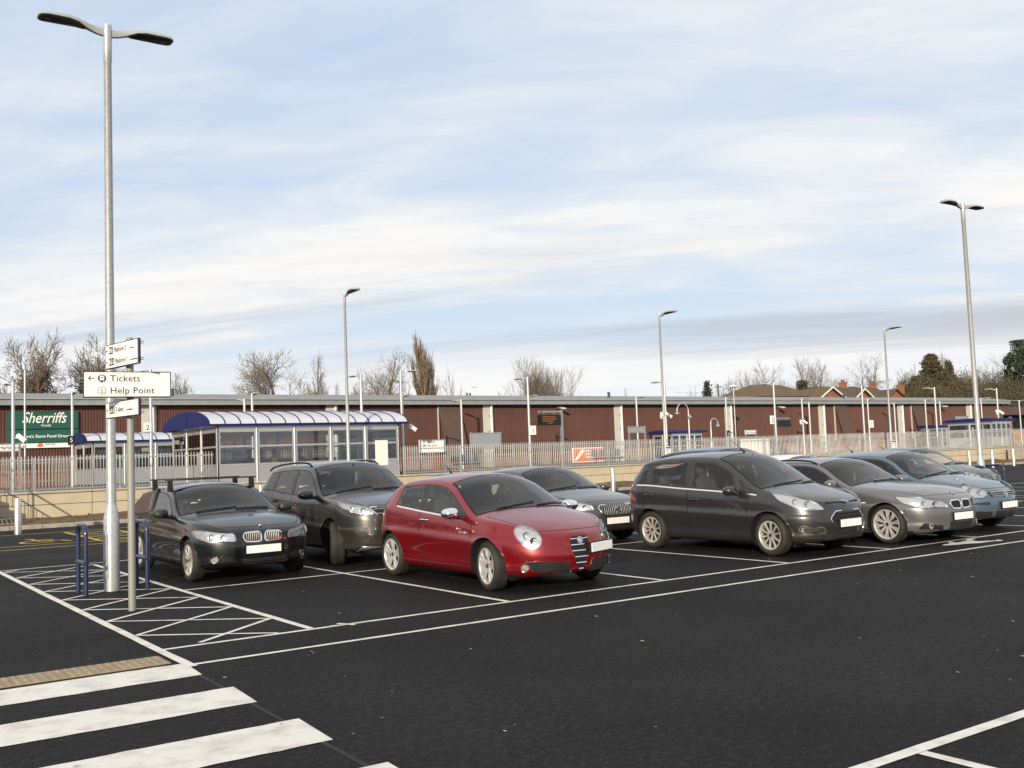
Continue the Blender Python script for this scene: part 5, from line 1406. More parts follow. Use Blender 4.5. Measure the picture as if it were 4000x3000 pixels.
def icon(parent, x, z, s, kind, y=-.022):
    m = MB(); circ = lambda r, cx=0, cz=0, n=28: [(x+cx+math.cos(a)*r, z+cz+math.sin(a)*r) for a in np.linspace(0, 2*PI, n, endpoint=False)]
    mats = [M['sign_plum'], M['sign_white']]
    if kind == 'train':
        m.cur = 0; m.prism(circ(s*.5), y-.003, y, 'y'); m.cur = 1
        m.prism([(x-s*.26, z-s*.22), (x+s*.26, z-s*.22), (x+s*.27, z+s*.2), (x+s*.16, z+s*.36), (x-s*.16, z+s*.36), (x-s*.27, z+s*.2)], y-.0045, y, 'y')
        m.prism([(x-s*.28, z-s*.40), (x-s*.22, z-s*.42), (x-s*.10, z-s*.24), (x-s*.17, z-s*.24)], y-.0045, y, 'y'); m.prism([(x+s*.28, z-s*.40), (x+s*.22, z-s*.42), (x+s*.10, z-s*.24), (x+s*.17, z-s*.24)], y-.0045, y, 'y')
        m.cur = 0
        for sg in (-1, 1): m.prism([(x+sg*s*.05, z+s*.02), (x+sg*s*.15, z+s*.02), (x+sg*s*.15, z+s*.24), (x+sg*s*.05, z+s*.24)], y-.006, y, 'y'); m.prism([(x+sg*s*.1, z-s*.14), (x+sg*s*.18, z-s*.14), (x+sg*s*.18, z-s*.06), (x+sg*s*.1, z-s*.06)], y-.006, y, 'y')
    elif kind == 'info':
        m.cur = 0; m.prism(circ(s*.5), y-.003, y, 'y'); m.cur = 1; m.prism(circ(s*.43), y-.0045, y, 'y'); m.cur = 0
        m.prism(circ(s*.065, 0, s*.24, 12), y-.006, y, 'y'); m.prism([(x-s*.05, z-s*.24), (x+s*.05, z-s*.24), (x+s*.05, z+s*.12), (x-s*.05, z+s*.12)], y-.006, y, 'y')
        m.prism([(x-s*.13, z-s*.29), (x+s*.13, z-s*.29), (x+s*.13, z-s*.23), (x-s*.13, z-s*.23)], y-.0062, y, 'y'); m.prism([(x-s*.12, z+s*.07), (x+s*.0, z+s*.07), (x+s*.0, z+s*.13), (x-s*.12, z+s*.13)], y-.0062, y, 'y')
    else:          # rounded tile with small white figures
        n_ = {'plat2': 2, 'plat1': 3, 'wc': 3}[kind]; w = s*(.55+.36*n_)
        x2 = x+w/2; rr = [(x2+a*(w/2)+(-a)*s*.18+math.cos(q)*s*.18, z+b*(s*.5)-b*s*.18+math.sin(q)*s*.18) for a, b, q0 in ((1, 1, 0), (-1, 1, PI/2), (-1, -1, PI), (1, -1, 3*PI/2)) for q in np.linspace(q0, q0+PI/2, 5)]
        m.cur = 0; m.prism(rr, y-.003, y, 'y'); m.cur = 1
        for k in range(n_):
            cx = x+w*(k+.5)/n_; fw = w/n_*.30
            if kind == 'wc' or k > 0:
                m.prism([(cx+math.cos(a)*s*.075, z+s*.29+math.sin(a)*s*.075) for a in np.linspace(0, 2*PI, 10, endpoint=False)], y-.0045, y, 'y'); m.prism([(cx-fw*.7, z-s*.34), (cx+fw*.7, z-s*.34), (cx+fw*.5, z+s*.18), (cx-fw*.5, z+s*.18)], y-.0045, y, 'y')
            else: m.prism([(cx-fw, z-s*.3), (cx+fw, z-s*.3), (cx+fw, z+s*.25), (cx, z+s*.36), (cx-fw, z+s*.25)], y-.0045, y, 'y')
    return m.build('pictogram', mats, parent)
def bands(parent, w, h):
    for dx in (-w*.28, w*.28):
        pass
# positions of the three boards from their corners in the photo
vdir = Vector((pz.x, pz.y, 0))-Vector((CAM.x, CAM.y, 0)); D0 = vdir.length; vyaw = math.atan2(-vdir.x, vdir.y)
ZT = lambda py: onY(505, py, pz.y).z
tk = thing('direction_sign', 'white board reading Tickets and Help Point on the tan signpost', 'sign', (pz.x, pz.y, 0), vyaw+R(4))
W1, H1 = .98, .31
bd = sign_panel(tk, W1, H1, t=.05); bd.location = (-.035, -.105, ZT(1505)); bd.rotation_euler = (0, R(.3), 0)
arrow(bd, -.43, .072, .062, -.030); icon(bd, -.285, .070, .092, 'train', -.030); icon(bd, -.285, -.073, .092, 'info', -.030)
lettering('Tickets', .108, M['sign_plum'], bd, (-.198, -.0315, .036), sx=1.0, spacing=1.06); lettering('Help Point', .108, M['sign_plum'], bd, (-.198, -.0315, -.108), sx=1.0, spacing=1.06)
m = MB()
for x in (-W1/2+.025, 0, W1/2-.025):
    for z in (-H1/2+.025, H1/2-.025): m.lathe([(.004, 0), (.004, .004)], 8, o=(0, 0, 0), axis='y'); m.v[-16:] = [(a+x, b-.032, c+z) for a, b, c in m.v[-16:]]
q_ = m.build('fixing_screw', M['galv'], bd); q_['kind'] = 'stuff'
m = MB()
for z in (-.09, .09): m.box(-.47, .47, .025, .052, z-.018, z+.018)
m.tube([(.035, .115, -.09), (.035, .03, -.09)], .02, 6); m.build('clamp_rail', M['galv'], bd)
def blade(name_lab, zc, h, lines):
    o = thing('direction_sign', name_lab, 'sign', (pz.x, pz.y, 0), vyaw-R(66.0))
    b = sign_panel(o, .90, h, t=.035); b.location = (.0, -.085, zc)
    for z in (-h*.32, h*.32):
        k = MB(); k.box(-.44, .51, .018, .026, z-.014, z-.006); k.box(-.44, .51, .018, .026, z+.006, z+.014); k.build('clamp_rail', M['galv'], b)
    for (z, ic, s1, s2, big) in lines:
        arrow(b, -.42, z, .05, -.020); icon(b, -.345, z, .09, ic, -.020)
        x = -.345+.09*(.55+.36*{'plat2': 2, 'plat1': 3, 'wc': 3}[ic])+.03
        lettering(s1, .084, M['sign_plum'], b, (x, -.0215, z-.03), sx=.95)
        lettering(s2, .034, M['sign_plum'], b, (x+big, -.0215, z-.03), sx=1.0)
    return o
blade('white angled board with arrows to Platform 2 and Platform 1 topping the signpost', ZT(1385), .30, ((.072, 'plat2', 'Platform 2', 'via ramp', .43), (-.068, 'plat1', 'Platform 1', 'via footbridge and lift', .415)))
blade('white angled board with an arrow to the toilets below the Tickets board', ZT(1597), .20, ((.0, 'wc', 'Toilets', 'On Platform 1', .30),))

# ---- blue tubular guard hoops round the lamp columns
def hoop(x, y0, y1, lab, ext=.06):
    o = thing('guard_hoop', lab, 'barrier', (x, (y0+y1)/2, 0), 0, 'blue guard hoops beside the lamp columns'); d = (y1-y0)/2; r = .12
    path = [(0, -d, -.02), (0, -d, .93-r)]+[(0, -d+r-math.cos(a)*r, .93-r+math.sin(a)*r) for a in np.linspace(0, PI/2, 6)]+[(0, d-r+math.sin(a)*r, .93-r+math.cos(a)*r) for a in np.linspace(0, PI/2, 6)]+[(0, d, .93-r), (0, d, -.02)]
    m = MB(); m.tube(path, .032, 12); m.build('hoop_tube', M['hoop_blue'], o, smooth=50)
    m = MB(); m.tube([(0, -d-ext, .43), (0, d+ext, .43)], .032, 12); m.build('mid_rail', M['hoop_blue'], o, smooth=50)
hoop(-1.10, 4.93, 5.42, 'navy blue guard hoop between the zebra walkway and the tall lamp column'); hoop(-.30, 4.93, 5.50, 'navy blue guard hoop between the tall lamp column and the black hatchback')
hoop(21.15, 5.1, 5.9, 'navy blue guard hoop in front of the far double lamp column'); hoop(22.05, 5.1, 5.9, 'navy blue guard hoop beyond the far double lamp column')

# ---- steel bollards
bl = MB(); bl.lathe([(.095, -.02), (.095, .98), (.085, 1.0), (0, 1.005)], 20); blm = bl.mesh('post', M['bollard_steel'], smooth=40)
bb = MB(); bb.lathe([(.0955, .76), (.0968, .765), (.0968, .80), (.0955, .805)], 20); bbm = bb.mesh('reflective_band', M['yellow_band'], smooth=40)
for (px, py, Y, lab) in ((70, 2087, 21.5, 'at the foot of the platform steps'), (800, 0, 22.6, ''), (1020, 0, 22.9, ''), (2398, 0, 23.3, ''), (3785, 1828, 23.0, 'kerb'), (3875, 1832, 21.9, 'kerb'), (3957, 1826, 22.2, 'kerb')):
    if py: p = onZ(px, py) if px < 100 else onY(px, py-60, Y)
    else: p = onY(px, 1960, Y)
    lb_ = {70: 'steel bollard with yellow band at the foot of the platform steps', 800: 'steel bollard mostly hidden behind the black hatchback', 1020: 'steel bollard seen between the black hatchback and the grey sport utility car', 2398: 'steel bollard left of the tall grey people carrier'}; lb_.update({3785: 'steel bollard left of the far double lamp column', 3875: 'steel bollard just right of the far double lamp column', 3957: 'steel bollard closest to the yellow railed far steps'}); lb_ = lb_[px]
    o = thing('bollard', lb_, 'bollard', (p.x, p.y if px < 100 else Y, 0), 0, 'steel bollards along the kerb'); link('post', blm, o); link('reflective_band', bbm, o)

# ---- railings on the wall
FZ0, FZ1 = 1.12, 2.26; FYY = 27.12
fence = thing('railing_fence', 'galvanised vertical bar fence on top of the cream retaining wall', 'fence', (0, FYY, 0))
pm = MB(); pm.tube([(0, 0, FZ0-.03), (0, 0, FZ1-.03), (0, 0, FZ1)], (.013, .013, .004), 6); pme = pm.mesh('paling', M['galv_fence'], smooth=60)
po = MB(); po.cbox(0, 0, (1.05+FZ1-.06)/2, .075, .075, FZ1-.06-1.05, .006); pome = po.mesh('fence_post', M['galv_fence'])
xs_ = [x for x in np.arange(-4.0, 7.95, .108)]+[x for x in np.arange(15.85, 76, .108)]
pal = MB(); cnt = 0
first_gap = [x for x in xs_ if x > .3]
for x in xs_:
    if x > .3 and cnt < 300: link('paling', pme, fence, (x, 0, 0)); cnt += 1
    else: pal.tube([(x, 0, FZ0-.03), (x, 0, FZ1)], (.013, .010), 4)
q_ = pal.build('palings', M['galv_fence'], fence); q_['kind'] = 'stuff'
for x in list(np.arange(-3.6, 7.9, 2.75))+list(np.arange(15.9, 76, 2.75)): link('fence_post', pome, fence, (x, .03, 0))
for (xa, xb) in ((-4, 7.95), (15.85, 76)):
    for z in (FZ0+.02, FZ1-.14): b = MB(); b.box(xa, xb, .012, .026, z-.022, z+.022); b.build('fence_rail', M['galv_fence'], fence)
# palisade at the back of the far platform
f2 = thing('palisade_fence', 'pale palisade fence at the back of the far platform before the warehouse', 'fence', (0, 44.6, 0))
pal = MB()
for x in np.arange(-6, 118, .15): pal.add([(x-.024, 0, 1.05), (x+.024, 0, 1.05), (x+.024, 0, 2.45), (x, 0, 2.52), (x-.024, 0, 2.45), (x, .02, 1.05), (x, .02, 2.45)], [(0, 5, 6, 3, 4), (5, 1, 2, 3, 6)])
mat('palisade', (.27, .26, .24), .6, .2)
q_ = pal.build('palings', M['palisade'], f2); q_['kind'] = 'stuff'
for z in (1.3, 2.2): b = MB(); b.box(-6, 118, .03, .07, z-.03, z+.03); b.build('fence_rail', M['palisade'], f2)

# ---- waiting shelters
def shelter(name, lab, X0, X1, Y0, Y1, zb, zt, nb, ns, rise=.62, ov=.35, solid=.72, ribs=14, group=None, posts=.05, glassm='shelter_glass', trans=True):
    o = thing(name, lab, 'shelter', (X0, Y0, zb), 0, group); Wd, Dp, H = X1-X0, Y1-Y0, zt-zb
    arcn = 14
    def arc(k): a = PI*k/arcn; return (Dp/2-math.cos(a)*(Dp/2+ov*.6), H+.04+math.sin(a)*rise)
    # vaulted roof: clear sheets between navy ribs, navy gable ends
    for i in range(ribs if trans else 1):
        nseg = ribs if trans else 1
        xa = -ov+(Wd+2*ov)*i/nseg+.02; xb = -ov+(Wd+2*ov)*(i+1)/nseg-.02
        m = MB(); vs_ = []
        for k in range(arcn+1):
            y, z = arc(k); vs_ += [(xa, y, z), (xb, y, z), (xa, y, z-.03), (xb, y, z-.03)]
        fs_ = []
        for k in range(arcn): b = 4*k; fs_ += [(b, b+1, b+5, b+4), (b+2, b+3, b+7, b+6), (b, b+2, b+6, b+4), (b+1, b+3, b+7, b+5)]
        m.add(vs_, fs_); m.build('roof_sheet', M['roof_translucent'] if trans else M['navy_roof'], o, smooth=50)
    for i in range(ribs+1):
        x = -ov+(Wd+2*ov)*i/ribs; m = MB(); m.tube([(x, arc(k)[0], arc(k)[1]+.006) for k in range(arcn+1)], .022, 6); m.build('roof_rib', M['navy_roof'], o, smooth=50)
    for x in (-ov-.03, Wd+ov):
        m = MB(); m.prism([arc(k) for k in range(arcn+1)]+[(Dp+ov*.5, H+.0), (-ov*.5, H+.0)], x, x+.03, 'x'); m.build('gable', M['navy_roof'], o)
    for k in (0, arcn):
        y, z = arc(k); m = MB(); m.box(-ov, Wd+ov, y-.05, y+.05, z-.05, z+.03); m.build('gutter', M['navy_roof'], o)
    # glazed walls
    def wallrun(p0, p1, n, door=None):
        p0, p1 = Vector(p0), Vector(p1); d = (p1-p0); L_ = d.length; t = d/L_; rz = math.atan2(t.y, t.x)
        for i in range(n+1):
            p = p0+t*(L_*i/n); m = MB(); m.lathe([(posts, 0), (posts, H)], 10, o=(p.x, p.y, 0)); m.build('post', M['alu'], o, smooth=50)
        for i in range(n):
            a = L_*i/n+posts; b = L_*(i+1)/n-posts
            Mx = Matrix.Translation((p0.x, p0.y, 0)) @ Matrix.Rotation(rz, 4, 'Z')
            m = MB(); m.box(a, b, -.02, .02, .06, solid); m.xform(Mx); m.build('lower_panel', M['panel_grey'], o)
            m = MB()
            for z in (solid+.03, solid+.03+(H-solid)*.46, H-.20): m.box(a, b, -.03, .03, z-.035, z+.035)
            m.box(a, a+.05, -.026, .026, solid, H-.2); m.box(b-.05, b, -.026, .026, solid, H-.2)
            m.xform(Mx); fr = m.build('window_frame', M['alu'], o)
            m = MB(); m.box(a+.01, b-.01, -.004, .004, solid+.03, H-.2); m.xform(Mx); m.build('pane', M[glassm], fr)
            m = MB(); m.box(a, b, -.02, .02, H-.17, H); m.xform(Mx); m.build('fascia', M['alu'], o)
    wallrun((0, 0, 0), (Wd, 0, 0), nb); wallrun((0, Dp, 0), (0, 0, 0), ns); wallrun((Wd, 0, 0), (Wd, Dp, 0), ns); wallrun((0, Dp, 0), (Wd, Dp, 0), nb)
    return o
sh1 = shelter('waiting_shelter', 'large glazed waiting shelter with navy gable and barrel roof at the fence line', 8.1, 15.66, 27.15, 32.7, .98, 3.18, 5, 3)
m = MB(); m.box(6.02, 6.62, -.045, -.028, 1.02, 1.90); 
nt_ = MB(); nt_.cbox(6.75, -.036, 1.02, .58, .006, 1.02, .002); nt_.build('paper_notice', M['banner_white'], sh1)
m = MB(); m.box(.3, 7.2, 4.9, 5.35, .40, .46); m.box(.3, 7.2, 5.3, 5.36, .5, .95); bench_ = m.build('inner_bench', M['bench_steel'], sh1)
sh2 = shelter('waiting_shelter', 'second glazed waiting shelter with navy gable on the far platform', 6.6, 12.4, 40.5, 44.2, 1.0, 3.05, 4, 2, .45, .3, .75, 10)
for nm, (xa, xb, ya, yb, zb_, zt_), lab in (('platform_shelter', (44.0, 46.9, 40.6, 42.4, 1.0, 2.85), 'small open shelter with blue roof on the far platform behind a swan neck lamp'),
        ('platform_shelter', (75.4, 78.2, 40.6, 42.2, 1.0, 2.8), 'small blue roofed shelter furthest along the far platform'),
        ('platform_shelter', (60.6, 63.0, 27.3, 30.4, 1.0, 2.85), 'glazed shelter with flat blue roof at the far end of the fence')):
    shelter(nm, lab, xa, xb, ya, yb, zb_, zt_, 4, 2, .14, .35, .7 if ya < 30 else .10, 5, 'small blue roofed shelters', .035, trans=False)

# ---- CCTV, displays, boards, benches on the platforms
def cctv(x, y, z, lab, pair=True):
    o = thing('security_camera', lab, 'camera', (x, y, z), 0, 'white security cameras on the platform lamps')
    for sg in ((-1, 1) if pair else (1,)):
        m = MB(); m.tube([(sg*.06, -.04, 0), (sg*.20, -.10, .03)], .025, 6); m.tube([(sg*.14, .02, .10), (sg*.32, -.16, -.10)], (.085, .085), 10); m.tube([(sg*.32, -.16, -.10), (sg*.35, -.19, -.13)], (.10, .09), 10); m.build('camera_housing', M['cctv_white'], o, smooth=40)
p = onY(2594, 1621, 27.9); cctv(p.x, 27.9, p.z, 'pair of white security cameras on the lamp behind the people carrier')
p = onY(3133, 1648, 39.9); cctv(p.x, 39.9, p.z, 'pair of white security cameras beside the black departure screen')
p = onY(3898, 1610, 27.9); cctv(p.x, 27.9, p.z, 'pair of white security cameras above the glazed shelter at the fence end')
p = onY(1580, 1671, 27.6); cctv(p.x, 27.4, p.z, 'white security camera at the right corner of the large waiting shelter', False)
p = onY(52, 1712, 27.9); cctv(p.x, 27.9, p.z, 'white security camera above the station name sign', False)
def display(px0, py0, px1, py1, Y, postx, arm, lab, lit):
    a, b = onY(px0, py0, Y), onY(px1, py1, Y); o = thing('departure_display', lab, 'display', (a.x, Y, 1.0))
    w = b.x-a.x; h = a.z-b.z; zc = (a.z+b.z)/2-1
    m = MB(); m.cbox(w/2, 0, zc, w, .28, h, .02); c_ = m.build('screen_case', M['screen_black'], o)
    if lit:
        for k, (xa, xb) in enumerate(((.08, .72), (.08, .80), (.08, .66), (.38, .58))):      # lines of orange text, too small to read
            q = MB(); q.box(w*xa, w*xb, -.146, -.141, zc+h*.25-k*h*.2, zc+h*.31-k*h*.2); q.build('text_line', M['led_text'], c_)
    pp = onY(postx, py0, Y).x-a.x; m = MB(); m.box(pp-.06, pp+.06, -.06, .06, 0, zc+h*.5+.22); m.box(min(0, pp), max(w, pp), -.055, .055, zc+h/2+.10, zc+h/2+.19)
    for x in (w*.25, w*.75): m.box(x-.02, x+.02, -.02, .02, zc+h/2-.01, zc+h/2+.12)
    m.build('gantry', M['galv'], o)
display(2104, 1620, 2185, 1660, 30, 2192, 1, 'black departure screen with orange text under a grey gantry', True)
display(3029, 1642, 3085, 1666, 40, 3024, 1, 'black departure screen with nothing lit beside the platform 2 sign', False)
def board(px0, py0, px1, py1, Y, lab, face, name='poster_stand', legs=True, cat='sign'):
    a, b = onY(px0, py0, Y), onY(px1, py1, Y); w = b.x-a.x; h = a.z-b.z; o = thing(name, lab, cat, (a.x, Y, 1.0)); zc = (a.z+b.z)/2-1
    m = MB(); m.cbox(w/2, 0, zc, w, .06, h, .008); bd_ = m.build('panel', M[face], o)
    if legs:
        for x in (.05, w-.05): m = MB(); m.box(x-.035, x+.035, -.032, .032+.01, 0, zc+h/2+.03); m.build('leg', M['galv'], o)
        m = MB(); m.box(0, w, -.036, -.031, zc+h/2-.04, zc+h/2+.01); m.box(0, w, -.036, -.031, zc-h/2-.01, zc-h/2+.04); m.build('frame', M['galv'], o)
    return o, w, h, zc
board(1835, 1692, 1959, 1746, 30, 'large blank grey poster frame behind the fence, left of the departure screen', 'panel_grey')
board(2453, 1667, 2522, 1690, 30, 'small blank grey poster frame high behind the fence', 'panel_grey')
board(3733, 1626, 3783, 1660, 30, 'blank grey poster frame near the glazed end shelter', 'panel_grey')
o, w, h, zc = board(1636, 1719, 1740, 1775, 28.5, 'white information board listing car park and help point behind the fence', 'sign_white', 'information_board')
m = MB(); m.box(.0, w, -.036, -.031, zc-h/2+.0, zc-h/2+.11); m.build('footer_strip', M['sign_plum'], o)
lettering('Way out', .10, M['yellow_rail'], o, (.36, -.040, zc-h/2+.02))
for k, s in enumerate(('Car park', 'Help point')):
    z = zc+h*.36-k*h*.235; arrow(o, .05, z, .08, -.031); icon(o, .17, z, .10, 'plat2' if k != 1 else 'plat2', -.031); lettering(s, .12, M['sign_plum'], o, (.36, -.034, z-.035))
o, w, h, zc = board(-55, 1735, 82, 1763, 30, 'white station name board reading Market Harborough at the left of the fence', 'sign_white', 'station_sign'); lettering('Market Harborough', .20, M['sign_plum'], o, (w/2, -.034, zc-.06), align='CENTER', sx=.86)
o, w, h, zc = board(2910, 1680, 2955, 1696, 40, 'small white station name board on the far platform', 'sign_white', 'station_sign'); lettering('Market Harborough', .16, M['sign_plum'], o, (w/2, -.034, zc-.05), align='CENTER', sx=.8)
def numsign(px, py, Y, s, lab, face='sign_white', txt='sign_plum', sz=.52):
    p = onY(px, py, Y); o = thing('platform_number_sign', lab, 'sign', (p.x, Y-.09, p.z)); m = MB(); m.cbox(0, 0, 0, sz*.85, .03, sz, .004); b_ = m.build('sign_board', M[face], o)
    lettering(s, sz*.8, M[txt], b_, (0, -.018, -sz*.30), align='CENTER'); m = MB(); m.tube([(0, .01, 0), (0, .10, 0)], .02, 6); m.build('bracket', M['galv'], o)
numsign(574, 1669, 28, '2', 'white platform number 2 sign beside the Tickets signpost', sz=.33); numsign(2077, 1681, 28, '1', 'white number 1 sign on the lamp between the two poster frames', sz=.42)
numsign(3014, 1640, 40, '2', 'white platform number 2 sign beside the unlit black screen', sz=.62); numsign(3401, 1656, 40, '1', 'white number 1 sign on the far platform before a slanted brown panel', sz=.6)
numsign(277, 1718, 39.9, '5', 'small black sign with a white 5 at the gable of the second shelter', 'screen_black', 'sign_white', .36)
numsign(2842, 1692, 39.9, 'o', 'small black square sign on a lamp beside the white pilaster', 'screen_black', 'sign_white', .36)
def small_notice(px, py, Y, lab):
    p = onY(px, py, Y); o = thing('notice', lab, 'sign', (p.x, Y-.10, p.z)); m = MB(); m.cbox(0, 0, 0, .36, .01, .42, .002); b_ = m.build('notice_board', M['sign_white'], o)
    m = MB(); m.box(-.17, .17, -.009, -.006, .12, .19); m.build('header_strip', M['plate_blue'], b_); lettering('Platforms', .075, M['sign_plum'], b_, (-.16, -.008, .02)); lettering('this way', .075, M['sign_plum'], b_, (-.15, -.008, -.10))
small_notice(2605, 1762, 25.6, 'small white and blue notice on the verge lamp behind the people carrier'); small_notice(3484, 1735, 25.6, 'small white and blue notice on the verge lamp behind the silver estate car')
o, w, h, zc = board(3790, 1638, 3830, 1667, 29, 'small white direction board in front of the glazed end shelter', 'sign_white', 'information_board')
for k in range(3): arrow(o, .10, zc+h*.28-k*h*.27, .12, -.031); q = MB(); q.box(.3, .8, -.035, -.031, zc+h*.28-k*h*.27-.03, zc+h*.28-k*h*.27+.03); q.build('text_line', M['sign_plum'], o)
def bench(px, py, Y, n, lab, group='steel benches on the near platform'):
    p = onY(px, py, Y); o = thing('bench', lab, 'bench', (p.x, Y, 1.0), 0, group)
    for k in range(n):
        m = MB(); m.cbox(.5*k+.25, -.05, .42, .46, .42, .03, .01); m.build('seat', M['bench_steel'], o)
        m = MB(); m.cbox(.5*k+.25, .20, .66, .46, .03, .36, .01); m.build('backrest', M['bench_steel'], o)
    m = MB(); m.box(0, .5*n, .0, .06, .34, .40)
    m.build('beam', M['bench_steel'], o)
    for x in (.2, .5*n-.2): m = MB(); m.box(x-.03, x+.03, -.2, .25, 0, .03); m.box(x-.025, x+.025, .0, .05, 0, .36); m.build('leg', M['bench_steel'], o)
bench(1772, 1825, 30.3, 3, 'row of grey steel seats below the large poster frame'); bench(2318, 1800, 30.3, 4, 'row of dark steel seats beside the orange banner')
# banners
a, b = onY(2235, 1748, 40.2), onY(2357, 1805, 40.2); o = thing('banner', 'orange and white printed banner seen through the fence bars', 'banner', (a.x, 40.2, 1.0)); w = b.x-a.x; h = .92
m = MB(); m.box(0, w, -.01, .01, .12, .12+h); b_ = m.build('cloth', M['banner_white'], o); m = MB(); m.box(.06, w-.06, -.014, -.0105, .18, .06+h); m.build('print', M['banner_orange'], b_)
m = MB(); m.prism([(.10, .25), (.35, .25), (w*.40, .85), (w*.30, .95)], -.018, -.0145, 'y'); m.build('stripe', M['banner_white'], b_)
for k in range(3): q = MB(); q.box(w*.42, w*(.92-.12*k), -.018, -.0145, .80-.2*k, .86-.2*k); q.build('text_line', M['banner_white'], b_)
for x in (0, w): m = MB(); m.box(x-.03, x+.03, .012, .06, 0, .12+h); m.build('pole', M['galv'], o)
a, b = onY(2850, 1722, 28.2), onY(2968, 1778, 28.2); o = thing('banner', 'plain white sheet hung behind the fence right of the navy car roof', 'banner', (a.x, 27.45, 1.0)); w = b.x-a.x
m = MB(); nn = 40; m.add([(w*i/nn, .02*math.sin(i*1.3), z) for z in (.12, 1.12) for i in range(nn+1)], [(i, i+1, nn+2+i, nn+1+i) for i in range(nn)]); m.build('cloth', M['banner_white'], o, smooth=60)

# ---- steps at the ends of the wall, with yellow handrails
def steps(x, y, lab, flip=1):
    o = thing('platform_steps', lab, 'steps', (x, y, 0))
    for k in range(5): m = MB(); m.box(-1.2, .0, .5*k*.9, .5*(k+1)*.9-.01, 0, .2*(k+1)); m.build('step', M['kerb_concrete'], o)
    for yy in (0.0, 1.2, 2.4):
        m = MB(); zb_ = .1+yy*.40; m.tube([(.05, yy, 0), (.05, yy, zb_+1.0)], .024, 8); m.build('rail_post', M['galv'], o, smooth=50)
    for h in (.95, .48):
        m = MB(); m.tube([(.05, -.15, h+.06), (.05, 0, h+.1), (.05, 2.4, h+1.06)], .03, 8); m.build('handrail', M['yellow_rail'], o, smooth=50)
    for k in range(14): m = MB(); yy = .15+k*.16; m.tube([(.05, yy, .15+yy*.4), (.05, yy, .55+yy*.4)], .010, 6); m.build('baluster', M['galv'], o)
p = onZ(40, 2035, .1); steps(.35, 24.5, 'concrete platform steps with yellow handrails at the left end of the wall')
steps(62.4, 24.4, 'yellow railed platform steps at the far end of the wall')
# storage container wire basket by the steps
m = MB(); p = onZ(18, 2065, .02); o = thing('wire_basket', 'low wire mesh cover on the ground beside the platform steps', 'drain cover', (p.x, p.y, .02))
for k in range(7): m = MB(); m.tube([(-.5+.15*k, -.2, 0), (-.4+.12*k, .3, .28)], .012, 5); m.build('wire', M['galv'], o)
for z in (0, .14, .28): m = MB(); m.tube([(-.5+z*.4, -.2+z*1.7, z), (.5-z*.4, -.2+z*1.7, z)], .012, 5); m.build('wire', M['galv'], o)

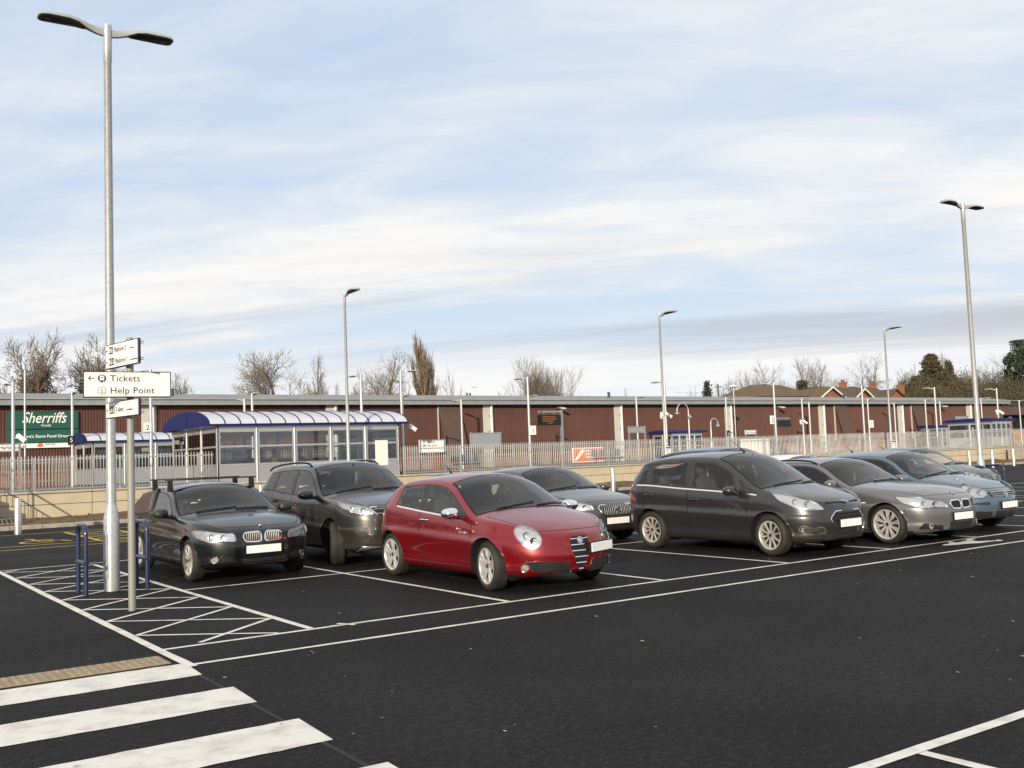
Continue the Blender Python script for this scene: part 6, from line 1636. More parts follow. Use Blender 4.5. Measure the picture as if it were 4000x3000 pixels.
# ---- people sitting inside the waiting shelter
mat('skin', (.50, .30, .22), .6); mat('coat_purple', (.05, .02, .09), .8); mat('coat_dark', (.03, .03, .035), .8); mat('coat_brown', (.14, .09, .04), .8); mat('hair_brown', (.06, .035, .02), .8); mat('hair_red', (.16, .05, .02), .8); mat('hi_vis', (.75, .75, .03), .6); mat('trousers', (.03, .035, .05), .8)
def person(x, y, z, rz, lab, coat, hair, vest=None, lean=0.0):
    o = thing('person', lab, 'person', (x, y, z), rz, 'people waiting inside the large shelter')
    J = [((0, 0, .47), .14, .12), ((0, .0, .62), .15, .11), ((lean*.3, .02, .82), .18, .12), ((lean*.5, .03, .97), .19, .10), ((lean*.6, .0, 1.06), .06, .06), ((lean*.65, -.03, 1.14), .06, .06), ((lean*.7, -.04, 1.20), .095, .105), ((lean*.7, -.04, 1.30), .085, .10), ((lean*.7, -.03, 1.36), .05, .06)]
    V = [j[0] for j in J]; Rr = [(j[1], j[2]) for j in J]; E = [(i, i+1) for i in range(len(J)-1)]
    def limb(root, pts):
        prev = root
        for (p_, r_) in pts: V.append(p_); Rr.append((r_, r_)); E.append((prev, len(V)-1)); prev = len(V)-1
    for sg in (-1, 1):
        limb(0, [((sg*.11, -.06, .47), .10), ((sg*.13, -.30, .49), .085), ((sg*.13, -.45, .48), .065), ((sg*.13, -.46, .25), .055), ((sg*.13, -.44, .06), .045), ((sg*.13, -.58, .035), .04)])
        limb(3, [((lean*.5+sg*.17, .03, .95), .065), ((lean*.5+sg*.23, -.02, .72), .052), ((sg*.18, -.20, .60), .042), ((sg*.10, -.30, .58), .035)])
    me = bpy.data.meshes.new('body'); me.from_pydata(V, E, []); b_ = bpy.data.objects.new('body', me); COL.objects.link(b_); b_.parent = o
    sk = b_.modifiers.new('skin', 'SKIN'); sk.use_smooth_shade = True; me.skin_vertices.new() if not me.skin_vertices else None
    for v, r_ in zip(me.skin_vertices[0].data, Rr): v.radius = r_
    me.skin_vertices[0].data[0].use_root = True
    b_.modifiers.new('sub', 'SUBSURF').levels = 1; b_.modifiers['sub'].render_levels = 1
    bpy.context.view_layer.update()
    nm = bpy.data.meshes.new_from_object(b_.evaluated_get(bpy.context.evaluated_depsgraph_get())); nm.name = 'body'
    b_.modifiers.clear(); b_.data = nm; nm.materials.clear()
    for q in ('skin', coat, 'trousers', hair): nm.materials.append(M[q])
    for p_ in nm.polygons:
        c_ = p_.center; x_ = c_.x-lean*.7
        if c_.z > 1.07: p_.material_index = 0
        elif c_.z < .56: p_.material_index = 2
        elif c_.y < -.26 and .54 < c_.z < .64: p_.material_index = 0
        else: p_.material_index = 1
    h = MB(); h.lathe([(.105, -.06), (.118, .0), (.112, .06), (.08, .115), (.03, .135), (0, .137)], 14, o=(lean*.7, -.015, 1.275)); h.build('hair', M[hair], o, smooth=60)
    f = MB(); f.lathe([(.022, -.02), (.016, .01), (0, .03)], 8, o=(lean*.7, -.145, 1.235)); f.build('nose', M['skin'], o, smooth=60)
    if vest:
        t = MB(); t.lathe([(.155, .58), (.20, .66), (.21, .85), (.20, .95), (.13, 1.03)], 14, o=(lean*.4, .015, 0)); t.xform(Matrix.Diagonal((1, .72, 1, 1))); t.build('vest', M[vest], o, smooth=60)
for (px, py, Y, rz, lab, c_, h_, v_) in ((1026, 1790, 31.9, 0, 'seated person in purple coat with reddish hair inside the large shelter', 'coat_purple', 'hair_red', None), (1078, 1788, 31.9, R(25), 'seated person in a brown coat with yellow vest inside the large shelter', 'coat_brown', 'hair_brown', 'hi_vis'),
        (982, 1808, 31.9, R(-20), 'seated person in dark coat at the left of the group inside the shelter', 'coat_dark', 'hair_brown', None), (1180, 1810, 31.9, 0, 'seated person in dark clothes apart from the group inside the shelter', 'coat_dark', 'hair_brown', None)):
    p = onY(px, py, Y); person(p.x, Y+.25, .98, rz, lab, c_, h_, v_)

# ---- the warehouse
mat('clad_brown', (.112, .046, .033), .65, col2=(.086, .035, .026), nscale=.6, ndetail=5, lo=.3, hi=.7)
mat('brick_low', (.36, .15, .075), .85, col2=(.26, .11, .06), nscale=12)
mat('roof_sheet', (.25, .255, .255), .65, col2=(.205, .21, .205), nscale=1.5, stretch=(.3, 2, 1))
mat('fascia_grey', (.26, .275, .28), .6, col2=(.22, .235, .24), nscale=2)
mat('pilaster', (.47, .45, .40), .6, col2=(.50, .48, .42), nscale=2)
mat('sign_green', (.012, .085, .060), .4); mat('panel_brown', (.10, .062, .045), .7, col2=(.085, .05, .04), nscale=3)
BY = 46.0
wh = thing('warehouse', 'long low warehouse clad in ribbed brown sheet with grey roof edge', 'warehouse', (0, BY, 0))
KX = lambda x60: -4.1+(x60+4.1)*(BY-CAM.y)/(60-CAM.y)
X0, X1 = -16.0, KX(120.9); EZ = 5.12; 
pil = [KX(-.1), KX(14.35), KX(27.73), KX(41.78), KX(56.02), KX(70.39), KX(84.75), KX(98.88), KX(113.0)]
pil.insert(0, pil[0]-11.3)
# ribbed cladding, one sheet field between each pair of pilasters
edges = [X0]+pil+[X1]
for a, b in zip(edges[:-1], edges[1:]):
    m = MB(); pitch = .145; n = max(2, int((b-a)/pitch)); vs_ = []
    xs2 = []
    for i in range(n):
        x = a+(b-a)*i/n; w_ = (b-a)/n; xs2 += [(x, 0), (x+w_*.30, 0), (x+w_*.42, -.035), (x+w_*.88, -.035)]
    xs2.append((b, 0)); k = len(xs2)
    m.add([(x, y, z) for z in (1.9, EZ+.05) for x, y in xs2], [(i, i+1, k+i+1, k+i) for i in range(k-1)]); m.build('cladding', M['clad_brown'], wh)
m = MB(); m.box(X0, X1, .0, .25, -.05, 1.93); m.build('brick_plinth', M['brick_low'], wh)
m = MB(); m.box(X0, X1, .25, 30, -.05, EZ); m.build('building_core', M['gap_black'], wh)
for x in pil:
    m = MB(); m.cbox(x, -.08, (EZ+.02-.05)/2, .78, .12, EZ+.02, .01); q = m.build('pilaster', M['pilaster'], wh)
    m = MB(); m.tube([(x+.18, -.22, 0), (x+.18, -.22, EZ)], .085, 12); pp_ = m.build('downpipe', M['cctv_white'], q, smooth=40)
    for z in (2.4, 3.4, 4.4): m = MB(); m.box(x-.05, x+.09, -.20, -.14, z-.03, z+.03); m.build('pipe_bracket', M['galv'], q)
# fascia in lengths, gutter, low-pitched roof
L_ = 3.1; n = int((X1+.6-(X0-.6))/L_)
for i in range(n):
    m = MB(); xa = X0-.6+(X1-X0+1.2)*i/n; xb = X0-.6+(X1-X0+1.2)*(i+1)/n-.012; m.box(xa, xb, -.60, -.55, EZ, EZ+.27); m.build('fascia_panel', M['fascia_grey'], wh)
    m = MB(); m.tube([(xb-.3, -.02, EZ-.16), (xb-.3, -.45, EZ-.02)], .03, 5); m.build('eaves_bracket', M['lamp_dark'], wh)
m = MB(); m.box(X0-.6, X1+.6, -.55, .2, EZ+.02, EZ+.06); m.build('soffit', M['gap_black'], wh)
m = MB(); m.prism([(-.70, EZ+.29), (-.60, EZ+.28), (-.58, EZ+.36), (-.68, EZ+.38)], X0-.6, X1+.6, 'x'); m.build('gutter', M['fascia_grey'], wh)
m = MB(); m.prism([(-.58, EZ+.29), (-.62, EZ+.37), (2.3, EZ+.80), (14, EZ+1.2), (30, EZ+.7), (30, EZ+.1)], X0-.6, X1+.6, 'x'); m.build('roof', M['roof_sheet'], wh)
for x in (12.2, 44.0, 71.5): m = MB(); m.lathe([(.10, EZ+.5), (.10, EZ+.95), (.16, EZ+.97), (0, EZ+1.02)], 10, o=(x, 1.0, 0)); m.build('roof_vent', M['lamp_dark'], wh, smooth=40)
# slanted brown panels leaning out of the wall
for (xa, xb, xc, xd) in ((28.71, 30.28, 29.05, 30.75), (68.61, 70.19, 69.45, 71.0), (79.84, 81.76, 80.8, 82.0)):
    s = lambda x: x
    m = MB(); m.add([(s(xa), -.10, EZ-.04), (s(xb), -.10, EZ-.04), (s(xd), -.45, 1.6), (s(xc), -.45, 1.6), (s(xa), -.18, EZ-.04), (s(xb), -.18, EZ-.04), (s(xd), -.53, 1.6), (s(xc), -.53, 1.6)], [(0, 1, 2, 3), (4, 5, 6, 7), (0, 1, 5, 4), (1, 2, 6, 5), (2, 3, 7, 6), (3, 0, 4, 7)]); m.build('leaning_panel', M['panel_brown'], wh)
    m = MB(); m.box(s(xa)-.06, s(xa)+.0, -.16, -.05, 1.9, EZ-.02); m.build('white_edge_strip', M['pilaster'], wh)
# wall floodlights
for px, py, fl in ((2190, 1596, 'above the lit departure screen'), (3048, 1592, 'above the unlit departure screen'), (3684, 1588, 'above the furthest blue roofed shelter')):
    p = onY(px, py, BY-.7); o = thing('flood_light', 'wall floodlight under the warehouse eaves '+fl, 'wall light', (p.x, BY-.05, p.z), 0, 'floodlights on the warehouse wall')
    m = MB(); m.tube([(0, 0, 0), (0, -.35, .10), (.1, -.55, .12)], .03, 6); m.build('arm', M['galv'], o); m = MB(); m.cbox(.12, -.75, .12, .30, .5, .12, .04); m.xform(Matrix.Rotation(R(8), 4, 'X')); m.build('lamp_housing', M['pilaster'], o, smooth=40)
# company sign
def wsign(u0, v0, u1, v1, face, lab, name='company_sign'):
    a = onY(u0*.3917, 1250+v0*.3917, BY-.2); b = onY(u1*.3917, 1250+v1*.3917, BY-.2); o = thing(name, lab, 'sign', (a.x, BY-.16, b.z)); m = MB(); w, h = b.x-a.x, a.z-b.z; m.cbox(w/2, 0, h/2, w, .05, h, .006); return o, m.build('sign_board', M[face], o), w, h
o, b_, w, h = wsign(70, 910, 782, 1080, 'sign_green', 'dark green company sign reading Sherriffs Foods on the warehouse wall')
lettering('Sherriffs', h*.86, M['sign_white'], b_, (w*.20, -.030, h*.34), sx=.80, shear=.32, bold=.004); lettering('Foods', h*.21, M['sign_white'], b_, (w*.47, -.030, h*.13)); lettering('TM', h*.10, M['sign_white'], b_, (w*.765, -.030, h*.76))
o, b_, w, h = wsign(70, 1098, 782, 1222, 'sign_green', "dark green lower sign reading Nature's Store Food Group")
lettering("Nature's Store Food Group", h*.31, M['sign_white'], b_, (w*.145, -.030, h*.42), sx=1.0, bold=.003)
o, b_, w, h = wsign(70, 1228, 700, 1268, 'sign_white', 'narrow white banner reading Fosters below the green signs', 'banner_sign')
lettering('FOSTERS', h*.45, M['sign_plum'], b_, (w*.60, -.030, h*.45)); m = MB(); m.prism([(w*.46, h*.3), (w*.52, h*.15), (w*.57, h*.3), (w*.56, h*.75), (w*.50, h*.9)], -.032, -.026, 'y'); m.build('emblem', M['banner_orange'], b_)
# low bridge building at the far right
a = onY(3912, 1592, 60); o = thing('footbridge_building', 'flat roofed brown railway building beyond the end of the warehouse', 'building', (a.x, 60, 0)); zt_ = a.z
m = MB(); m.box(0, 40, 0, 12, 2.8, zt_-1.0); m.build('wall', M['gap_black'], o); m = MB(); m.box(-.5, 40, -1.0, 12.5, zt_-1.0, zt_); m.build('roof', M['panel_brown'], o)
for x in (1, 9, 17): m = MB(); m.box(x, x+.4, -.5, -.1, -.05, zt_-1.0); m.build('pillar', M['brick_low'], o)
m = MB(); m.box(0, 40, .5, 11.5, -.05, 2.8); m.build('brick_base', M['brick_low'], o)
# ------------------------------------------------------------------ trees and houses beyond the warehouse
mat('bark', (.13, .10, .075), .9, col2=(.09, .07, .05), nscale=3)
mat('twig', (.21, .165, .12), .9, col2=(.15, .115, .085), nscale=1.5)
mat('twig_grey', (.25, .215, .175), .9, col2=(.18, .15, .115), nscale=1.5)
mat('poplar_twig', (.24, .175, .12), .9)
mat('scrub_twig', (.13, .085, .05), .9, col2=(.09, .075, .035), nscale=.8)
mat('ivy', (.035, .045, .018), .7, col2=(.06, .065, .025), nscale=1.2)
mat('conifer_leaf', (.03, .045, .018), .8, col2=(.085, .06, .028), nscale=.35, lo=.4, hi=.6)
mat('evergreen_leaf', (.022, .038, .018), .7, col2=(.045, .06, .025), nscale=.7)
mat('scrub_leaf', (.095, .07, .032), .85, col2=(.055, .055, .024), nscale=.4, lo=.4, hi=.6)
mat('house_brick', (.30, .12, .06), .85, col2=(.22, .09, .05), nscale=6)
mat('roof_tile', (.075, .058, .045), .85, col2=(.10, .065, .04), nscale=2.5); mat('roof_tile_orange', (.14, .085, .045), .85, col2=(.09, .06, .035), nscale=2)
mat('white_wood', (.7, .68, .62), .6); mat('render_white', (.6, .58, .52), .7)

def seg_mesh(name, segs, mt, sides=3):
    A = np.array(segs, float); p0, p1, r0, r1 = A[:, 0:3], A[:, 3:6], A[:, 6], A[:, 7]; n = len(A)
    t = p1-p0; t /= (np.linalg.norm(t, axis=1)[:, None]+1e-9)
    ref = np.where(np.abs(t[:, 2:3]) > .9, np.array([[1., 0, 0]]), np.array([[0, 0, 1.]])); a = np.cross(t, ref); a /= np.linalg.norm(a, axis=1)[:, None]; b = np.cross(t, a)
    V = np.zeros((n, 2, sides, 3))
    for j in range(sides):
        q = 2*PI*j/sides; o = a*math.cos(q)+b*math.sin(q); V[:, 0, j] = p0+o*r0[:, None]; V[:, 1, j] = p1+o*r1[:, None]
    base = (np.arange(n)*2*sides)[:, None]; F = []
    for j in range(sides):
        j2 = (j+1) % sides; F.append(np.concatenate([base+j, base+j2, base+sides+j2, base+sides+j], 1))
    F = np.stack(F, 1).reshape(-1, 4)
    return quick_mesh(name, V.reshape(-1, 3), F, mt)
def quick_mesh(name, V, F, mt):
    me = bpy.data.meshes.new(name); k = F.shape[1]
    me.vertices.add(len(V)); me.vertices.foreach_set('co', V.astype(np.float32).ravel())
    me.loops.add(F.size); me.loops.foreach_set('vertex_index', F.astype(np.int32).ravel())
    me.polygons.add(len(F)); me.polygons.foreach_set('loop_start', (np.arange(len(F))*k).astype(np.int32))
    me.materials.append(M[mt]); me.update(calc_edges=True); me.validate(); return me
def grow(seed, levels, trunk=.60, up=.04, spreadang=50, wob=.24, nchild=(6, 7, 6, 4), lens=(.42, .27, .16, .10, .06), r0=.026, stems=1, tlow=.5):
    g = random.Random(seed); S = []
    def rv(): return Vector((g.gauss(0, 1), g.gauss(0, 1), g.gauss(0, 1)))
    def br(p, d, L, r, lev):
        n = 8 if lev == 0 else (4 if lev == 1 else 3); pts = []
        for s in range(n):
            d = (d+rv()*wob*(.5 if lev == 0 else 1)*.6+Vector((0, 0, up*(.6 if lev else .3)))*.5).normalized()
            p2 = p+d*(L/n); r2 = r*(1-.45/n*1.3); S.append((*p, *p2, r, r2, lev)); p, r = p2, r2; pts.append((p.copy(), d.copy(), r))
        if lev+1 >= levels: return
        k = nchild[min(lev, len(nchild)-1)]
        for i in range(k):
            q, dd, rr = pts[min(n-1, int((.25+.75*(i+.6)/k)*n))] if lev else pts[min(n-1, int(n*(tlow+(1-tlow)*i/k)))]
            ang = R(spreadang*g.uniform(.55, 1.15)); ax = dd.cross(rv()).normalized()
            nd = Matrix.Rotation(ang, 3, ax) @ dd
            br(q, nd, lens[min(lev+1, len(lens)-1)]*g.uniform(.7, 1.2), rr*g.uniform(.5, .72), lev+1)
        br(p, d, lens[min(lev+1, len(lens)-1)]*g.uniform(.9, 1.2), r*.9, lev+1)
    for s in range(stems):
        o = Vector((g.uniform(-.12, .12)*(stems > 1), g.uniform(-.12, .12)*(stems > 1), 0)); d = Vector((g.uniform(-.3, .3)*(stems > 1), g.uniform(-.3, .3)*(stems > 1), 1)).normalized()
        br(o, d, trunk, r0*(1 if stems == 1 else .6), 0)
    return S
def fit(S, w, h):
    A = np.array(S, float); P = np.concatenate([A[:, 0:3], A[:, 3:6]]); lo = np.percentile(P, 2.5, axis=0); hi = np.percentile(P, 97.5, axis=0); hi[2] = np.percentile(P[:, 2], 99.6)
    sx = w/max(hi[0]-lo[0], .01); sy = w/max(hi[1]-lo[1], .01); sz = h/hi[2]
    c = np.array([(lo[0]+hi[0])/2*0, 0, 0]); k = np.array([sx, sy, sz])
    A[:, 0:3] *= k; A[:, 3:6] *= k; A[:, 6:8] *= (h); return A
def leaves(n, fn, size, seed=0, drop=0.0):
    """n small leaf-clump faces; fn(rng, n) gives centres"""
    g = np.random.default_rng(seed); C = fn(g, n); a = g.normal(size=(n, 3)); a /= np.linalg.norm(a, axis=1)[:, None]; b = g.normal(size=(n, 3)); b -= a*(a*b).sum(1)[:, None]; b /= np.linalg.norm(b, axis=1)[:, None]
    if drop: a = a*(1-drop)+np.array([0, 0, -1.])*drop
    s = size*g.uniform(.6, 1.4, size=(n, 1)); V = np.stack([C-a*s, C+b*s*.5, C+a*s, C-b*s*.5], 1).reshape(-1, 3); return V, np.arange(4*n).reshape(n, 4)
def place(pxl, pxr, pyt, Y, zb=0.0):
    a, b = onY(pxl, pyt, Y), onY(pxr, pyt, Y); return (a.x+b.x)/2, b.x-a.x, a.z-zb
def bare_tree(lab, pxl, pxr, pyt, Y, seed, group=None, twig='twig', ivy=False, rmin=.0105, name='bare_tree', **kw):
    x, w, h = place(pxl, pxr, pyt, Y); o = thing(name, lab, 'tree', (x, Y, 0), 0, group)
    A = fit(grow(seed, kw.pop('levels', 5), **kw), w, h); A[:, 6:8] = np.maximum(A[:, 6:8], rmin)
    t = A[A[:, 8] <= 1]; c = A[A[:, 8] > 1]
    link('trunk', seg_mesh('trunk', t[:, :8], 'bark', 6), o); link('crown', seg_mesh('crown', c[:, :8], twig, 3), o)
    if ivy:
        tt = A[A[:, 8] <= 1]; 
        def f(g, n):
            i = g.integers(0, len(tt), n); u = g.uniform(0, 1, (n, 1)); return tt[i, 0:3]*(1-u)+tt[i, 3:6]*u+g.normal(0, 1, (n, 3))*np.array([.45, .45, .3])*np.clip(1.5-(tt[i, 2:3]/h), .2, 1.2)
        V, F = leaves(9000, f, .17, seed); link('ivy', quick_mesh('ivy', V, F, 'ivy'), o)
    return o
G1 = 'bare trees beyond the warehouse'
bare_tree('large bare tree with ivy clad limbs behind the green company sign', -40, 215, 1318, 82, 11, None, ivy=True, rmin=.017, nchild=(8, 8, 6, 5), tlow=.25, spreadang=52)
bare_tree('bare tree with ivy on its trunk between the company sign and the signpost', 190, 420, 1325, 84, 12, None, ivy=True, rmin=.017, tlow=.25, nchild=(8, 8, 6, 4), spreadang=52)
bare_tree('small rounded bare tree just right of the Tickets board', 655, 765, 1470, 90, 13, None, levels=5, trunk=.5)
bare_tree('wide bare tree with rounded crown above the large waiting shelter', 990, 1235, 1360, 92, 14, None, 'twig_grey', rmin=.015, trunk=.6)
bare_tree('narrower bare tree between the rounded one and the verge lamp', 1212, 1335, 1392, 94, 15, None, 'twig_grey', trunk=.6)
bare_tree('low bare tree peeping over the roof right of the verge lamp', 1375, 1470, 1458, 95, 16, None, 'twig_grey', trunk=.5)
bare_tree('bare tree with heavy limbs left of the tall poplar', 1440, 1618, 1374, 92, 17, None, 'twig_grey', trunk=.6)
bare_tree('tall narrow poplar with dense upright reddish twigs', 1630, 1698, 1316, 92, 18, None, 'poplar_twig', name='poplar_tree', tlow=.12, trunk=.8, spreadang=20, up=.7, nchild=(16, 7, 5, 4), lens=(.5, .34, .16, .10, .06), wob=.12)
bare_tree('sparse crooked bare tree right of the poplar', 1709, 1830, 1455, 90, 19, None, 'twig_grey', nchild=(3, 4, 4, 3), trunk=.15, wob=.4)
bare_tree('broad fan shaped bare tree over the middle of the warehouse', 1948, 2220, 1416, 96, 20, None, 'twig', nchild=(5, 6, 6, 4), trunk=.12, stems=3, spreadang=34, up=.5)
bare_tree('short pollarded tree with few stubs above the roof', 2438, 2480, 1515, 90, 21, None, 'twig', levels=3, nchild=(3, 2), trunk=.5)
bare_tree('bushy pollarded stems beside the small dark conifer', 2690, 2745, 1520, 90, 22, None, 'twig', levels=4, nchild=(4, 3, 3), trunk=.3, stems=3)
bare_tree('low bushy tree with olive tint left of the orange house roof', 2828, 2985, 1478, 92, 23, None, 'scrub_twig', stems=4, trunk=.15, nchild=(5, 6, 5, 4))
bare_tree('tall bare tree rising behind the orange house roof, leftmost of three', 2945, 3050, 1418, 98, 24, None, 'twig_grey', up=.3, spreadang=46, trunk=.5, nchild=(5, 6, 5, 4))
bare_tree('tall bare tree over the ridge of the orange house roof', 3040, 3145, 1402, 99, 25, None, 'twig_grey', up=.3, spreadang=46, trunk=.5, nchild=(5, 6, 5, 4))
bare_tree('tall bare tree between the orange roof and the white gabled house', 3140, 3255, 1405, 98, 26, None, 'twig_grey', up=.3, spreadang=46, trunk=.5, nchild=(5, 6, 5, 4))
bare_tree('distinct bare tree with open crown behind the brick chimney', 3283, 3405, 1383, 108, 27, None, 'twig', nchild=(5, 5, 4, 4), trunk=.6)
bare_tree('bare tree rising behind the big conifer', 3640, 3700, 1388, 112, 28, None, 'twig_grey', trunk=.4)
bare_tree('wide bare tree left of the dark evergreen', 3835, 3960, 1388, 112, 29, None, 'twig_grey', nchild=(5, 6, 5, 4))
bare_tree('low bare tree between the big conifer and the double lamp', 3705, 3800, 1450, 110, 30, None, 'twig_grey', stems=3, trunk=.5)
bare_tree('reddish bare shrub left of the big conifer', 3525, 3612, 1450, 100, 31, None, 'scrub_twig', stems=4, trunk=.5)
for k, (a, b, t, y) in enumerate(((3690, 3775, 1462, 104), (3775, 3850, 1455, 104), (3500, 3560, 1478, 104), (3590, 3665, 1445, 116), (3870, 3935, 1440, 104))):
    bare_tree(('low bare tree on the bank right of the short conifer', 'low bare tree between the far double lamp and the wide bare tree', 'thin bare tree above the brick gabled house', 'bare tree just visible behind the big conifer', 'bare tree on the bank below the dark evergreens')[k], a, b, t, y, 120+k, None, 'scrub_twig', stems=3, trunk=.4, nchild=(5, 6, 5, 4), spreadang=44)
def conifer(lab, pxl, pxr, pyt, Y, seed, n=9000, mt='conifer_leaf', ratio=1.0, size=.28):
    x, w, h = place(pxl, pxr, pyt, Y); w *= 2.3; o = thing('conifer_tree', lab, 'tree', (x, Y, 0))
    m = MB(); m.lathe([(h*.025, 0), (h*.012, h*.6), (.02, h*.98)], 7); m.build('trunk', M['bark'], o)
    def f(g, n):
        nb = 260; bz = g.uniform(.15, 1, nb)**.7; ba = g.uniform(0, 2*PI, nb); bl = (1-bz)**.8*w/2*g.uniform(.6, 1.15, nb)+.12
        i = g.integers(0, nb, n); u = np.sqrt(g.uniform(0, 1, n)); r = bl[i]*u
        return np.stack([np.cos(ba[i])*r+g.normal(0, .10+.012*w, n), np.sin(ba[i])*r+g.normal(0, .10+.012*w, n), bz[i]*h-u*bl[i]*.35+g.normal(0, .18, n)], 1)
    V, F = leaves(n, f, size, seed, .25); link('crown', quick_mesh('crown', V, F, mt), o)
conifer('small dark conifer beside a telegraph pole', 2741, 2778, 1492, 88, 1, 2500, 'evergreen_leaf', size=.2)
conifer('big olive brown conifer with pointed top beyond the houses', 3575, 3692, 1383, 100, 2, 22000, size=.24)
conifer('shorter pointed conifer right of the big one', 3676, 3728, 1412, 102, 3, 12000, size=.2)
conifer('low conifer between the gabled house and the shrubs', 3548, 3590, 1475, 98, 6, 3000, size=.24)
def leafy(lab, pxl, pxr, pyt, Y, seed, n, mt, size, name='evergreen_tree', lobes=26, cat='tree', base=.25):
    x, w, h = place(pxl, pxr, pyt, Y); o = thing(name, lab, cat, (x, Y, 0))
    A = fit(grow(seed, 4, trunk=.25, nchild=(5, 4, 3)), w*.8, h*.9); link('trunk', seg_mesh('trunk', A[:, :8], 'bark', 4), o)
    def f(g, n):
        c = np.stack([g.uniform(-.5, .5, lobes)*w*.8, g.uniform(-.5, .5, lobes)*w*.8, h*(base+(1-base)*g.uniform(0, 1, lobes)**.8)], 1); sh = 1-np.clip((c[:, 2]/h-.55)/.5, 0, .8); c[:, :2] *= sh[:, None]; c[0] = (0, 0, h*.97); rr = w*(.13 if lobes < 50 else .085)*g.uniform(.5, 1.4, lobes)
        i = g.integers(0, lobes, n); d = g.normal(size=(n, 3)); d /= np.linalg.norm(d, axis=1)[:, None]; p_ = c[i]+d*rr[i][:, None]*np.cbrt(g.uniform(.15, 1, n))[:, None]*np.array([1, 1, .8]); p_[:, 2] = np.clip(p_[:, 2], .2, h); return p_
    V, F = leaves(n, f, size, seed); link('crown', quick_mesh('crown', V, F, mt), o)
leafy('tall dark evergreen at the far right edge', 3905, 4085, 1322, 104, 41, 26000, 'evergreen_leaf', .2, lobes=75, base=.1)
leafy('dark evergreen companion left of the tall evergreen', 3905, 3960, 1405, 108, 42, 6000, 'evergreen_leaf', .24)
for k, (a, b, t, y) in enumerate(((3560, 3690, 1486, 88), (3660, 3780, 1482, 90), (3745, 3870, 1476, 92), (3830, 3960, 1486, 90), (3915, 4060, 1480, 88), (3600, 3720, 1525, 80), (3770, 3900, 1530, 82), (3880, 4040, 1535, 80))):
    x, w, h = place(a, b, t, y); o = thing('scrub_bush', 'brown winter scrub on the bank right of the houses', 'bush', (x, y, 0), 0, 'brown scrub bushes on the bank')
    A = fit(grow(60+k, 4, trunk=.12, stems=5, nchild=(5, 5, 4), spreadang=40), w, h); A[:, 6:8] = np.maximum(A[:, 6:8], .012); link('stems', seg_mesh('stems', A[:, :8], 'scrub_twig', 3), o)
    def f(g, n, w=w, h=h):
        c = np.stack([g.uniform(-.5, .5, 22)*w, g.uniform(-.5, .5, 22)*w*.6, h*g.uniform(.25, .92, 22)], 1); i = g.integers(0, 22, n); return c[i]+g.normal(0, 1, (n, 3))*np.array([.10*w, .10*w, .09*h])
    V, F = leaves(6500, f, .16, 80+k); link('foliage', quick_mesh('foliage', V, F, 'scrub_leaf'), o)
leafy('orange brown ivy covered bush over the roof ridge of the orange house', 3090, 3180, 1488, 80, 71, 3000, 'scrub_leaf', .2, 'bush', 16, 'bush')
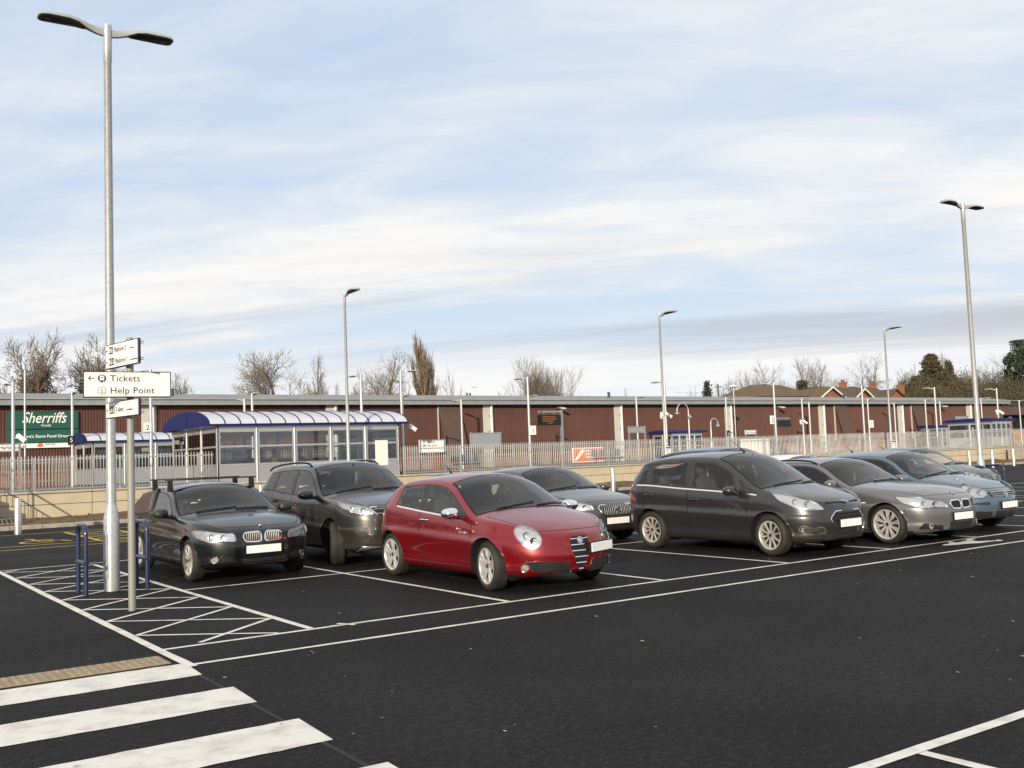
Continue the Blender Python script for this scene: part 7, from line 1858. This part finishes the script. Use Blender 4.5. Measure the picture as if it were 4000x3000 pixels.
# houses
def chimney(parent, x, y, z0, w, h, pots=2):
    m = MB(); m.box(x-w/2, x+w/2, y-.3, y+.3, z0, z0+h); m.box(x-w/2-.06, x+w/2+.06, y-.36, y+.36, z0+h, z0+h+.14); c = m.build('chimney', M['house_brick'], parent)
    for k in range(pots): q = MB(); q.lathe([(.13, z0+h+.14), (.10, z0+h+.55)], 8, o=(x+(k-(pots-1)/2)*.42, y, 0)); q.build('chimney_pot', M['roof_tile_orange'], c)
def house(lab, pxl, pxr, py_ridge, py_eave, Y, dp, gable, roofm, chims=(), hip=False, barge=False):
    a, b = onY(pxl, py_eave, Y), onY(pxr, py_eave, Y); zr = onY((pxl+pxr)/2, py_ridge, Y+dp/2 if not gable else Y).z; w = b.x-a.x; ze = a.z
    ze = min(ze, zr-1.2)
    o = thing('house', lab, 'house', (a.x, Y, 0)); m = MB(); m.box(.2, w-.2, .2, dp-.2, 0, ze); 
    if gable: m.prism([(.2, ze-.01), (w-.2, ze-.01), (w/2, zr-.25)], .2, dp-.2, 'y')
    elif not hip: m.prism([(.2, ze-.01), (dp-.2, ze-.01), (dp/2, zr-.25)], .2, w-.2, 'x')
    m.build('wall', M['house_brick'], o); m = MB()
    if hip: m.add([(-.3, -.3, ze), (w+.3, -.3, ze), (w+.3, dp+.3, ze), (-.3, dp+.3, ze), (w*.26, dp/2, zr), (w*.74, dp/2, zr)], [(0, 1, 5, 4), (1, 2, 5), (2, 3, 4, 5), (3, 0, 4), (0, 1, 2, 3)])
    elif gable:
        for s in (0, 1):
            x0, x1 = (-.3, w/2) if s == 0 else (w+.3, w/2); m.add([(x0, -.2, ze-.15), (x1, -.2, zr), (x1, dp+.2, zr), (x0, dp+.2, ze-.15), (x0, -.2, ze-.27), (x1, -.2, zr-.12), (x1, dp+.2, zr-.12), (x0, dp+.2, ze-.27)], [(0, 1, 2, 3), (4, 5, 6, 7), (0, 1, 5, 4), (1, 2, 6, 5), (2, 3, 7, 6), (3, 0, 4, 7)])
    else:
        for s in (0, 1):
            y0, y1 = (-.3, dp/2) if s == 0 else (dp+.3, dp/2); m.add([(-.2, y0, ze-.15), (-.2, y1, zr), (w+.2, y1, zr), (w+.2, y0, ze-.15), (-.2, y0, ze-.27), (-.2, y1, zr-.12), (w+.2, y1, zr-.12), (w+.2, y0, ze-.27)], [(0, 1, 2, 3), (4, 5, 6, 7), (0, 1, 5, 4), (1, 2, 6, 5), (2, 3, 7, 6), (3, 0, 4, 7)])
    rf = m.build('roof', M[roofm], o)
    if barge:
        for s in (0, 1):
            x0, x1 = (-.35, w/2) if s == 0 else (w+.35, w/2); q = MB(); q.add([(x0, -.24, ze-.30), (x1, -.24, zr-.15), (x1, -.24, zr+.08), (x0, -.24, ze-.07), (x0, -.30, ze-.30), (x1, -.30, zr-.15), (x1, -.30, zr+.08), (x0, -.30, ze-.07)], [(0, 1, 2, 3), (4, 5, 6, 7), (0, 1, 5, 4), (1, 2, 6, 5), (2, 3, 7, 6), (3, 0, 4, 7)]); q.build('barge_board', M['white_wood'], o)
    for (px, pyt, wpx, pots) in chims:
        c = onY(px, pyt, Y+dp/2); wd = wpx/FPX*(c-CAM).dot(c_f); chimney(rf, c.x-a.x, dp/2, zr-.8, wd, max(.5, c.z-zr+.8-.5), pots)
    q = MB(); q.box(w*.3, w*.3+1.1, .12, .19, ze-1.9, ze-.5); wn = q.build('window', M['white_wood'], o); q = MB(); q.box(w*.3+.08, w*.3+1.02, .10, .13, ze-1.82, ze-.58); q.build('pane', M['lamp_dark'], wn)
    return o
house('house with wide hipped orange brown tiled roof behind bare trees', 2965, 3205, 1505, 1548, 76, 8, False, 'roof_tile_orange', (), hip=True)
house('house gable with white barge boards beside the bare tree', 3200, 3300, 1511, 1556, 74, 9, True, 'roof_tile_orange', (), barge=True)
house('house with dark tiled roof and two red brick chimneys', 3262, 3500, 1513, 1560, 80, 7, False, 'roof_tile', ((3291, 1484, 32, 2), (3407, 1489, 28, 3)))
house('brick gabled house with one red chimney left of the shrubs', 3458, 3548, 1518, 1562, 78, 8, True, 'roof_tile', ((3516, 1494, 30, 2),))
house('house gable with white sloping verge between the lamps', 3330, 3420, 1518, 1566, 73, 6, True, 'roof_tile', (), barge=True)
p = onY(1895, 1541, 85); o = thing('house', 'red brick house hidden behind the warehouse except its chimney and aerial', 'house', (p.x-4, 85, 0))
m = MB(); m.box(0, 8, 0, 7, 0, p.z-2.2); m.build('wall', M['house_brick'], o); m = MB(); m.prism([(-.3, p.z-2.2), (7.3, p.z-2.2), (3.5, p.z-.7)], -.2, 8.2, 'x'); m.build('roof', M['roof_tile'], o)
chimney(o, 4, 3.5, p.z-1.6, 1.0, 1.5, 2); m = MB(); m.tube([(4.3, 3.5, p.z-.2), (4.3, 3.5, p.z+1.2)], .02, 4); m.tube([(4.3, 3.5, p.z+1.1), (5.2, 3.5, p.z+1.15)], .02, 4)
for k in range(4): m.tube([(4.45+.2*k, 3.2, p.z+1.1), (4.45+.2*k, 3.8, p.z+1.1)], .015, 4)
m.build('tv_aerial', M['galv'], o)
p = onY(2804, 1501, 84); o = thing('telegraph_pole', 'wooden telegraph pole beside the small dark conifer', 'pole', (p.x, 84, 0)); m = MB(); m.lathe([(.14, 0), (.11, p.z)], 8); m.build('pole', M['bark'], o, smooth=50); m = MB(); m.cbox(0, 0, p.z-.35, .1, 1.3, .1, .01); m.build('cross_arm', M['bark'], o)
for (px, py) in ((2640, 1533), (2930, 1515)):
    q = onY(px, py, 84); m = MB(); m.tube([(0, 0, p.z-.3), ((q.x-p.x)*.5, 0, (p.z+q.z)/2-.6), (q.x-p.x, 0, q.z)], .012, 4); m.build('wire', M['gap_black'], o)
for _k in CARS:
    _n, _l, _S, _p, _x, _y, _dr, _ex = CARS[_k]
    parked(_n, _l, _S, _p, _x, _y, _dr, _ex)
